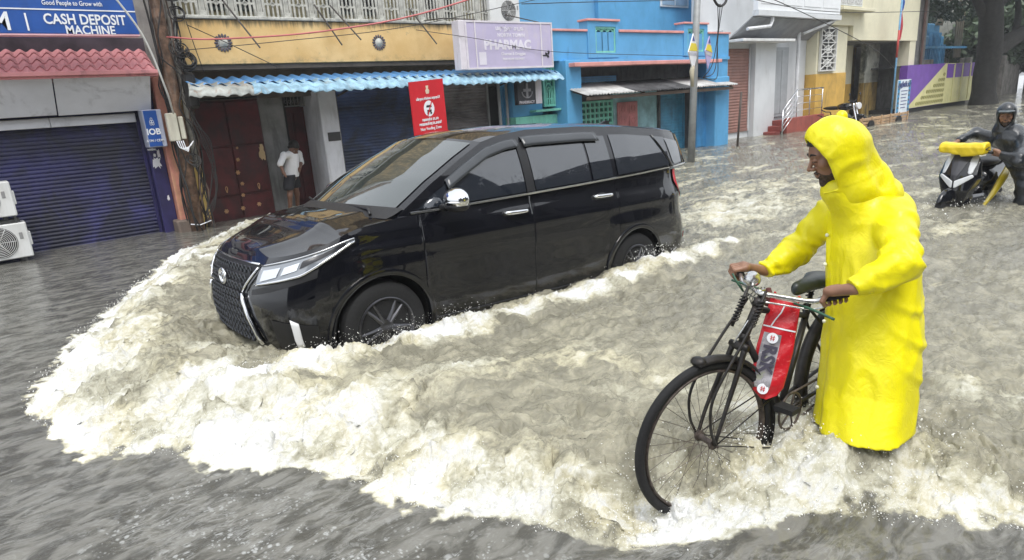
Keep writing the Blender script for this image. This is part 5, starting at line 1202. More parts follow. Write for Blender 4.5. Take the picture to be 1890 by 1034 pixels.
# ---- big tree at the bend and foliage beyond
m_bark = mat('dark_bark', (.022, .02, .018), .85, var=.4, vscale=6, bump=.8, bscale=25, bdist=.02)
def leafm(nm, c1, c2):
    t = NT(nm); oi = t.n('ObjectInfo'); c = t.coord(); n1 = t.noise(c, 1.3, 3); t.set(col=t.mix(t.ramp(n1, .35, .65), c1, c2), rough=.5)
    return t.m
m_lf = leafm('dark_leaves', (.022, .050, .034), (.045, .085, .05)); m_lf2 = leafm('mid_leaves', (.05, .085, .04), (.08, .12, .06))
def crown(name, blobs, n, size, material, parent, seed):
    r_ = np.random.default_rng(seed); C = []
    for (c, r) in blobs:
        k = int(n*r[0]*r[1]*r[2]/sum(q[1][0]*q[1][1]*q[1][2] for q in blobs)); d = r_.normal(0, 1, (k, 3)); d /= np.linalg.norm(d, axis=1, keepdims=True)
        rad = r_.uniform(.35, 1.0, (k, 1))**.5; p = np.array(c)+d*np.array(r)*rad
        keep = pn(p[:, 0]*1.1+p[:, 2], p[:, 1]*1.1-p[:, 2]*.7, seed) > -.22; C.append(p[keep])
    C = np.concatenate(C); k = len(C); s_ = size*r_.uniform(.6, 1.4, (k, 1)); a = r_.normal(0, 1, (k, 3)); a /= np.linalg.norm(a, axis=1, keepdims=True); b = np.cross(a, r_.normal(0, 1, (k, 3))); b /= np.linalg.norm(b, axis=1, keepdims=True)
    V = np.stack([C-a*s_, C+b*s_*.45, C+a*s_, C-b*s_*.45], 1).reshape(-1, 3); Q = np.arange(4*k).reshape(-1, 4)
    return fast_mesh(name, V, Q, material, parent, smooth=False)
bt = thing('big_street_tree', 'big dark leaning street tree with a heavy bough at the bend of the street', 'tree', (37.5, 9.6, -.22))
MB().tube(spline(np.array([(37.3, 9.7, -.3), (37.0, 9.7, 1.2), (36.9, 9.6, 2.4), (36.3, 9.6, 4.2), (35.6, 9.8, 7)]), 24), np.interp(np.linspace(0, 1, 24), [0, .15, .5, 1], [.70, .48, .50, .42]), 14).build('trunk', m_bark, bt, smooth=True)
for pts, r0 in (([(36.9, 9.6, 2.3), (38.6, 9.2, 2.9), (40.4, 8.7, 3.5), (43, 8, 4.6)], .42), ([(36.4, 9.6, 4.0), (37.6, 9.2, 5.2), (39, 8.6, 6.5)], .28), ([(38.8, 9.2, 2.9), (39.8, 9.4, 4.0), (40.5, 9.8, 5.6)], .18), ([(36.5, 9.7, 3.6), (35.2, 10, 4.8), (33.8, 10.2, 6)], .22)):
    MB().tube(spline(np.array(pts), 16), np.linspace(r0, r0*.5, 16), 10).build('bough', m_bark, bt, smooth=True)
crown('crown', [((36, 10, 7.0), (4.5, 3.5, 2.2)), ((41, 8.5, 6.3), (4, 3, 1.8)), ((46, 8, 6.6), (5, 3.5, 2.2)), ((40, 12, 5.6), (4, 2.5, 1.6))], 26000, .16, m_lf, bt, 1)
for i, (cx_, cy_, h_, lab) in enumerate(((46, 19, 6.5, 'dark dense tree behind the blue transformer tanks'), (53, 12.5, 5.6, 'bushy dark green tree over the compound wall'), (62, 11, 6.5, 'tall dark tree at the far end of the flooded street'), (72, 4, 8, 'farthest dark tree closing the view down the street'), (58, 18, 8, 'tree rising above the pale far house'), (80, -4, 9, 'last wide tree at the street end'))):
    t_ = thing('tree', lab, 'tree', (cx_, cy_, -.22), group='trees closing the far end of the street')
    MB().tube(spline(np.array([(cx_, cy_, -.3), (cx_+.2, cy_, 2), (cx_-.2, cy_+.2, h_*.8)]), 10), np.linspace(.45, .2, 10), 10).build('trunk', m_bark, t_, smooth=True)
    crown('crown', [((cx_, cy_, h_*.72), (4.2, 4, h_*.42)), ((cx_+2, cy_-1, h_*.5), (2.8, 2.6, h_*.3)), ((cx_-2.2, cy_+1, h_*.55), (2.6, 2.6, h_*.3))], 9000, .30, m_lf if i % 2 == 0 else m_lf2, t_, 5+i)
for i, (x, y, lab) in enumerate(((48, 7.5, 'parked dark van far down the street'), (56, 6.5, 'small far parked car by the compound wall'))):
    t_ = thing('parked_van' if i == 0 else 'parked_car', lab, 'van' if i == 0 else 'car', (x, y, -.2)); hh = 1.9 if i == 0 else 1.4
    MB().bbox((x, y, .1), (x+4, y+1.7, .1+hh*.5), .15).build('body', mat('far_paint', (.08, .10, .12), .4), t_); MB().bbox((x+.7, y+.1, .12+hh*.5), (x+3.6, y+1.6, hh), .2).build('cabin', MATS['dark_glass'], t_)
    for dx in (.8, 3.1): MB().lathe((x+dx, y-.02, .08), (0, 1, 0), [(0, .3), (.15, .3)], 16).build('wheel', m_rub, t_)
# ================================================================ bicycle
m_bkf = mat('bicycle_black', (.020, .018, .017), .45, .2, var=.5, vscale=20, dirt=(.10, .045, .02), dirt_amt=.6, dirt_scale=(30, 30, 30), dirt_lo=.55)
m_rust = mat('rusty_rim', (.10, .08, .07), .5, .5, var=.5, vscale=30)
m_brt = mat('worn_chrome', (.62, .62, .61), .22, .9, var=.25, vscale=40)
BK = thing('bicycle', 'old black roadster bicycle being pushed through the foam by the man in yellow', 'bicycle', (2.31, 1.50, -.22))
FH_ = at(1303, 812, 2.84); AW = math.radians(-15.6); DW = np.array([math.cos(AW), math.sin(AW), 0]); NW = np.array([-DW[1], DW[0], 0]); AF = math.radians(-4); DF = np.array([math.cos(AF), math.sin(AF), 0]); NF = np.array([-DF[1], DF[0], 0]); UP = np.array([0, 0, 1.])
RH_ = FH_+DF*1.13+np.array([0, .01, 0])
def tb(nm, pts, r, m__=m_bkf, par=BK, n=8, sm=0):
    P = np.array(pts, float); P = spline(P, sm) if sm else P
    rr = r if np.ndim(r) == 0 else np.interp(np.linspace(0, 1, len(P)), np.linspace(0, 1, len(r)), r)
    return MB().tube(P, rr, n).build(nm, m__, par, smooth=True)
def bwheel(c, d, nrm):
    wh = bpy.data.objects.new('wheel', None); COL.objects.link(wh); wh.parent = BK; wh.location = c-origin_of(BK)
    a = np.linspace(0, 2*PI, 65)[:-1]; ring = lambda R_: c+R_*(np.cos(a)[:, None]*d+np.sin(a)[:, None]*UP)
    MB().tube(ring(.352), .0215, 10, closed=True).build('tyre', m_rub, wh, smooth=True)
    q = MB(); 
    for o in (-1, 1): q.tube(ring(.324)+nrm*.010*o, .0065, 6, closed=True)
    q.tube(ring(.327), .009, 6, closed=True); q.build('rim', m_rust, wh, smooth=True)
    MB().lathe(c-nrm*.05, nrm, [(0, .008), (.0, .024), (.008, .026), (.016, .014), (.084, .014), (.092, .026), (.1, .024), (.1, .008)], 16).build('hub', m_rust, wh, smooth=40)
    MB().tube([c-nrm*.075, c+nrm*.075], .006, 6).build('axle', m_rust, wh)
    for k in range(32):
        A = k*2*PI/32; o = (1 if k % 2 else -1); B = A+(.9 if (k//2) % 2 else -.9)
        MB().tube([c+nrm*.038*o+.022*(math.cos(B)*d+math.sin(B)*UP), c+.320*(math.cos(A)*d+math.sin(A)*UP)], .0013, 4, caps=False).build('spoke', m_rust, wh)
    return wh
bwheel(FH_, DW, NW); bwheel(RH_, DF, NF)
CR = FH_+DW*.175+UP*.405; HB = FH_+DW*.20+UP*.435; HT = FH_+DW*.28+UP*.585; ST = FH_+DW*.305+UP*.63
for s_ in (-1, 1):
    tb('fork_blade', [CR+NW*.035*s_, FH_+DW*.12+UP*.28+NW*.045*s_, FH_+DW*.05+UP*.13+NW*.055*s_, FH_+NW*.055*s_], [.014, .012, .009, .008], sm=16)
    tb('spring_fork', [HT+NW*.045*s_+UP*.01-DW*.02, FH_+DW*.13+UP*.44+NW*.062*s_, FH_-DW*.02+UP*.24+NW*.068*s_, FH_-DW*.035+UP*.10+NW*.068*s_, FH_+NW*.062*s_], .0065, sm=22)
    a = np.linspace(0, 2*PI*9, 130); base_ = HT+NW*.05*s_-DW*.045; ax_ = (HT-HB)/np.linalg.norm(HT-HB)
    P = base_[None]+ax_[None]*(-.10+.13*a[:, None]/a[-1])+.014*(np.cos(a)[:, None]*DW+np.sin(a)[:, None]*NW)
    MB().tube(P, .0032, 5).build('spring', m_bkf, BK, smooth=True)
    tb('spring_bolt', [base_-ax_*.12, base_+ax_*.07], .007)
tb('fork_crown', [CR-NW*.05, CR, CR+NW*.05], [.016, .022, .016]); tb('head_tube', [HB, HT], .019, n=12); tb('steerer', [CR, ST], .012)
tb('lower_lug', [HB-(HT-HB)*.06, HB+(HT-HB)*.1], .025, n=12); tb('upper_lug', [HT-(HT-HB)*.12, HT+(HT-HB)*.08], .025, n=12)
BB = at(1440, 752, 3.06); SE = at(1490, 572, 3.16); SA = at(1497, 540, 3.19)
tb('down_tube', [HB+(HT-HB)*.05, BB], .0165, n=10); tb('top_tube', [HT-(HT-HB)*.2, SE+(SE-BB)*-.06], .0145, n=10); tb('seat_tube', [BB, SE], .0165, n=10); tb('seat_post', [SE, SA], .0125)
tb('bottom_bracket', [BB-NF*.045, BB+NF*.045], .024, n=14)
for s_ in (-1, 1):
    tb('chain_stay', [BB+NF*.03*s_, BB+(RH_-BB)*.4+NF*.05*s_, RH_+NF*.06*s_], .0095); tb('seat_stay', [SE+NF*.02*s_, SE+(RH_-SE)*.3+NF*.05*s_, RH_+NF*.06*s_], .008)
def mudguard(c, d, a0, a1, nrm, nm):
    a = np.linspace(a0, a1, 40); P = np.zeros((40, 7, 3))
    for j, t in enumerate(np.linspace(-1, 1, 7)):
        P[:, j] = c+(.394-.020*t*t)*(np.cos(a)[:, None]*d+np.sin(a)[:, None]*UP)+nrm*.033*t
    MB().grid(P).build(nm, m_bkf, BK, smooth=True, solid=.002)
mudguard(FH_, DW, math.radians(100), math.radians(-32), NW, 'mudguard'); mudguard(RH_, DF, math.radians(196), math.radians(10), NF, 'mudguard')
for s_ in (-1, 1): tb('mudguard_stay', [FH_+NW*.06*s_, FH_+.37*(math.cos(math.radians(-20))*DW+math.sin(math.radians(-20))*UP)+NW*.035*s_], .003); tb('mudguard_stay', [FH_+NW*.06*s_, FH_+.37*(math.cos(math.radians(20))*DW+math.sin(math.radians(20))*UP)+NW*.035*s_], .003)
MB().ball(FH_+.385*(math.cos(math.radians(97))*DW+math.sin(math.radians(97))*UP), (.03, .036, .022), 12).build('mudguard_lamp', m_bkf, BK, smooth=True)
# drive
a = np.linspace(0, 2*PI, 49)[:-1]; q = MB(); q.tube(BB-NF*.05+.09*(np.cos(a)[:, None]*DF+np.sin(a)[:, None]*UP), .006, 6, closed=True)
for k in range(5): q.tube([BB-NF*.05, BB-NF*.05+.09*(math.cos(k*1.2566)*DF+math.sin(k*1.2566)*UP)], .005, 5)
q.build('chainring', m_rust, BK, smooth=True)
q = MB(); q.tube(np.array([BB-NF*.05+UP*.09, RH_-NF*.05+UP*.035, RH_-NF*.05+DF*.035, RH_-NF*.05-UP*.035, BB-NF*.05-UP*.09]), .006, 5); q.build('chain', m_rust, BK, smooth=True)
for s_, ang in ((-1, 2.6), (1, 2.6-PI)):
    e = BB+NF*.06*s_+.165*(math.cos(ang)*DF+math.sin(ang)*UP); tb('crank', [BB+NF*.055*s_, e], .009)
    MB().add([tuple(e+NF*s_*t+DF*u+UP*v) for t in (.01, .10) for u, v in ((-.03, -.012), (.03, -.012), (.03, .012), (-.03, .012))], [(0, 1, 2, 3), (7, 6, 5, 4), (0, 4, 5, 1), (1, 5, 6, 2), (2, 6, 7, 3), (3, 7, 4, 0)]).build('pedal', m_rub, BK)
# saddle with its springs
def sad(P):
    q = P-SA; x = q@DF; y = q@NF; z = q[:, 2]
    w_ = np.interp(x, [-.16, -.02, .10, .14], [.022, .045, .095, .07]); d = np.sqrt((y/w_)**2+((z-.05-.02*(x > .05)*(x-.05)*8*0)/.035)**2+(np.maximum(np.abs(x+.01)-.12, 0)/.035)**2)-1
    return d*.03
V, Q = nets(sad, SA-[.2, .2, .03], SA+[.2, .2, .13], .008); fast_mesh('saddle', V, Q, mat('saddle_leather', (.035, .045, .045), .35, var=.3), BK)
for s_ in (-1, 1): a = np.linspace(0, 2*PI*4, 60); MB().tube(SA+DF*.08+NF*.05*s_+np.stack([.018*np.cos(a), .018*np.sin(a), -.05+.07*a/a[-1]], 1), .004, 5).build('saddle_spring', m_bkf, BK, smooth=True)
# carrier
for s_ in (-1, 1): tb('carrier_rail', [SE+NF*.05*s_+DF*.03, RH_+NF*.06*s_+UP*.40-DF*.05, RH_+NF*.06*s_+UP*.40+DF*.25], .006); tb('carrier_leg', [RH_+NF*.065*s_, RH_+NF*.06*s_+UP*.40], .005)
# handlebar: swept back, with grips, bell, brake rods
GN = at(1552, 545, 2.68); GF = at(1366, 503, 3.12); BC = FH_+DW*.30+UP*.625
side_n = at(1500, 556, 2.74); side_f = at(1378, 522, 3.0)
hb_p = [GN, GN+(side_n-GN)*.45+UP*.0, side_n-DW*.005, BC*.55+side_n*.45-DW*.02, BC-DW*.02, BC*.5+side_f*.5-DW*.02, side_f-DW*.02, side_f*.4+GF*.6-DW*.01, GF]
tb('handlebar', hb_p, .0115, m_brt, sm=50, n=10); tb('stem', [ST, BC-DW*.02, BC-DW*.02+UP*.015], .014, m_brt)
dn_ = (side_n-GN)/np.linalg.norm(side_n-GN); df_ = (side_f-GF)/np.linalg.norm(side_f-GF)
tb('grip', [GN-dn_*.03, GN+dn_*.06], .016, m_rub); tb('grip', [GF-df_*.02, GF+df_*.03], .016, m_rub)
tb('brake_rod', [p_-UP*.035 for p_ in hb_p[1:-1]], .0045, m_brt, sm=40); tb('brake_rod', [BC-UP*.03, CR+UP*.02-DW*.03], .004, m_brt)
BE = at(1390, 513, 2.86); q = MB(); vd = np.array([-.62, -.55, .56]); vd /= np.linalg.norm(vd); q.lathe(BE-vd*.022, vd, [(0, .034), (.006, .037), (.018, .034), (.032, .022), (.039, .006), (.041, .004)], 28); q.build('bell', m_brt, BK, smooth=True)
q = MB(); q.lathe(BE+vd*.018, vd, [(0, .006), (.003, .006)], 8); q.build('bell_stud', m_rust, BK)
tb('bell_lever', [at(1352, 505, 2.96), at(1362, 524, 2.96), at(1372, 538, 2.96)], .005, mat('green_plastic', (.03, .10, .06), .5)); tb('brake_lever', [at(1350, 517, 2.98), at(1385, 528, 2.96), at(1420, 541, 2.93)], .0055, MATS['green_plastic'], sm=12)
tb('brake_lever', [at(1466, 560, 2.80), at(1500, 572, 2.72), at(1540, 590, 2.66)], .006, MATS['green_plastic'], sm=12)
for k in range(3): tb('loose_wire', [at(1400+k*6, 530, 2.92), at(1384+k*4, 548+k*5, 2.9), at(1392+k*3, 572, 2.9)], .0022, m_cab, sm=12)
tb('tied_cloth', [at(1418, 532, 2.9), at(1420, 548, 2.89), at(1416, 565, 2.9)], [.012, .018, .012], mat('brown_rag', (.10, .035, .03), .9), sm=10)
# red bag hanging from the bar
BG = thing('red_bag', 'narrow red and silver packet bag with white round logos hung on the bicycle handlebar', 'bag', tuple(at(1432, 640, 2.84)))
b0, b1 = at(1450, 556, 2.84), at(1409, 736, 2.86); ax_ = (b1-b0)/np.linalg.norm(b1-b0); Lb = np.linalg.norm(b1-b0); vw = at(1432, 640, 2.84)-np.array([0, 0, CAM_H]); vw /= np.linalg.norm(vw)
rt = np.cross(vw, ax_); rt /= np.linalg.norm(rt); rt = rt if rt@_r > 0 else -rt; nv = np.cross(ax_, rt); nv = nv if nv@vw < 0 else -nv
m_bag = NT('red_packet'); _c = m_bag.coord(); _n = m_bag.noise(_c, 30, 5, .6, 1.5); m_bag.set(col=m_bag.mix(m_bag.ramp(_n, .6, .72), (.52, .012, .02), (.70, .16, .15)), rough=.25, nor=m_bag.bump(_n, .7, .006)); m_bag = m_bag.m
def bw(t): return np.interp(t, [0, .1, .5, .85, .94, 1], [.062, .066, .076, .070, .050, .012])
def bagpt(t, u, lift=0):
    w_ = bw(t); bulge = .020*np.sqrt(max(0, 1-u*u))*min(1, .25+3*t)*min(1, (1-t)*6+.1)+.004*math.sin(t*23+u*4)
    return b0+ax_*Lb*t+rt*w_*u+nv*(bulge+lift)
P = np.array([[bagpt(t, u) for u in np.sin(np.linspace(-PI/2, PI/2, 15))]+[bagpt(t, u)-nv*(.042*math.sqrt(max(0, 1-u*u))) for u in np.sin(np.linspace(PI/2, -PI/2, 15))] for t in np.linspace(0, 1, 34)])
MB().grid(P).build('packet', m_bag, BG, smooth=True)
def on_bag(nm, t0, t1, u0, u1, m__, lift, n=12): return MB().grid(np.array([[bagpt(t, u, lift) for u in np.linspace(u0, u1, 7)] for t in np.linspace(t0, t1, n)])).build(nm, m__, BG, smooth=True)
on_bag('silver_panel', .34, .90, -.80, .22, mat('silver_film', (.40, .38, .40), .25, .3, var=.3, vscale=30, dirt=(.35, .42, .12), dirt_amt=.8, dirt_scale=(8, 8, 8), dirt_lo=.55), .003)
on_bag('seam_tape', .27, .285, -.95, .95, m_wlet, .003, 3); 
MB().tube([bagpt(.05, .0, .005), bagpt(.12, -.1, .006), bagpt(.2, -.35, .006), bagpt(.27, -.5, .005)], .003, 5).build('white_crease', m_wlet, BG)
for t in (.385, .90):
    c_ = bagpt(t, -.25 if t < .5 else -.2, .006); a = np.linspace(0, 2*PI, 25)[:-1]; R_ = .0235
    MB().add([tuple(c_+R_*(math.cos(q)*rt+math.sin(q)*ax_)) for q in a], [tuple(range(24))]).build('round_logo', m_wlet, BG, solid=.001)
    q = MB(); rot_ = .5
    for dx in (-.005, .005): q.tube([c_+nv*.002+rt*dx-ax_*.012, c_+nv*.002+rt*dx+ax_*.012], .0018, 4)
    for dx in (-.004, .004): q.tube([c_+nv*.002+ax_*dx-rt*.010, c_+nv*.002+ax_*dx+rt*.010], .0016, 4)
    q.build('logo_mark', m_bag, BG)
M_ = np.eye(4); e1 = ax_; e2 = rt; 
c_ = bagpt(.60, -.28, .010); M_[:3, 0] = e1; M_[:3, 1] = -np.cross(e1, nv)*-1; M_[:3, 1] = np.cross(nv, e1); M_[:3, 2] = nv; M_[:3, 3] = c_-origin_of(BG)
text('lettering', 'RSK', .078, (0, 0, 0), BG, mat('dark_print', (.05, .045, .07), .5), mtx=M_, bold=.003, sx=.95)
MB().tube([bagpt(0, -.8), bagpt(0, -.8)-ax_*.03, at(1432, 546, 2.86)], .006, 6).build('handle', m_bag, BG); MB().tube([bagpt(0, .8), bagpt(0, .8)-ax_*.03, at(1468, 552, 2.80)], .006, 6).build('handle', m_bag, BG)

# ================================================================ people
def rotm(yaw, pitch, roll=0):
    """columns: face direction, left, up"""
    cy, sy = math.cos(yaw), math.sin(yaw); cp, sp_ = math.cos(pitch), math.sin(pitch)
    f = np.array([cy*cp, sy*cp, -sp_]); l = np.array([-sy, cy, 0]); u = np.cross(f, l)
    cr, sr = math.cos(roll), math.sin(roll); return np.stack([f, cr*l+sr*u, -sr*l+cr*u], 1)
def skinm(nm, c):
    t = NT(nm); k = t.coord(); n1 = t.noise(k, 14, 4, .6); n2 = t.noise(k, 160, 3, .6)
    t.set(col=t.mix(t.ramp(n1, .3, .7), tuple(x*.72 for x in c), c), rough=.42, sss=.0, nor=t.bump(n2, .25, .001)); return t.m
m_sk = skinm('brown_skin', (.30, .155, .095)); m_hair = mat('black_hair', (.012, .010, .009), .55, var=.4, bump=.8, bscale=220, bdist=.003)
m_eye = mat('eye_white', (.6, .58, .54), .2, bump=0); m_iris = mat('iris', (.02, .012, .008), .1, bump=0)
def head(c, R, parent, hair=-1.0, down=False, beard=True, skin=m_sk, h=.0032, scale=1.0, neck=True, name='head'):
    """face +x, left +y, up +z in its own frame"""
    def base(q):
        d = sd_ell(q, (-.012, 0, .034), (.094, .074, .094)); d = smin(d, sd_ell(q, (.028, 0, -.045), (.062, .056, .062)), .03)
        d = smin(d, sd_ell(q, (.045, 0, .03), (.048, .060, .06)), .02)
        d = smin(d, sd_cap(q, (.066, 0, -.094), (.072, 0, -.100), .020), .022)
        for s_ in (-1, 1): d = smin(d, sd_cap(q, (.086, s_*.012, .030), (.074, s_*.046, .028), .009), .012); d = smin(d, sd_ell(q, (.060, s_*.045, -.014), (.024, .020, .022)), .018)
        for s_ in (-1, 1): d = smax(d, -sd_ell(q, (.095, s_*.033, .010), (.020, .017, .011)), .010)
        d = smin(d, sd_cap(q, (.088, 0, .016), (.113, 0, -.022), .0065, .0105), .010)
        for s_ in (-1, 1): d = smin(d, sd_ell(q, (.098, s_*.013, -.027), (.012, .009, .008)), .006)
        d = smin(d, sd_cap(q, (.092, -.016, -.052), (.092, .016, -.052), .0065), .006); d = smin(d, sd_cap(q, (.090, -.014, -.064), (.090, .014, -.064), .0075), .006)
        d = smax(d, -sd_cap(q, (.102, -.022, -.0585), (.102, .022, -.0585), .0022), .003)
        for s_ in (-1, 1):
            d = smin(d, smax(sd_ell(q, (-.008, s_*.079, -.004), (.020, .009, .033)), -sd_ell(q, (-.004, s_*.090, .0), (.011, .008, .02)), .004), .006)
            d = smin(d, sd_ell(q, (.082, s_*.033, .011), (.0125, .013, .0095)), .003)
        if neck: d = smin(d, sd_cap(q, (-.022, 0, -.06), (-.045, 0, -.17), .052, .058), .03)
        return d
    R = np.array(R)
    def fw(V): return np.array(c)+(V*scale)@R.T
    V, Q = nets(base, (-.14, -.105, -.20), (.14, .105, .14), h); hd = fast_mesh(name, fw(V), Q, skin, parent)
    for s_ in (-1, 1):
        if down:
            q = MB().tube(spline(np.array([(.0945, s_*.019, .006), (.0955, s_*.033, .0045), (.087, s_*.047, .006)]), 10), .0017, 5); q.v[-1] = fw(q.v[-1]); q.build('eyelash', m_hair, hd, smooth=True)
            q = MB().tube(spline(np.array([(.0935, s_*.016, .033), (.0925, s_*.034, .040), (.078, s_*.054, .033)]), 12), np.interp(np.linspace(0, 1, 12), [0, .5, 1], [.004, .0045, .002]), 6); q.v[-1] = fw(q.v[-1]); q.build('eyebrow', m_hair, hd, smooth=True); continue
        q = MB().ball((0, 0, 0), (.0118, .0118, .0118), 12); q.v[-1] = fw(q.v[-1]+np.array([.0838, s_*.033, .0105])); eo = q.build('eye', m_eye, hd, smooth=True)
        q = MB().ball((0, 0, 0), (.003, .0055, .0055), 10); q.v[-1] = fw(q.v[-1]+np.array([.0945, s_*.034, .007])); q.build('iris', m_iris, eo, smooth=True)
        q = MB().tube(spline(np.array([(.0935, s_*.016, .033), (.0925, s_*.034, .040), (.078, s_*.054, .033)]), 12), np.interp(np.linspace(0, 1, 12), [0, .5, 1], [.004, .0045, .002]), 6); q.v[-1] = fw(q.v[-1]); q.build('eyebrow', m_hair, hd, smooth=True)
        q = MB().tube(spline(np.array([(.0935, s_*.020, .0145), (.0972, s_*.033, .0185), (.088, s_*.046, .013)]), 10), .0022, 5); q.v[-1] = fw(q.v[-1]); q.build('eyelid', skin, hd, smooth=True)
    def nz(q, f, s): return pn(q[:, 0]*f+q[:, 2]*f*.6, q[:, 1]*f+q[:, 2]*f, s)
    def hairf(q):
        d = base(q)-.010-.006*nz(q, 45, 3)-.003*nz(q, 110, 4)
        line = q[:, 2]-(.045+.9*(q[:, 0]-.05))  # hairline sweeps back from the brow
        cut = np.maximum(-(q[:, 2]-np.interp(q[:, 0], [-.12, -.03, .02, .055, .10], [-.06, -.035, .015, .062, .078])), 0)
        return smax(d, -(q[:, 2]-np.interp(q[:, 0], [-.12, -.03, .0, .02, .055, .10], [-.075, -.05, -.03, .02, .064, .080])-.005*nz(q, 60, 9)), .006)
    V, Q = nets(lambda q: np.maximum(hairf(q), hair-q[:, 0]), (-.15, -.11, -.09), (.12, .11, .16), h); fast_mesh('hair', fw(V), Q, m_hair, hd)
    if beard:
        def bf(q):
            d = base(q)-.0012-.0018*nz(q, 150, 5)
            top = q[:, 2]-np.interp(np.abs(q[:, 1]), [0, .02, .045, .07], [-.040, -.045, -.066, -.05])
            lip = .0085-np.hypot(q[:, 2]+.0585, np.maximum(np.abs(q[:, 1])-.014, 0))
            return np.maximum(np.maximum(d, top), lip)
        V, Q = nets(bf, (-.03, -.09, -.14), (.12, .09, .01), h*.8); fast_mesh('beard', fw(V), Q, mat('stubble', (.060, .038, .028), .7, var=.5, vscale=60, bump=.6, bscale=300), hd)
    return hd
def hand(c, g_, b_, wrist, parent, skin=m_sk, curl=1.0, name='hand', h=.0028, side=1, spread=0):
    """hand closed round an axis g_ through c; b_ points to the back of the hand; fingers lie along g_; side=+-1 puts the thumb at that end"""
    g_ = np.array(g_, float); g_ /= np.linalg.norm(g_); b_ = np.array(b_, float); b_ -= g_*(b_@g_); b_ /= np.linalg.norm(b_); t_ = np.cross(g_, b_); w_ = np.array(wrist, float)
    if (w_-c)@t_ > 0: t_ = -t_     # the wrist lies away from the knuckle side
    R_ = .021
    def pt(a, o, r=R_): return c+g_*o+r*(math.cos(a)*b_+math.sin(a)*t_)
    caps = []
    for k, (o, ln, rf) in enumerate(((.033, 1.0, .0088), (.011, 1.08, .0092), (-.011, 1.02, .0088), (-.032, .85, .0078))):
        o = o*side; kn = c+b_*.026+t_*.030+g_*o; p1 = c+g_*o*1.02+t_*.040*curl-b_*.002; p2 = c+g_*o+t_*.024*curl-b_*.026; p3 = c+g_*o*.98-t_*.002-b_*.029
        caps.append((c+b_*.030-t_*.022+g_*o*.75, kn, .0125, .0112)); caps.append((kn, p1, rf*1.12, rf)); caps.append((p1, p2, rf, rf*.92)); caps.append((p2, p3, rf*.92, rf*.8))
    th0 = c-t_*.018+g_*.030*side+b_*.016; th1 = c-t_*.020+g_*.052*side-b_*.008; th2 = c+t_*.002+g_*.050*side-b_*.030
    def f(P):
        d = sd_cap(P, caps[0][0], caps[0][1], .0125, .0112)
        pal = sd_cap(P, c+b_*.028-t_*.020+g_*.018, c+b_*.028-t_*.020-g_*.018, .019)
        for i, (a, b, ra, rb) in enumerate(caps): d = smin(d, sd_cap(P, a, b, ra, rb), .004) if i else d
        d = smin(d, pal, .012); d = smin(d, sd_cap(P, th0, th1, .0125, .0110), .008); d = smin(d, sd_cap(P, th1, th2, .0105, .0088), .004)
        return smin(d, sd_cap(P, c+b_*.024-t_*.030, w_, .022, .026), .014)
    lo = np.minimum(c, w_)-.085; hi = np.maximum(c, w_)+.085
    V, Q = nets(f, lo, hi, h); return fast_mesh(name, V, Q, skin, parent)
# --- raincoat cloth
def clothm(nm, c, rough=.33, fold=.012, coat=.25):
    t = NT(nm); k = t.coord(); n1 = t.noise(k, 2.6, 4, .55, .4); n3 = t.noise(k, 60, 3, .6)
    def rdg(n): return t.math('SUBTRACT', 1.0, t.math('ABSOLUTE', t.math('SUBTRACT', t.math('MULTIPLY', n, 2.0), 1.0)))
    n2 = t.math('ADD', rdg(t.noise(t.coord(scale=(1, 1, .55), rot=(.3, .2, 0)), 4.2, 3, .5, 1.0)), t.math('MULTIPLY', rdg(t.noise(t.coord(scale=(1, 1, .7)), 12, 3, .5, .8)), .4))
    t.set(col=t.mix(t.ramp(n1, .35, .7), tuple(x*.84 for x in c), c), rough=rough, coat=coat, coatr=.15)
    n4 = rdg(t.noise(t.coord(scale=(1, 1, .8), rot=(.5, .4, .2)), 15, 4, .55, 1.6)); t.set(nor=t.bump(n3, .18, .0015, t.bump(n4, .6, fold*.55, t.bump(n2, .6, fold*1.0)))); return t.m
m_yc = clothm('yellow_raincoat', (.95, .85, .004), .42, .008, .08)
MAN = thing('person', 'man in a long bright yellow hooded raincoat walking his bicycle through the flood', 'person', (3.02, 1.02, -.22))
HC = at(1540, 286, 2.80); HR = rotm(math.radians(128), math.radians(20), math.radians(2))
NK = at(1590, 372, 2.93); SHN = at(1650, 400, 2.77); SHF = at(1535, 395, 3.08)
ELN = at(1664, 482, 2.58); WRN = at(1578, 533, 2.60); HNN = at(1548, 540, 2.66)
ELF = at(1472, 458, 3.20); WRF = at(1412, 500, 3.15); HNF = at(1378, 500, 3.12)
HIP = at(1608, 620, 2.98)
def body_shape(P):
    d = sd_cap(P, NK-[0, 0, .10], HIP, .09, .10); d = smin(d, sd_cap(P, SHN, SHF, .045), .03)
    d = smin(d, sd_cap(P, SHN, ELN, .052, .042), .03); d = smin(d, sd_cap(P, ELN, WRN, .040, .027), .02); d = smin(d, sd_cap(P, SHF, ELF, .052, .042), .03); d = smin(d, sd_cap(P, ELF, WRF, .040, .027), .02)
    d = smin(d, sd_cap(P, HC+[.03, 0, -.1], NK, .055), .03)
    for s_, dx in ((-1, .0), (1, .12)):
        hp = HIP+np.array([.05*s_, -.06*s_, -.05]); kn = hp+np.array([-.04+dx, .02, -.42]); ft = kn+np.array([.04+dx, -.02, -.36]); d = smin(d, sd_cap(P, hp, kn, .085, .058), .04); d = smin(d, sd_cap(P, kn, ft, .055, .04), .02)
        d = smin(d, sd_cap(P, ft, ft+np.array([-.16, .08, -.02]), .04, .03), .02)
    return d
V, Q = nets(body_shape, (2.3, .5, -.26), (3.6, 1.95, 1.4), .014); MB_body = fast_mesh('body', V, Q, mat('dark_clothes', (.08, .08, .05), .8), MAN)
head(HC, HR, MAN, hair=.012, down=True)
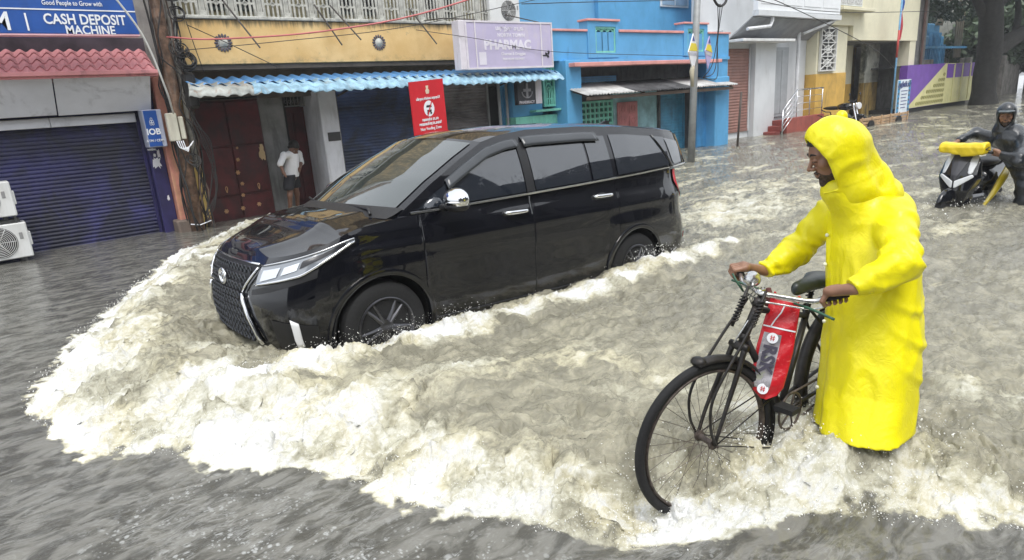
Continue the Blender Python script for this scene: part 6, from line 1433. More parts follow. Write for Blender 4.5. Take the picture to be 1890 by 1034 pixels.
# coat: a stack of soft ellipses following the stoop of the back, folds running down it
ctr_px = [(1604, 352, 2.92, .085, .085), (1602, 372, 2.92, .155, .115), (1606, 400, 2.91, .205, .145), (1609, 450, 2.91, .220, .170), (1611, 520, 2.92, .222, .180), (1612, 600, 2.94, .232, .185), (1602, 700, 2.96, .234, .188), (1592, 780, 2.95, .238, .190), (1589, 822, 2.95, .240, .190)]
CP = np.array([list(at(a, b, c))+[d, e] for a, b, c, d, e in ctr_px]); CP = CP[np.argsort(CP[:, 2])]
CY = math.radians(140); CFx = np.array([math.cos(CY), math.sin(CY)]); CLx = np.array([-math.sin(CY), math.cos(CY)])
HEM = .145
def coatf(P, grow=0):
    z = P[:, 2]; cx_ = np.interp(z, CP[:, 2], CP[:, 0]); cy_ = np.interp(z, CP[:, 2], CP[:, 1]); a = np.interp(z, CP[:, 2], CP[:, 3])+grow; b = np.interp(z, CP[:, 2], CP[:, 4])+grow
    qx, qy = P[:, 0]-cx_, P[:, 1]-cy_; fx = qx*CFx[0]+qy*CFx[1]; lx = qx*CLx[0]+qy*CLx[1]
    r = np.hypot(fx/b, lx/a); ang = np.arctan2(fx, lx)
    low = sstep(1.0, .2, z)
    fold = .010*np.sin(ang*5+z*2.2+1.2*np.sin(z*3.1))*low+.007*np.sin(ang*9-z*3.5+2)*sstep(.9, .3, z)+.006*np.sin(ang*3+z*9)*sstep(.5, .9, z)
    # sagging swags across the lap
    for (zc, ac, am) in ((.56, -.9, .016), (.40, -1.1, .015), (.72, -.6, .012), (.95, -1.2, .010)):
        u = (ang-ac+PI) % (2*PI)-PI; zz = z-zc-.16*(u*u)*.55; fold = fold+am*np.exp(-(u/.85)**2)*(np.exp(-(zz/.020)**2)-.6*np.exp(-((zz+.035)/.028)**2))
    fold = fold-.006*np.exp(-((ang-1.75)/.05)**2)+.006*np.exp(-((ang-1.9)/.12)**2)
    R0 = .2; arc = ang*R0
    rg_1 = 1-2*np.abs(pn(arc*7+z*1.5, z*2.6-arc*2, 81)); rg_2 = 1-2*np.abs(pn(arc*13-z*3, z*6+arc*4, 82)); fold = .7*fold+.0045*np.maximum(rg_1-.45, 0)*2+.0015*rg_2
    d = (r-1)*np.minimum(a, b)-fold
    return smax(d, z-(CP[-1, 2]+.02), .03)
def sleeve(P, S, E, W, r0, r1, r2, seed):
    d1 = sd_cap(P, S, E, r0, r1); d2 = sd_cap(P, E, W, r1, r2)
    d = smin(d1, d2, .03)
    # cloth hangs below the arm, and wrinkles run round it near the bend and cuff
    E2 = E+[0, 0, -.030]; M2 = (E+W)/2+[0, 0, -.022]; d = smin(d, sd_cap(P, E2, M2, r1*.95, r1*.8), .03)
    def wr(a, b):
        ax2 = (b-a)/np.linalg.norm(b-a); return (P-a)@ax2
    t1, t2 = wr(S, E), wr(E, W); near = np.exp(-(np.linalg.norm(P-E, axis=1)/.13)**2)
    q = P[:, 0]*3+P[:, 1]*2+seed
    d = d-.0045*np.sin(t2*85+6*pn(P[:, 0]*9, P[:, 2]*9, seed))*near-.005*np.sin(t1*60+5*pn(P[:, 1]*8, P[:, 2]*8, seed+1))-.004*np.sin(t2*120+4*pn(P[:, 0]*12, P[:, 2]*12, seed+2))*np.exp(-(np.linalg.norm(P-W, axis=1)/.07)**2)*1.5
    m1 = (E+W)/2; rr_ = 1-2*np.abs(pn(P[:, 0]*9+P[:, 2]*6, P[:, 1]*9-P[:, 2]*7, seed+90)); d = d-.0035*rr_
    return d
def coat_all(P):
    d = coatf(P)
    sh = sd_cap(P, SHN+[0, 0, -.01], SHF+[0, 0, -.01], .078); d = smin(d, sh, .07)
    hump = sd_ell(P, NK+[.09, -.04, -.06], (.17, .15, .12)); d = smin(d, sd_cap(P, at(1548, 352, 2.84), at(1585, 385, 2.86), .075, .11), .05); d = smin(d, hump, .06)
    d = smin(d, sleeve(P, SHN, ELN, WRN, .082, .068, .040, 1), .025); d = smin(d, sleeve(P, SHF, ELF, WRF+(WRF-ELF)*-.02, .080, .066, .042, 5), .025)
    # open hem
    d = smax(d, HEM-P[:, 2]+.055*np.clip(((P[:, 0]-2.62)*.455-(P[:, 1]-1.2)*.89)/.505, 0, 1.3)+.004*np.sin(P[:, 0]*30), .004)
    inner = coatf(P, -.014); d = np.where(P[:, 2] < .34, np.maximum(d, -np.maximum(inner, P[:, 2]-.30)), d)
    for W_, E_2 in ((WRN, ELN), (WRF, ELF)):
        ax2 = (W_-E_2)/np.linalg.norm(W_-E_2); near = np.linalg.norm(P-W_, axis=1) < .12; d = np.where(near, np.maximum(d, (P-W_)@ax2-.004), d)
    return d
V, Q = nets(coat_all, (2.25, .55, .05), (3.55, 1.98, 1.46), .0072); fast_mesh('raincoat', V, Q, m_yc, MAN)
# hood: loose shell round the head, open at the face, with a knotted tip
HF, HL, HU = HR[:, 0], HR[:, 1], HR[:, 2]
HB_ = at(1556, 276, 2.84)
def hood_out(P):
    q = (P-HC)@HR
    d = sd_ell(P, HB_+np.array([.0, 0, -.0]), (.117, .115, .134)); d = smin(d, sd_ell(q, (-.008, 0, .032), (.122, .108, .136)), .03); d = smin(d, sd_ell(q, (.004, 0, -.030), (.100, .094, .118)), .03); d = smin(d, sd_cap(q, (-.022, 0, -.06), (-.045, 0, -.17), .078, .085), .03)
    d = smin(d, sd_cap(P, at(1590, 310, 2.86), at(1610, 360, 2.90), .085, .12), .05); d = smin(d, sd_cap(P, at(1546, 338, 2.83), at(1580, 372, 2.88), .075, .105), .05)
    x = q[:, 0]; d = d-.0025*np.sin(x*95+q[:, 2]*25+3*pn(q[:, 1]*18, q[:, 2]*18, 3))*sstep(-.03, .06, x)-.0045*np.sin(P[:, 2]*50+x*30+4*pn(P[:, 0]*7, P[:, 2]*7, 8))*sstep(1.42, 1.33, P[:, 2])-.003*pn(q[:, 0]*14, q[:, 2]*14, 12)
    return d
def hood_f(P):
    q = (P-HC)@HR; d = hood_out(P)
    inn = smin(sd_ell(q, (.0, 0, .026), (.112, .095, .122)), sd_cap(q, (.05, 0, -.03), (.04, 0, -.085), .074), .03); d = smax(d, -np.maximum(inn, d+.010), .004)
    # opening plane in front of the cheek
    d = smax(d, np.where(q[:, 2] > -.135, q[:, 0]-.050-.36*np.maximum(q[:, 2]-.0, 0)-.06*np.minimum(q[:, 2], 0), d), .006)
    return d
V, Q = nets(hood_f, HC-[.22, .22, .24], HC+[.28, .22, .20], .0055); hd_ = fast_mesh('hood', V, Q, m_yc, MAN)
TP = at(1553, 222, 2.83)
def tip(P): return smin(sd_ell(P, TP+[0, 0, .016], (.026, .024, .027)), sd_cap(P, TP-[0, 0, .02], TP+[0, 0, .0], .030, .016), .008)-.002*pn(P[:, 0]*70, P[:, 2]*70, 2)
V, Q = nets(tip, TP-.07, TP+.07, .0035); fast_mesh('hood_tip', V, Q, m_yc, hd_)
# buttons down the placket
m_bt = mat('pale_button', (.85, .85, .70), .3, bump=0)
for zb_ in (.32, .62, .74, .88, 1.01, 1.13):
    cx_ = np.interp(zb_, CP[:, 2], CP[:, 0]); cy_ = np.interp(zb_, CP[:, 2], CP[:, 1]); b = np.interp(zb_, CP[:, 2], CP[:, 4]); a = np.interp(zb_, CP[:, 2], CP[:, 3]); ang = 1.80
    rr = 1/math.hypot(math.sin(ang)/b, math.cos(ang)/a); pdir = CFx*math.sin(ang)+CLx*math.cos(ang)
    MB().ball((cx_+pdir[0]*(rr+.020), cy_+pdir[1]*(rr+.020), zb_), (.009, .009, .009), 8).build('button', m_bt, MAN, smooth=True)
gdn = dn_; gdf = df_
hand(GN+dn_*.02, gdn, np.array([.30, -.45, .75]), WRN, MAN, side=1)
hand(GF+df_*.0, gdf, np.array([.1, .2, 1.0]), WRF, MAN, side=-1)

# --- man in the doorway
DM = thing('person', 'barefoot man in a white shirt and dark shorts stooping in the doorway', 'person', (4.58, 11.72, -.22))
m_sk2 = skinm('dark_skin', (.20, .10, .065))
def P2_(x, y, o=0): return at(x, y, 0)*0+at(x, y, (11.72+o)/((_f+_r*(x-945)/CAM_F-_u*(y-517)/CAM_F)[1]))
hd2 = P2_(541, 272, -.05); nk2 = P2_(540, 284, 0); sl2, sr2 = P2_(524, 287, -.12), P2_(551, 284, .12); hp2 = P2_(538, 325, 0)
el2, wl2 = P2_(517, 303, -.22), P2_(524, 320, -.28); er2, wr2 = P2_(556, 300, .1), P2_(553, 312, -.1)
kl, al = P2_(535, 360, -.12), P2_(536, 400, -.05); kr, ar = P2_(548, 358, .1), P2_(550, 390, .15)
def dm_body(P):
    d = sd_cap(P, nk2, hp2, .10, .10); d = smin(d, sd_cap(P, sl2, sr2, .05), .04)
    for a, b, ra, rb in ((sl2, el2, .045, .036), (el2, wl2, .034, .024), (wl2, wl2+[.02, -.02, -.06], .026, .02), (sr2, er2, .045, .036), (er2, wr2, .034, .024), (wr2, wr2+[-.02, -.02, -.05], .026, .02), (hp2+[-.04, -.05, -.02], kl, .078, .048), (kl, al, .046, .032), (hp2+[.04, .05, -.02], kr, .078, .048), (kr, ar, .046, .032), (nk2, hd2, .045, .05), (al, al+[0, -.12, -.02], .032, .025), (ar, ar+[0.03, -.12, -.02], .032, .025)): d = smin(d, sd_cap(P, np.array(a), np.array(b), ra, rb), .025)
    return d
V, Q = nets(dm_body, (4.1, 11.2, -.28), (5.1, 12.2, 1.35), .014); fast_mesh('body', V, Q, m_sk2, DM)
head(hd2, rotm(math.radians(-70), math.radians(55)), DM, beard=False, skin=m_sk2, h=.007, scale=1.0, neck=False)
def shirt(P):
    d = smin(sd_cap(P, nk2+[0, 0, -.03], hp2+[0, 0, .02], .105, .135), sd_cap(P, sl2, sr2, .062), .05); d = smin(d, sd_cap(P, sl2, el2, .058, .055), .03); d = smin(d, sd_cap(P, sr2, er2, .056, .052), .03)
    return smax(d-.006*pn(P[:, 0]*14, P[:, 2]*10, 3), -(P[:, 2]-(hp2[2]-.02)), .01)
V, Q = nets(shirt, (4.1, 11.2, .4), (5.1, 12.2, 1.35), .012); fast_mesh('shirt', V, Q, mat('white_shirt', (.80, .80, .82), .8, var=.06, bump=.1), DM)
def shorts(P):
    d = smin(sd_cap(P, hp2+[-.04, -.05, .04], kl+[0, 0, .14], .105, .095), sd_cap(P, hp2+[.04, .05, .04], kr+[0, 0, .14], .105, .095), .03)
    return smax(smax(d, -(P[:, 2]-(kl[2]+.09)), .008), P[:, 2]-(hp2[2]+.03), .01)
V, Q = nets(shorts, (4.1, 11.2, .1), (5.1, 12.2, 1.0), .012); fast_mesh('shorts', V, Q, mat('black_shorts', (.02, .02, .025), .8), DM)

# --- scooter and its rider in black
SCO = thing('scooter', 'black and white scooter with a yellow cloth over its handlebar cowl', 'scooter', (10.0, 2.6, -.22))
def s8(x, y, d=8.1): return at(x, y, d)
m_wp = paint('white_gloss', (.72, .74, .76), .2); m_yp = paint('yellow_gloss', (.80, .60, .01), .3)
sfx = np.array([-.80, .10, 0]); sfx /= np.linalg.norm(sfx); SFW = sfx; SLT = np.array([-SFW[1], SFW[0], 0])   # front, left
SO = np.array([9.75, 2.62, -.22])
def sl_(f, l, u): return SO+SFW*f+SLT*l+np.array([0, 0, u])
SM = np.stack([SFW, SLT, UP], 1)
def snet(nm, fn, lo, hi, h, m__, par=SCO):
    V, Q = nets(fn, lo, hi, h); return fast_mesh(nm, SO+V@SM.T, Q, m__, par)
def apron(P):
    w_ = np.interp(P[:, 2], [.15, .35, .60, .80, .92], [.07, .12, .22, .20, .13]); x_ = np.interp(P[:, 2], [.15, .45, .65, .80, .92], [.30, .36, .34, .24, .12])
    d = np.maximum(np.abs(P[:, 1])-w_, P[:, 0]-(x_-.9*P[:, 1]**2-.25*np.abs(P[:, 1]))); d = smax(d, .10-P[:, 0]*1.0+.0, .02); return smax(smax(d, P[:, 2]-.90, .03), .2-P[:, 2], .03)
snet('front_apron', apron, (0, -.3, .1), (.5, .3, .98), .010, m_blk)
snet('nose_visor', lambda P: smax(apron(P)-.010, np.maximum(np.abs(P[:, 1])-(.03+.30*(P[:, 2]-.60)), .58-P[:, 2])*.8, .008), (.1, -.2, .55), (.5, .2, .95), .008, mat('dark_grey_panel', (.05, .05, .058), .3, bump=0))
for s_ in (-1, 1): snet('headlight', lambda P: smax(smax(apron(P)-.014, sd_cap(P, (.36, s_*.015, .535), (.28, s_*.17, .635), .042, .022), .006), .01-P[:, 1]*s_, .004), (.1, -.26, .45), (.5, .26, .75), .007, mat('pale_lens', (.72, .74, .76), .08, bump=0))
for s_ in (-1, 1): snet('side_fairing', lambda P: smax(apron(P)-.016, sd_cap(P, (.30, s_*.16, .70), (.16, s_*.15, .88), .045, .05), .006), (.0, -.3, .6), (.5, .3, .98), .008, m_wp)
snet('floor_body', lambda P: smin(sd_cap(P, (.15, 0, .28), (-.35, 0, .28), .14), sd_cap(P, (-.45, 0, .50), (-.95, 0, .62), .19, .13), .08), (-1.2, -.3, .05), (.4, .3, .9), .018, m_blk)
snet('seat', lambda P: smin(sd_ell(P, (-.50, 0, .74), (.26, .14, .06)), sd_ell(P, (-.85, 0, .78), (.2, .12, .06)), .05), (-1.2, -.25, .6), (-.1, .25, .95), .014, m_tr)
for s_ in (-1, 1):
    q = MB(); P = spline(np.array([sl_(.08, s_*.24, .22), sl_(-.15, s_*.26, .38), sl_(-.45, s_*.25, .58), sl_(-.6, s_*.22, .66)]), 16); q.tube(P, np.interp(np.linspace(0, 1, 16), [0, .6, 1], [.015, .05, .035]), 8); q.build('yellow_panel', m_yp, SCO, smooth=True)
for f_, nm in ((.46, 'wheel'), (-.80, 'wheel')):
    q = MB(); q.lathe(sl_(f_, -.05, .22), SLT, [(0, .14), (0, .20), (.02, .225), (.08, .225), (.10, .20), (.10, .14)], 28); q.build(nm, m_rub, SCO, smooth=40)
    MB().lathe(sl_(f_, -.03, .22), SLT, [(0, .15), (.06, .15)], 16).build('wheel_rim', m_rim, SCO)
snet('front_mudguard', lambda P: smax(sd_ell(P, (.46, 0, .26), (.25, .075, .24)), -(P[:, 2]-.34), .01), (.1, -.15, .2), (.8, .15, .6), .012, m_blk)
hbC = sl_(.12, 0, .98); gR, gL = s8(1757, 268, 8.35), s8(1838, 283, 7.85)
MB().tube(spline(np.array([gR, hbC+SLT*.15+UP*.0, hbC, hbC-SLT*.15, gL]), 20), .016, 8).build('handlebar', m_tr, SCO, smooth=True)
def cowl(P):
    q = (P-hbC)@SM; wz = .078-.14*np.abs(q[:, 1])+.02*(q[:, 1] > 0); d = smax(smax(np.abs(q[:, 0]-.03)-.10+.5*np.maximum(q[:, 2], 0), np.abs(q[:, 1])-.255, .02), smax(q[:, 2]-.045-.06*np.abs(q[:, 1]), -q[:, 2]-.02-wz, .02), .03)
    return d-.008*pn(q[:, 1]*12+q[:, 2]*8, q[:, 0]*14, 4)
V, Q = nets(cowl, hbC-.36, hbC+.36, .010); fast_mesh('yellow_cloth_cover', V, Q, clothm('yellow_cover', (.88, .66, .01), .4), SCO)
for s_ in (-1, 1): MB().tube([hbC+SLT*.26*s_, hbC+SLT*.26*s_+SFW*.10-UP*.02, hbC+SLT*.30*s_+SFW*.05-UP*.04], .006, 6).build('brake_lever', m_tr, SCO)
RD = thing('person', 'man in a black hooded rain jacket and peaked cap pushing the scooter', 'person', (10.3, 2.3, -.22))
m_bc = clothm('black_raincoat', (.014, .018, .024), .30, .02, .6)
rh = s8(1857, 214, 8.0); rn = s8(1868, 246, 8.05); r1_, r2_ = s8(1842, 258, 8.25), s8(1893, 262, 7.85); rhip = s8(1918, 345, 7.95)
eR, wR = s8(1802, 246, 8.45), s8(1772, 258, 8.38); eL, wL = s8(1880, 296, 7.65), s8(1850, 287, 7.8)
def rcoat(P):
    d = smin(sd_cap(P, rn-[0, 0, .06], rhip, .17, .20), sd_cap(P, r1_, r2_, .09), .07)
    for a, b, ra, rb in ((r1_, eR, .085, .07), (eR, wR, .068, .045), (r2_, eL, .085, .075), (eL, wL, .07, .045)): d = smin(d, sd_cap(P, a, b, ra, rb), .04)
    for s_ in (-1, 1):
        hp = rhip+np.array([.09*s_, -.09*s_, 0]); d = smin(d, sd_cap(P, hp, hp+np.array([.05+.1*s_, 0, -.75]), .13, .09), .05)
    return d-.012*np.sin(P[:, 2]*28+4*pn(P[:, 0]*5, P[:, 2]*5, 2))*.6-.012*pn(P[:, 0]*9, P[:, 2]*12, 6)
V, Q = nets(rcoat, rhip-[1.0, .9, .95], rhip+[.7, .9, .9], .020); fast_mesh('raincoat', V, Q, m_bc, RD)
RR = rotm(math.radians(193), math.radians(4))
def rbody(P): return smin(smin(sd_cap(P, rn-[0, 0, .05], rhip, .12, .12), sd_cap(P, wR, gR, .03, .03), .02), sd_cap(P, wL, gL, .03, .03), .02)
V, Q = nets(rbody, rhip-[1.3, .9, .6], rhip+[.6, .9, .8], .02); fast_mesh('body', V, Q, m_sk, RD)
head(rh, RR, RD, beard=True, h=.0055, down=True)
def rhood(P):
    q = (P-rh)@RR; d = sd_ell(q, (-.02, 0, .03), (.125, .108, .135)); d = smin(d, sd_cap(q, (-.04, 0, -.06), (-.06, 0, -.17), .09, .13), .04); d = smax(d, -sd_ell(q, (.09, 0, -.03), (.10, .078, .105)), .008); d = smax(d, -sd_ell(q, (.0, 0, .0), (.10, .082, .11)), .005)
    return smax(d, q[:, 0]-.09, .008)
V, Q = nets(rhood, rh-.26, rh+.22, .009); ho = fast_mesh('hood', V, Q, m_bc, RD)
def peak(P): q = (P-rh)@RR; return smax(sd_ell(q, (.10, 0, .068), (.10, .085, .018)), -(q[:, 0]-.06), .005)
V, Q = nets(peak, rh-.2, rh+.26, .007); fast_mesh('cap_peak', V, Q, clothm('grey_peak', (.05, .07, .08), .3), ho)
hand(gR+[0, 0, .0], (hbC-gR), np.array([.3, 0, 1.0]), wR, RD, h=.006, side=1, curl=.8); hand(gL, (hbC-gL), np.array([.3, 0, 1.0]), wL, RD, h=.006, side=-1)
# ---------------------------------------------------------------- thin rain haze filling the street
hz = NT('rain_haze'); pv = hz.n('VolumePrincipled'); pv.inputs['Color'].default_value = (.86, .89, .92, 1); pv.inputs['Density'].default_value = .0015
hz.t.links.remove(hz.out.inputs['Surface'].links[0]); hz.l(pv.outputs[0], hz.out.inputs['Volume'])
bx('haze', (-30, -20, -1.3), (125, 60, 13.5), hz.m, None, kind='stuff', label='pale rain haze hanging in the street', cat='haze')
# ---------------------------------------------------------------- ground under the flood
g = MB(); g.add([(-150, -150, 0), (250, -150, 0), (250, 250, 0), (-150, 250, 0)], [(0, 1, 2, 3)])
gr = g.build('ground', mat('wet_asphalt', (.05, .05, .048), .35, var=.3, bump=.4), kind='structure'); gr.location.z = -.22

# ---------------------------------------------------------------- flood water: one sheet, finer near the camera, with the bow wave in its shape
FRONT = np.array([(5.0, 12.2), (4.34, 11.94), (3.9, 11.7), (3.3, 11.18), (2.71, 10.36), (2.08, 9.53), (1.63, 8.9), (1.15, 7.96), (.78, 7.22), (.45, 6.45), (.19, 5.7), (.02, 5.33), (-.03, 4.89), (.06, 4.41), (.22, 3.98), (.41, 3.7), (.67, 3.34), (.86, 3.1), (1.1, 2.67), (1.15, 2.45), (1.2, 2.25), (1.3, 2.05), (1.48, 1.73), (1.61, 1.55), (1.78, 1.41), (1.94, 1.27), (2.12, 1.14), (2.31, 1.01), (2.43, .85), (2.55, .7), (2.76, .42), (3.2, 0), (4.0, -.7), (5.5, -1.8), (9, -3.5), (14, -5)])
#            crest height and foam band width along the front
FH = np.interp(np.arange(len(FRONT)), [0, 5, 8, 11, 14, 18, 22, 27, 31, 35], [.05, .11, .18, .20, .18, .13, .10, .08, .07, .03])
FB = np.interp(np.arange(len(FRONT)), [0, 5, 8, 11, 14, 18, 22, 27, 31, 35], [.45, .75, .95, 1.15, 1.1, .75, .55, .42, .38, .3])
def front_dist(X, Y):
    best = np.full(X.shape, 1e9, np.float32); hh = np.zeros(X.shape, np.float32); bb = np.zeros(X.shape, np.float32)
    for i in range(len(FRONT)-1):
        a, b = FRONT[i], FRONT[i+1]; d = b-a; t = np.clip(((X-a[0])*d[0]+(Y-a[1])*d[1])/(d@d), 0, 1)
        r = np.hypot(X-a[0]-t*d[0], Y-a[1]-t*d[1]); m_ = r < best
        best = np.where(m_, r, best); hh = np.where(m_, FH[i]+(FH[i+1]-FH[i])*t, hh); bb = np.where(m_, FB[i]+(FB[i+1]-FB[i])*t, bb)
    poly = np.vstack([FRONT, [(60, -5), (60, 30), (5, 30)]]); ins = np.zeros(X.shape, bool)
    for i in range(len(poly)):
        (x1, y1), (x2, y2) = poly[i], poly[(i+1) % len(poly)]
        if y1 == y2: continue
        c = ((y1 > Y) != (y2 > Y)) & (X < (x2-x1)*(Y-y1)/(y2-y1)+x1); ins ^= c
    return np.where(ins, best, -best), hh, bb
def ell(X, Y, cx, cy, rx, ry, ang=0):
    c, s = math.cos(ang), math.sin(ang); u = ((X-cx)*c+(Y-cy)*s)/rx; v = (-(X-cx)*s+(Y-cy)*c)/ry
    return np.exp(-(u*u+v*v))
def seg_d(X, Y, a, b):
    d = np.array(b, float)-a; t = np.clip(((X-a[0])*d[0]+(Y-a[1])*d[1])/(d@d), 0, 1)
    return np.hypot(X-a[0]-t*d[0], Y-a[1]-t*d[1]), t
def fbm(x, y, f, o, s=0, g=.5):
    r = 0; a = 1
    for i in range(o): r = r+a*pn(x*f, y*f, s+i); f *= 2.03; a *= g
    return r
def water_fields(X, Y):
    R = np.hypot(X, Y); near = np.clip(1.3-R/26, 0, 1)
    # ragged front: the distance is warped by noise of several sizes
    warp = (.14*pn(X*1.6, Y*1.6, 1)+.05*(1-2*np.abs(pn(X*7, Y*7, 7))))+.07*pn(X*4.3, Y*4.3, 2)+.050*pn(X*11, Y*11, 3)+.028*pn(X*27, Y*27, 4)+.014*pn(X*58, Y*58, 6)
    d0, hc, bw = front_dist(X, Y); d = d0+warp*(.5+bw*.5)
    rw = .22+.40*bw; rise = sstep(-.02, 1, d/rw); back = np.exp(-np.maximum(d-rw, 0)/(.30+.6*bw))
    z = hc*rise*(.16+.84*back)+.03*sstep(0, 1, d)
    ins = sstep(0, .1, d)
    # churn: big boils, then sharp-crested small stuff (ridged noise)
    wx = X+.12*pn(X*2.2, Y*2.2, 31); wy = Y+.12*pn(X*2.2, Y*2.2, 32)
    boil = .26-np.abs(fbm(wx, wy, 1.6, 3, 5)); rid = .27-np.abs(fbm(wx*1.0, wy*1.25, 4.2, 4, 9, .6))
    fine = .25-np.abs(fbm(wx, wy, 16, 3, 21, .6))
    dec = np.exp(-np.maximum(d, 0)/3.2)
    band = ins*np.exp(-np.maximum(d-bw*.55, 0)/(bw*.45))
    # features round the car (which stands along X 1.1..5.85, Y 3.94..5.77)
    side, ts = seg_d(X, Y, (.9, 3.80), (6.1, 3.74)); sw = np.exp(-(side/.20)**2)
    bow = ell(X, Y, .78, 4.75, .42, .95); bow2 = ell(X, Y, 1.35, 3.68, .55, .20)
    lean, _ = seg_d(X, Y, (.75, 3.55), (2.7, 2.75)); ln = np.exp(-(lean/.28)**2)
    frontw = ell(X, Y, 2.35, 3.80, .55, .20); rearw = ell(X, Y, 4.95, 3.82, .38, .2)
    wake = ell(X, Y, 7.6, 4.5, 2.3, 1.1, -.12)+.8*ell(X, Y, 10.4, 5.6, 3.2, 1.1, -.2)
    wake2, _ = seg_d(X, Y, (6.1, 3.75), (13, 1.9)); wk2 = np.exp(-(wake2/.5)**2)
    bike = ell(X, Y, 2.75, 1.28, .62, .30, -.3); wl = ell(X, Y, 1.98, 1.6, .13, .10)
    legs = ell(X, Y, 2.85, .9, .38, .30)
    z = z+.055*sw+.05*bow+.05*bow2+.05*ln*ins+.06*frontw+.07*rearw+.05*wake+.05*bike+.04*legs
    # the water is drawn down beside the front wheel well, so that the wheels show
    z = z-.05*ell(X, Y, 3.6, 3.6, .8, .25)-.06*ell(X, Y, 2.1, 3.95, .5, .25)-.14*ell(X, Y, 1.93, 1.58, .22, .16, -.27)-.07*ell(X, Y, 2.15, 1.50, .40, .22, -.27)-.05*ell(X, Y, 1.85, 1.42, .3, .2, -.5)
    turb = np.clip(.22+.9*band+.55*dec+.8*sw+.9*bow+.6*(frontw+rearw)+.55*wake+.3*wk2+.8*bike+.5*legs, 0, 1.7)*ins
    z = z+turb*near*(.062*boil+.030*rid+.012*fine)*(.35+.65*rise)
    # quiet ripples everywhere, a little stronger in the open street
    rp = .014*fbm(X*.8+Y*.25, Y*1.1-X*.2, 1.7, 3, 41)+.012*(.3-np.abs(fbm(X*.75+Y*.3, Y*1.3-X*.3, 4.2, 3, 47)))+.0045*fbm(X, Y*1.2, 9.5, 3, 45)
    z = z+rp*(1+1.6*ins)*np.clip(1.4-R/30, .15, 1)*np.where(ins > 0, 1, np.clip(1.25-R/9, .25, 1))
    # chop thrown sideways so the crests lean forward
    k = turb*near
    dx = k*(.026*pn(X*6.5, Y*6.5, 51)+.012*pn(X*19, Y*19, 53)); dy = k*(.026*pn(X*6.5, Y*6.5, 52)+.012*pn(X*19, Y*19, 54))
    foam = np.maximum(.66*band, .93*sstep(-.10, .07, d)*sstep(.12+bw*.66, .04, d))*(.90+.34*pn(X*1.7, Y*1.7, 61)+.22*pn(X*5, Y*5, 66))
    foam = np.maximum(foam, ins*(.62*dec*(.50+.9*pn(X*1.1, Y*1.6, 62)+.5*pn(X*3.1, Y*4, 67))))
    foam = np.maximum(foam, np.clip(.95*sw*(.75+.5*pn(X*3, Y*3, 63)), 0, 1))
    foam = np.maximum.reduce([foam, .42*bow, .85*bow2, 1.0*frontw, 1.0*rearw, .56*wake, .40*wk2, .72*bike, .8*wl, .62*legs, .50*ln*ins])
    foam = foam*sstep(-.13, .06, d)
    foam = foam+.16*ins*pn(X*2.6, Y*4, 65)
    # lines of foam left on the water of the street behind the car
    far = sstep(5, 9, X)*ins; foam = np.maximum(foam, far*(.30+.34*pn(X*.7, Y*1.9, 64)+.15*pn(X*2.2, Y*5, 68)))
    aer = ins*np.clip(.95*np.exp(-np.maximum(d, 0)/2.4)+.55*np.exp(-R/9)+.25+.4*pn(X*.9, Y*1.3, 71), 0, 1)
    fleck = (1-ins)*(ell(X, Y, .40, 2.0, .70, 1.2, .2)*(.7+.6*pn(X*2, Y*3, 69))+.45*ell(X, Y, 1.2, .9, 1.0, .8))
    return z, dx, dy, np.clip(foam, 0, 1), aer, np.clip(fleck, 0, 1)
def build_water():
    na, nr = 1000, 690
    half = math.radians(46)
    dense = np.linspace(-half, half, na)+CAM_YAW-.02
    rest = np.linspace(CAM_YAW-.02+half, CAM_YAW-.02-half+2*PI, 74)[1:-1]
    A = np.concatenate([dense, rest]); phi = np.linspace(math.radians(74), math.radians(2.7), nr)
    R = 1.7/np.tan(phi); R = np.concatenate([R, np.geomspace(R[-1]*1.06, 140, 26)])
    AA, RR = np.meshgrid(A, R, indexing='ij'); X = (RR*np.cos(AA)).astype(np.float32); Y = (RR*np.sin(AA)).astype(np.float32)
    z, dx, dy, foam, aer, fleck = [q.astype(np.float32) for q in water_fields(X.ravel(), Y.ravel())]
    V = np.stack([X.ravel()+dx, Y.ravel()+dy, z], 1); a, b = X.shape
    i = np.arange(a)[:, None]; j = np.arange(b-1)[None, :]; i2 = (i+1) % a
    Q = np.stack([i*b+j, i*b+j+1, i2*b+j+1, i2*b+j], -1).reshape(-1, 4)
    V = np.vstack([V, [[0, 0, 0]]]); c = len(V)-1
    o = fast_mesh('flood_water', V, Q, water_mat(), kind='structure')
    for nm, dat in (('foam', foam), ('aer', aer), ('fleck', fleck)):
        at = o.data.attributes.new(nm, 'FLOAT', 'POINT'); at.data.foreach_set('value', np.append(dat, 0).astype(np.float32))
    return o
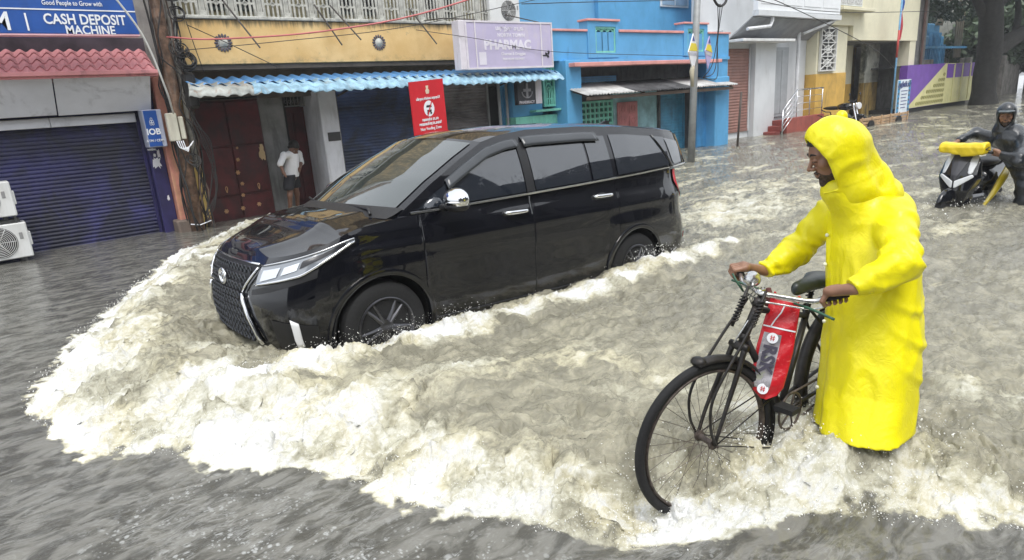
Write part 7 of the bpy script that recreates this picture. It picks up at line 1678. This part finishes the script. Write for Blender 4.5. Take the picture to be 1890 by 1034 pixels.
def water_mat():
    t = NT('flood_water'); c = t.coord(); cs = t.coord(scale=(1, 1.35, 1.6)); cr = t.coord(scale=(1.0, 1.9, 1.0), rot=(0, 0, .5))
    foam = t.attr('foam'); aer = t.attr('aer'); fleck = t.attr('fleck')
    def ridge(n): return t.math('SUBTRACT', 1.0, t.math('ABSOLUTE', t.math('SUBTRACT', t.math('MULTIPLY', n, 2.0), 1.0)))
    n1 = t.noise(cs, 5.0, 9, .66, .9); n2 = t.noise(cs, 21, 7, .72, .7); n3 = t.noise(c, 2.0, 5, .6, .4)
    r1 = ridge(t.noise(cr, 9, 7, .66, 1.1)); r2 = ridge(t.noise(cr, 30, 5, .65, .8))
    # torn white lace: ridged noise plus plain noise, shown where the foam coverage beats it
    nn = t.math('ADD', t.math('ADD', t.math('MULTIPLY', n1, .40), t.math('MULTIPLY', n2, .24)), t.math('ADD', t.math('MULTIPLY', r1, .24), t.math('MULTIPLY', r2, .12)))
    white = t.ramp(t.math('SUBTRACT', nn, t.math('SUBTRACT', .95, t.math('MULTIPLY', foam, .53))), -.03, .15)
    cream = t.ramp(t.math('SUBTRACT', t.math('ADD', t.math('MULTIPLY', n1, .6), t.math('MULTIPLY', n2, .4)), t.math('SUBTRACT', .80, t.math('MULTIPLY', foam, .72))), -.08, .14)
    # small floating bubbles and rafts of them ahead of the wave
    def bub(sc, a, b, ps, lo):
        vo = t.n('TexVoronoi'); vo.inputs['Scale'].default_value = sc; t.l(t.coord(scale=(1, .75, 1), rot=(0, 0, .4)), vo.inputs['Vector'])
        return t.math('MULTIPLY', t.ramp(vo.outputs['Distance'], a, b), t.ramp(t.noise(cr, ps, 5, .75, .5), lo, lo+.05))
    fl = t.math('MAXIMUM', bub(30, .38, .20, 4, .53), t.math('MAXIMUM', bub(13, .36, .20, 3.1, .55), bub(60, .44, .22, 5, .53)))
    fl = t.math('MULTIPLY', fl, t.ramp(fleck, .12, .5))
    murk = t.mix(t.ramp(t.noise(t.coord(scale=(.9, 1.9, 1), rot=(0, 0, .5)), 4.6, 7, .62, 1.0), .40, .60), (.078, .075, .064), (.185, .180, .160))  # silt tone; its dark and light patches also stand in for ripple reflections
    sky_glint = t.math('MULTIPLY', t.ramp(ridge(t.noise(t.coord(scale=(.7, 2.4, 1), rot=(0, 0, .5)), 6.5, 7, .68, 1.4)), .90, .985), t.ramp(n3, .40, .60)); murk = t.mix(t.math('MULTIPLY', sky_glint, t.math('ADD', .12, t.math('MULTIPLY', fleck, .5), True)), murk, (.42, .425, .41))  # pale streaks in the colour, standing in for sky reflected off ripple facets
    milk = t.mix(t.ramp(n1, .35, .7), (.19, .18, .135), (.37, .348, .26))
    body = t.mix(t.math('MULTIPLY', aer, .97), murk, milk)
    crm = t.mix(t.ramp(n3, .4, .62), (.47, .455, .36), (.52, .485, .345))
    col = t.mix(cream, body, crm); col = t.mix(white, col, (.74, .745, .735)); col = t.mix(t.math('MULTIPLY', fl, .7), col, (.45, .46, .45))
    fm = t.math('MAXIMUM', white, t.math('MULTIPLY', cream, .6))
    # silty water and froth scatter light inside, so their own shading follows a calmer surface than the one that mirrors
    ge = t.n('NewGeometry'); up = t.n('Mix'); up.data_type = 'VECTOR'; t.l(t.math('ADD', .15, t.math('MULTIPLY', fm, .35)), up.inputs[0]); t.l(ge.outputs['Normal'], up.inputs[4]); up.inputs[5].default_value = (0, 0, 1)
    nz_ = t.n('VectorMath', operation='NORMALIZE'); t.l(up.outputs[1], nz_.inputs[0])
    bb = t.bump(t.math('MULTIPLY', nn, fm), .55, .018, t.bump(ridge(t.noise(cr, 11, 5, .6, .9)), .35, .008, nz_.outputs[0]))
    w1 = ridge(t.noise(cr, 3.2, 5, .55, .6)); w2 = ridge(t.noise(cr, 11, 5, .58, .7)); w3 = t.noise(cs, 40, 4, .6, .4)
    calm = t.math('ADD', .22, t.math('MULTIPLY', t.math('MAXIMUM', t.ramp(aer, .05, .25), t.math('MULTIPLY', fleck, .8)), .78), True)
    b1 = t.bump(w1, .9, .030); b2 = t.bump(w2, .9, .016, b1); b3 = t.bump(w3, .7, .006, b2)
    for q_ in (b1, b2, b3): t.l(calm, q_.node.inputs['Strength']); b5 = t.bump(fl, .6, .006, b3)
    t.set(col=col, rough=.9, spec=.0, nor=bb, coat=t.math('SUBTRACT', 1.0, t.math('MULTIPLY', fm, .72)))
    t.b.inputs['Coat Roughness'].default_value = .035; t.b.inputs['Coat IOR'].default_value = 1.38; t.l(b5, t.b.inputs['Coat Normal'])
    return t.m
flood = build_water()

# ---------------------------------------------------------------- spray thrown off the crests: many small drops and torn scraps
def build_spray():
    bm = bmesh.new(); bmesh.ops.create_icosphere(bm, subdivisions=1, radius=1)
    bv = np.array([v.co[:] for v in bm.verts]); bf = np.array([[v.index for v in f.verts] for f in bm.faces]); bm.free()
    C = []; S = []
    def drop(x, y, z, s): C.append((x, y, z)); S.append(s)
    seg = np.linalg.norm(np.diff(FRONT, axis=0), axis=1); cum = np.concatenate([[0], np.cumsum(seg)])
    rg = np.random.default_rng(5)
    def along(n, s0, s1, w0, w1, zk, smax):
        for _ in range(n):
            s = rg.uniform(cum[s0], cum[s1]); i = min(np.searchsorted(cum, s)-1, len(seg)-1); i = max(i, 0); t = (s-cum[i])/seg[i]
            p = FRONT[i]*(1-t)+FRONT[i+1]*t; d = FRONT[i+1]-FRONT[i]; nrm = np.array([-d[1], d[0]])/seg[i]
            cl = .5+.5*math.sin(s*7.3)+.5*math.sin(s*17.1+1)
            q = rg.normal(0, 1); off = w0+(w1-w0)*rg.beta(1.3, 3); p = p+nrm*off*1.0
            h = (FH[i]*.9)*zk*rg.beta(1.2, 3.5)*(1 if off > .03 else .4)*(.5+cl*.5)
            drop(p[0], p[1], h, smax*(.18+.82*rg.beta(1, 6)))
    return C, S, bv, bf, drop, along, rg
C_, S_, bv_, bf_, drop_, along_, rg_ = build_spray()
along_(1500, 4, 12, -.05, .5, 1.5, .008)
along_(2200, 12, 22, -.03, .40, 1.3, .006)
along_(2200, 22, 31, -.02, .35, 1.5, .005)
for (x, y, rx, ry, h, n, s) in ((2.15, 3.82, .34, .07, .18, 420, .0055), (4.95, 3.84, .22, .07, .20, 260, .0065), (1.35, 3.80, .35, .10, .12, 260, .006), (3.6, 3.80, 1.5, .05, .07, 300, .005),
                                (1.96, 1.62, .10, .08, .10, 260, .006), (2.65, 1.32, .30, .14, .14, 700, .007), (2.85, .95, .25, .18, .13, 500, .007), (2.45, 1.4, .12, .08, .16, 200, .006), (9.6, 2.6, .5, .2, .1, 200, .012)):
    for _ in range(n):
        drop_(x+rg_.normal(0, rx), y+rg_.normal(0, ry), .02+h*rg_.beta(1.2, 2.6), s*(.2+.8*rg_.beta(1, 5)))
C_ = np.array(C_); S_ = np.array(S_); k_ = len(C_)
zz_ = water_fields(C_[:, 0].astype(np.float32), C_[:, 1].astype(np.float32))[0]
C_[:, 2] = C_[:, 2]*.75+zz_
st_ = rg_.uniform(.6, 1.5, (k_, 3)); dirn = rg_.normal(0, 1, (k_, 3))*.8
V_ = bv_[None]*S_[:, None, None]*st_[:, None, :]
V_ = V_+(V_@np.array([.3, .2, .9]))[..., None]*dirn[:, None, :]*.6
V_ = V_+C_[:, None, :]
Q_ = (bf_[None]+(np.arange(k_)*len(bv_))[:, None, None]).reshape(-1, 3)
ts = NT('spray'); ts.set(col=(.88, .88, .85), rough=.25, ior=1.33)
spray = fast_mesh('water_spray', V_.reshape(-1, 3), Q_, ts.m, kind='stuff', label='white drops and torn scraps of water thrown up along the bow wave', cat='spray')
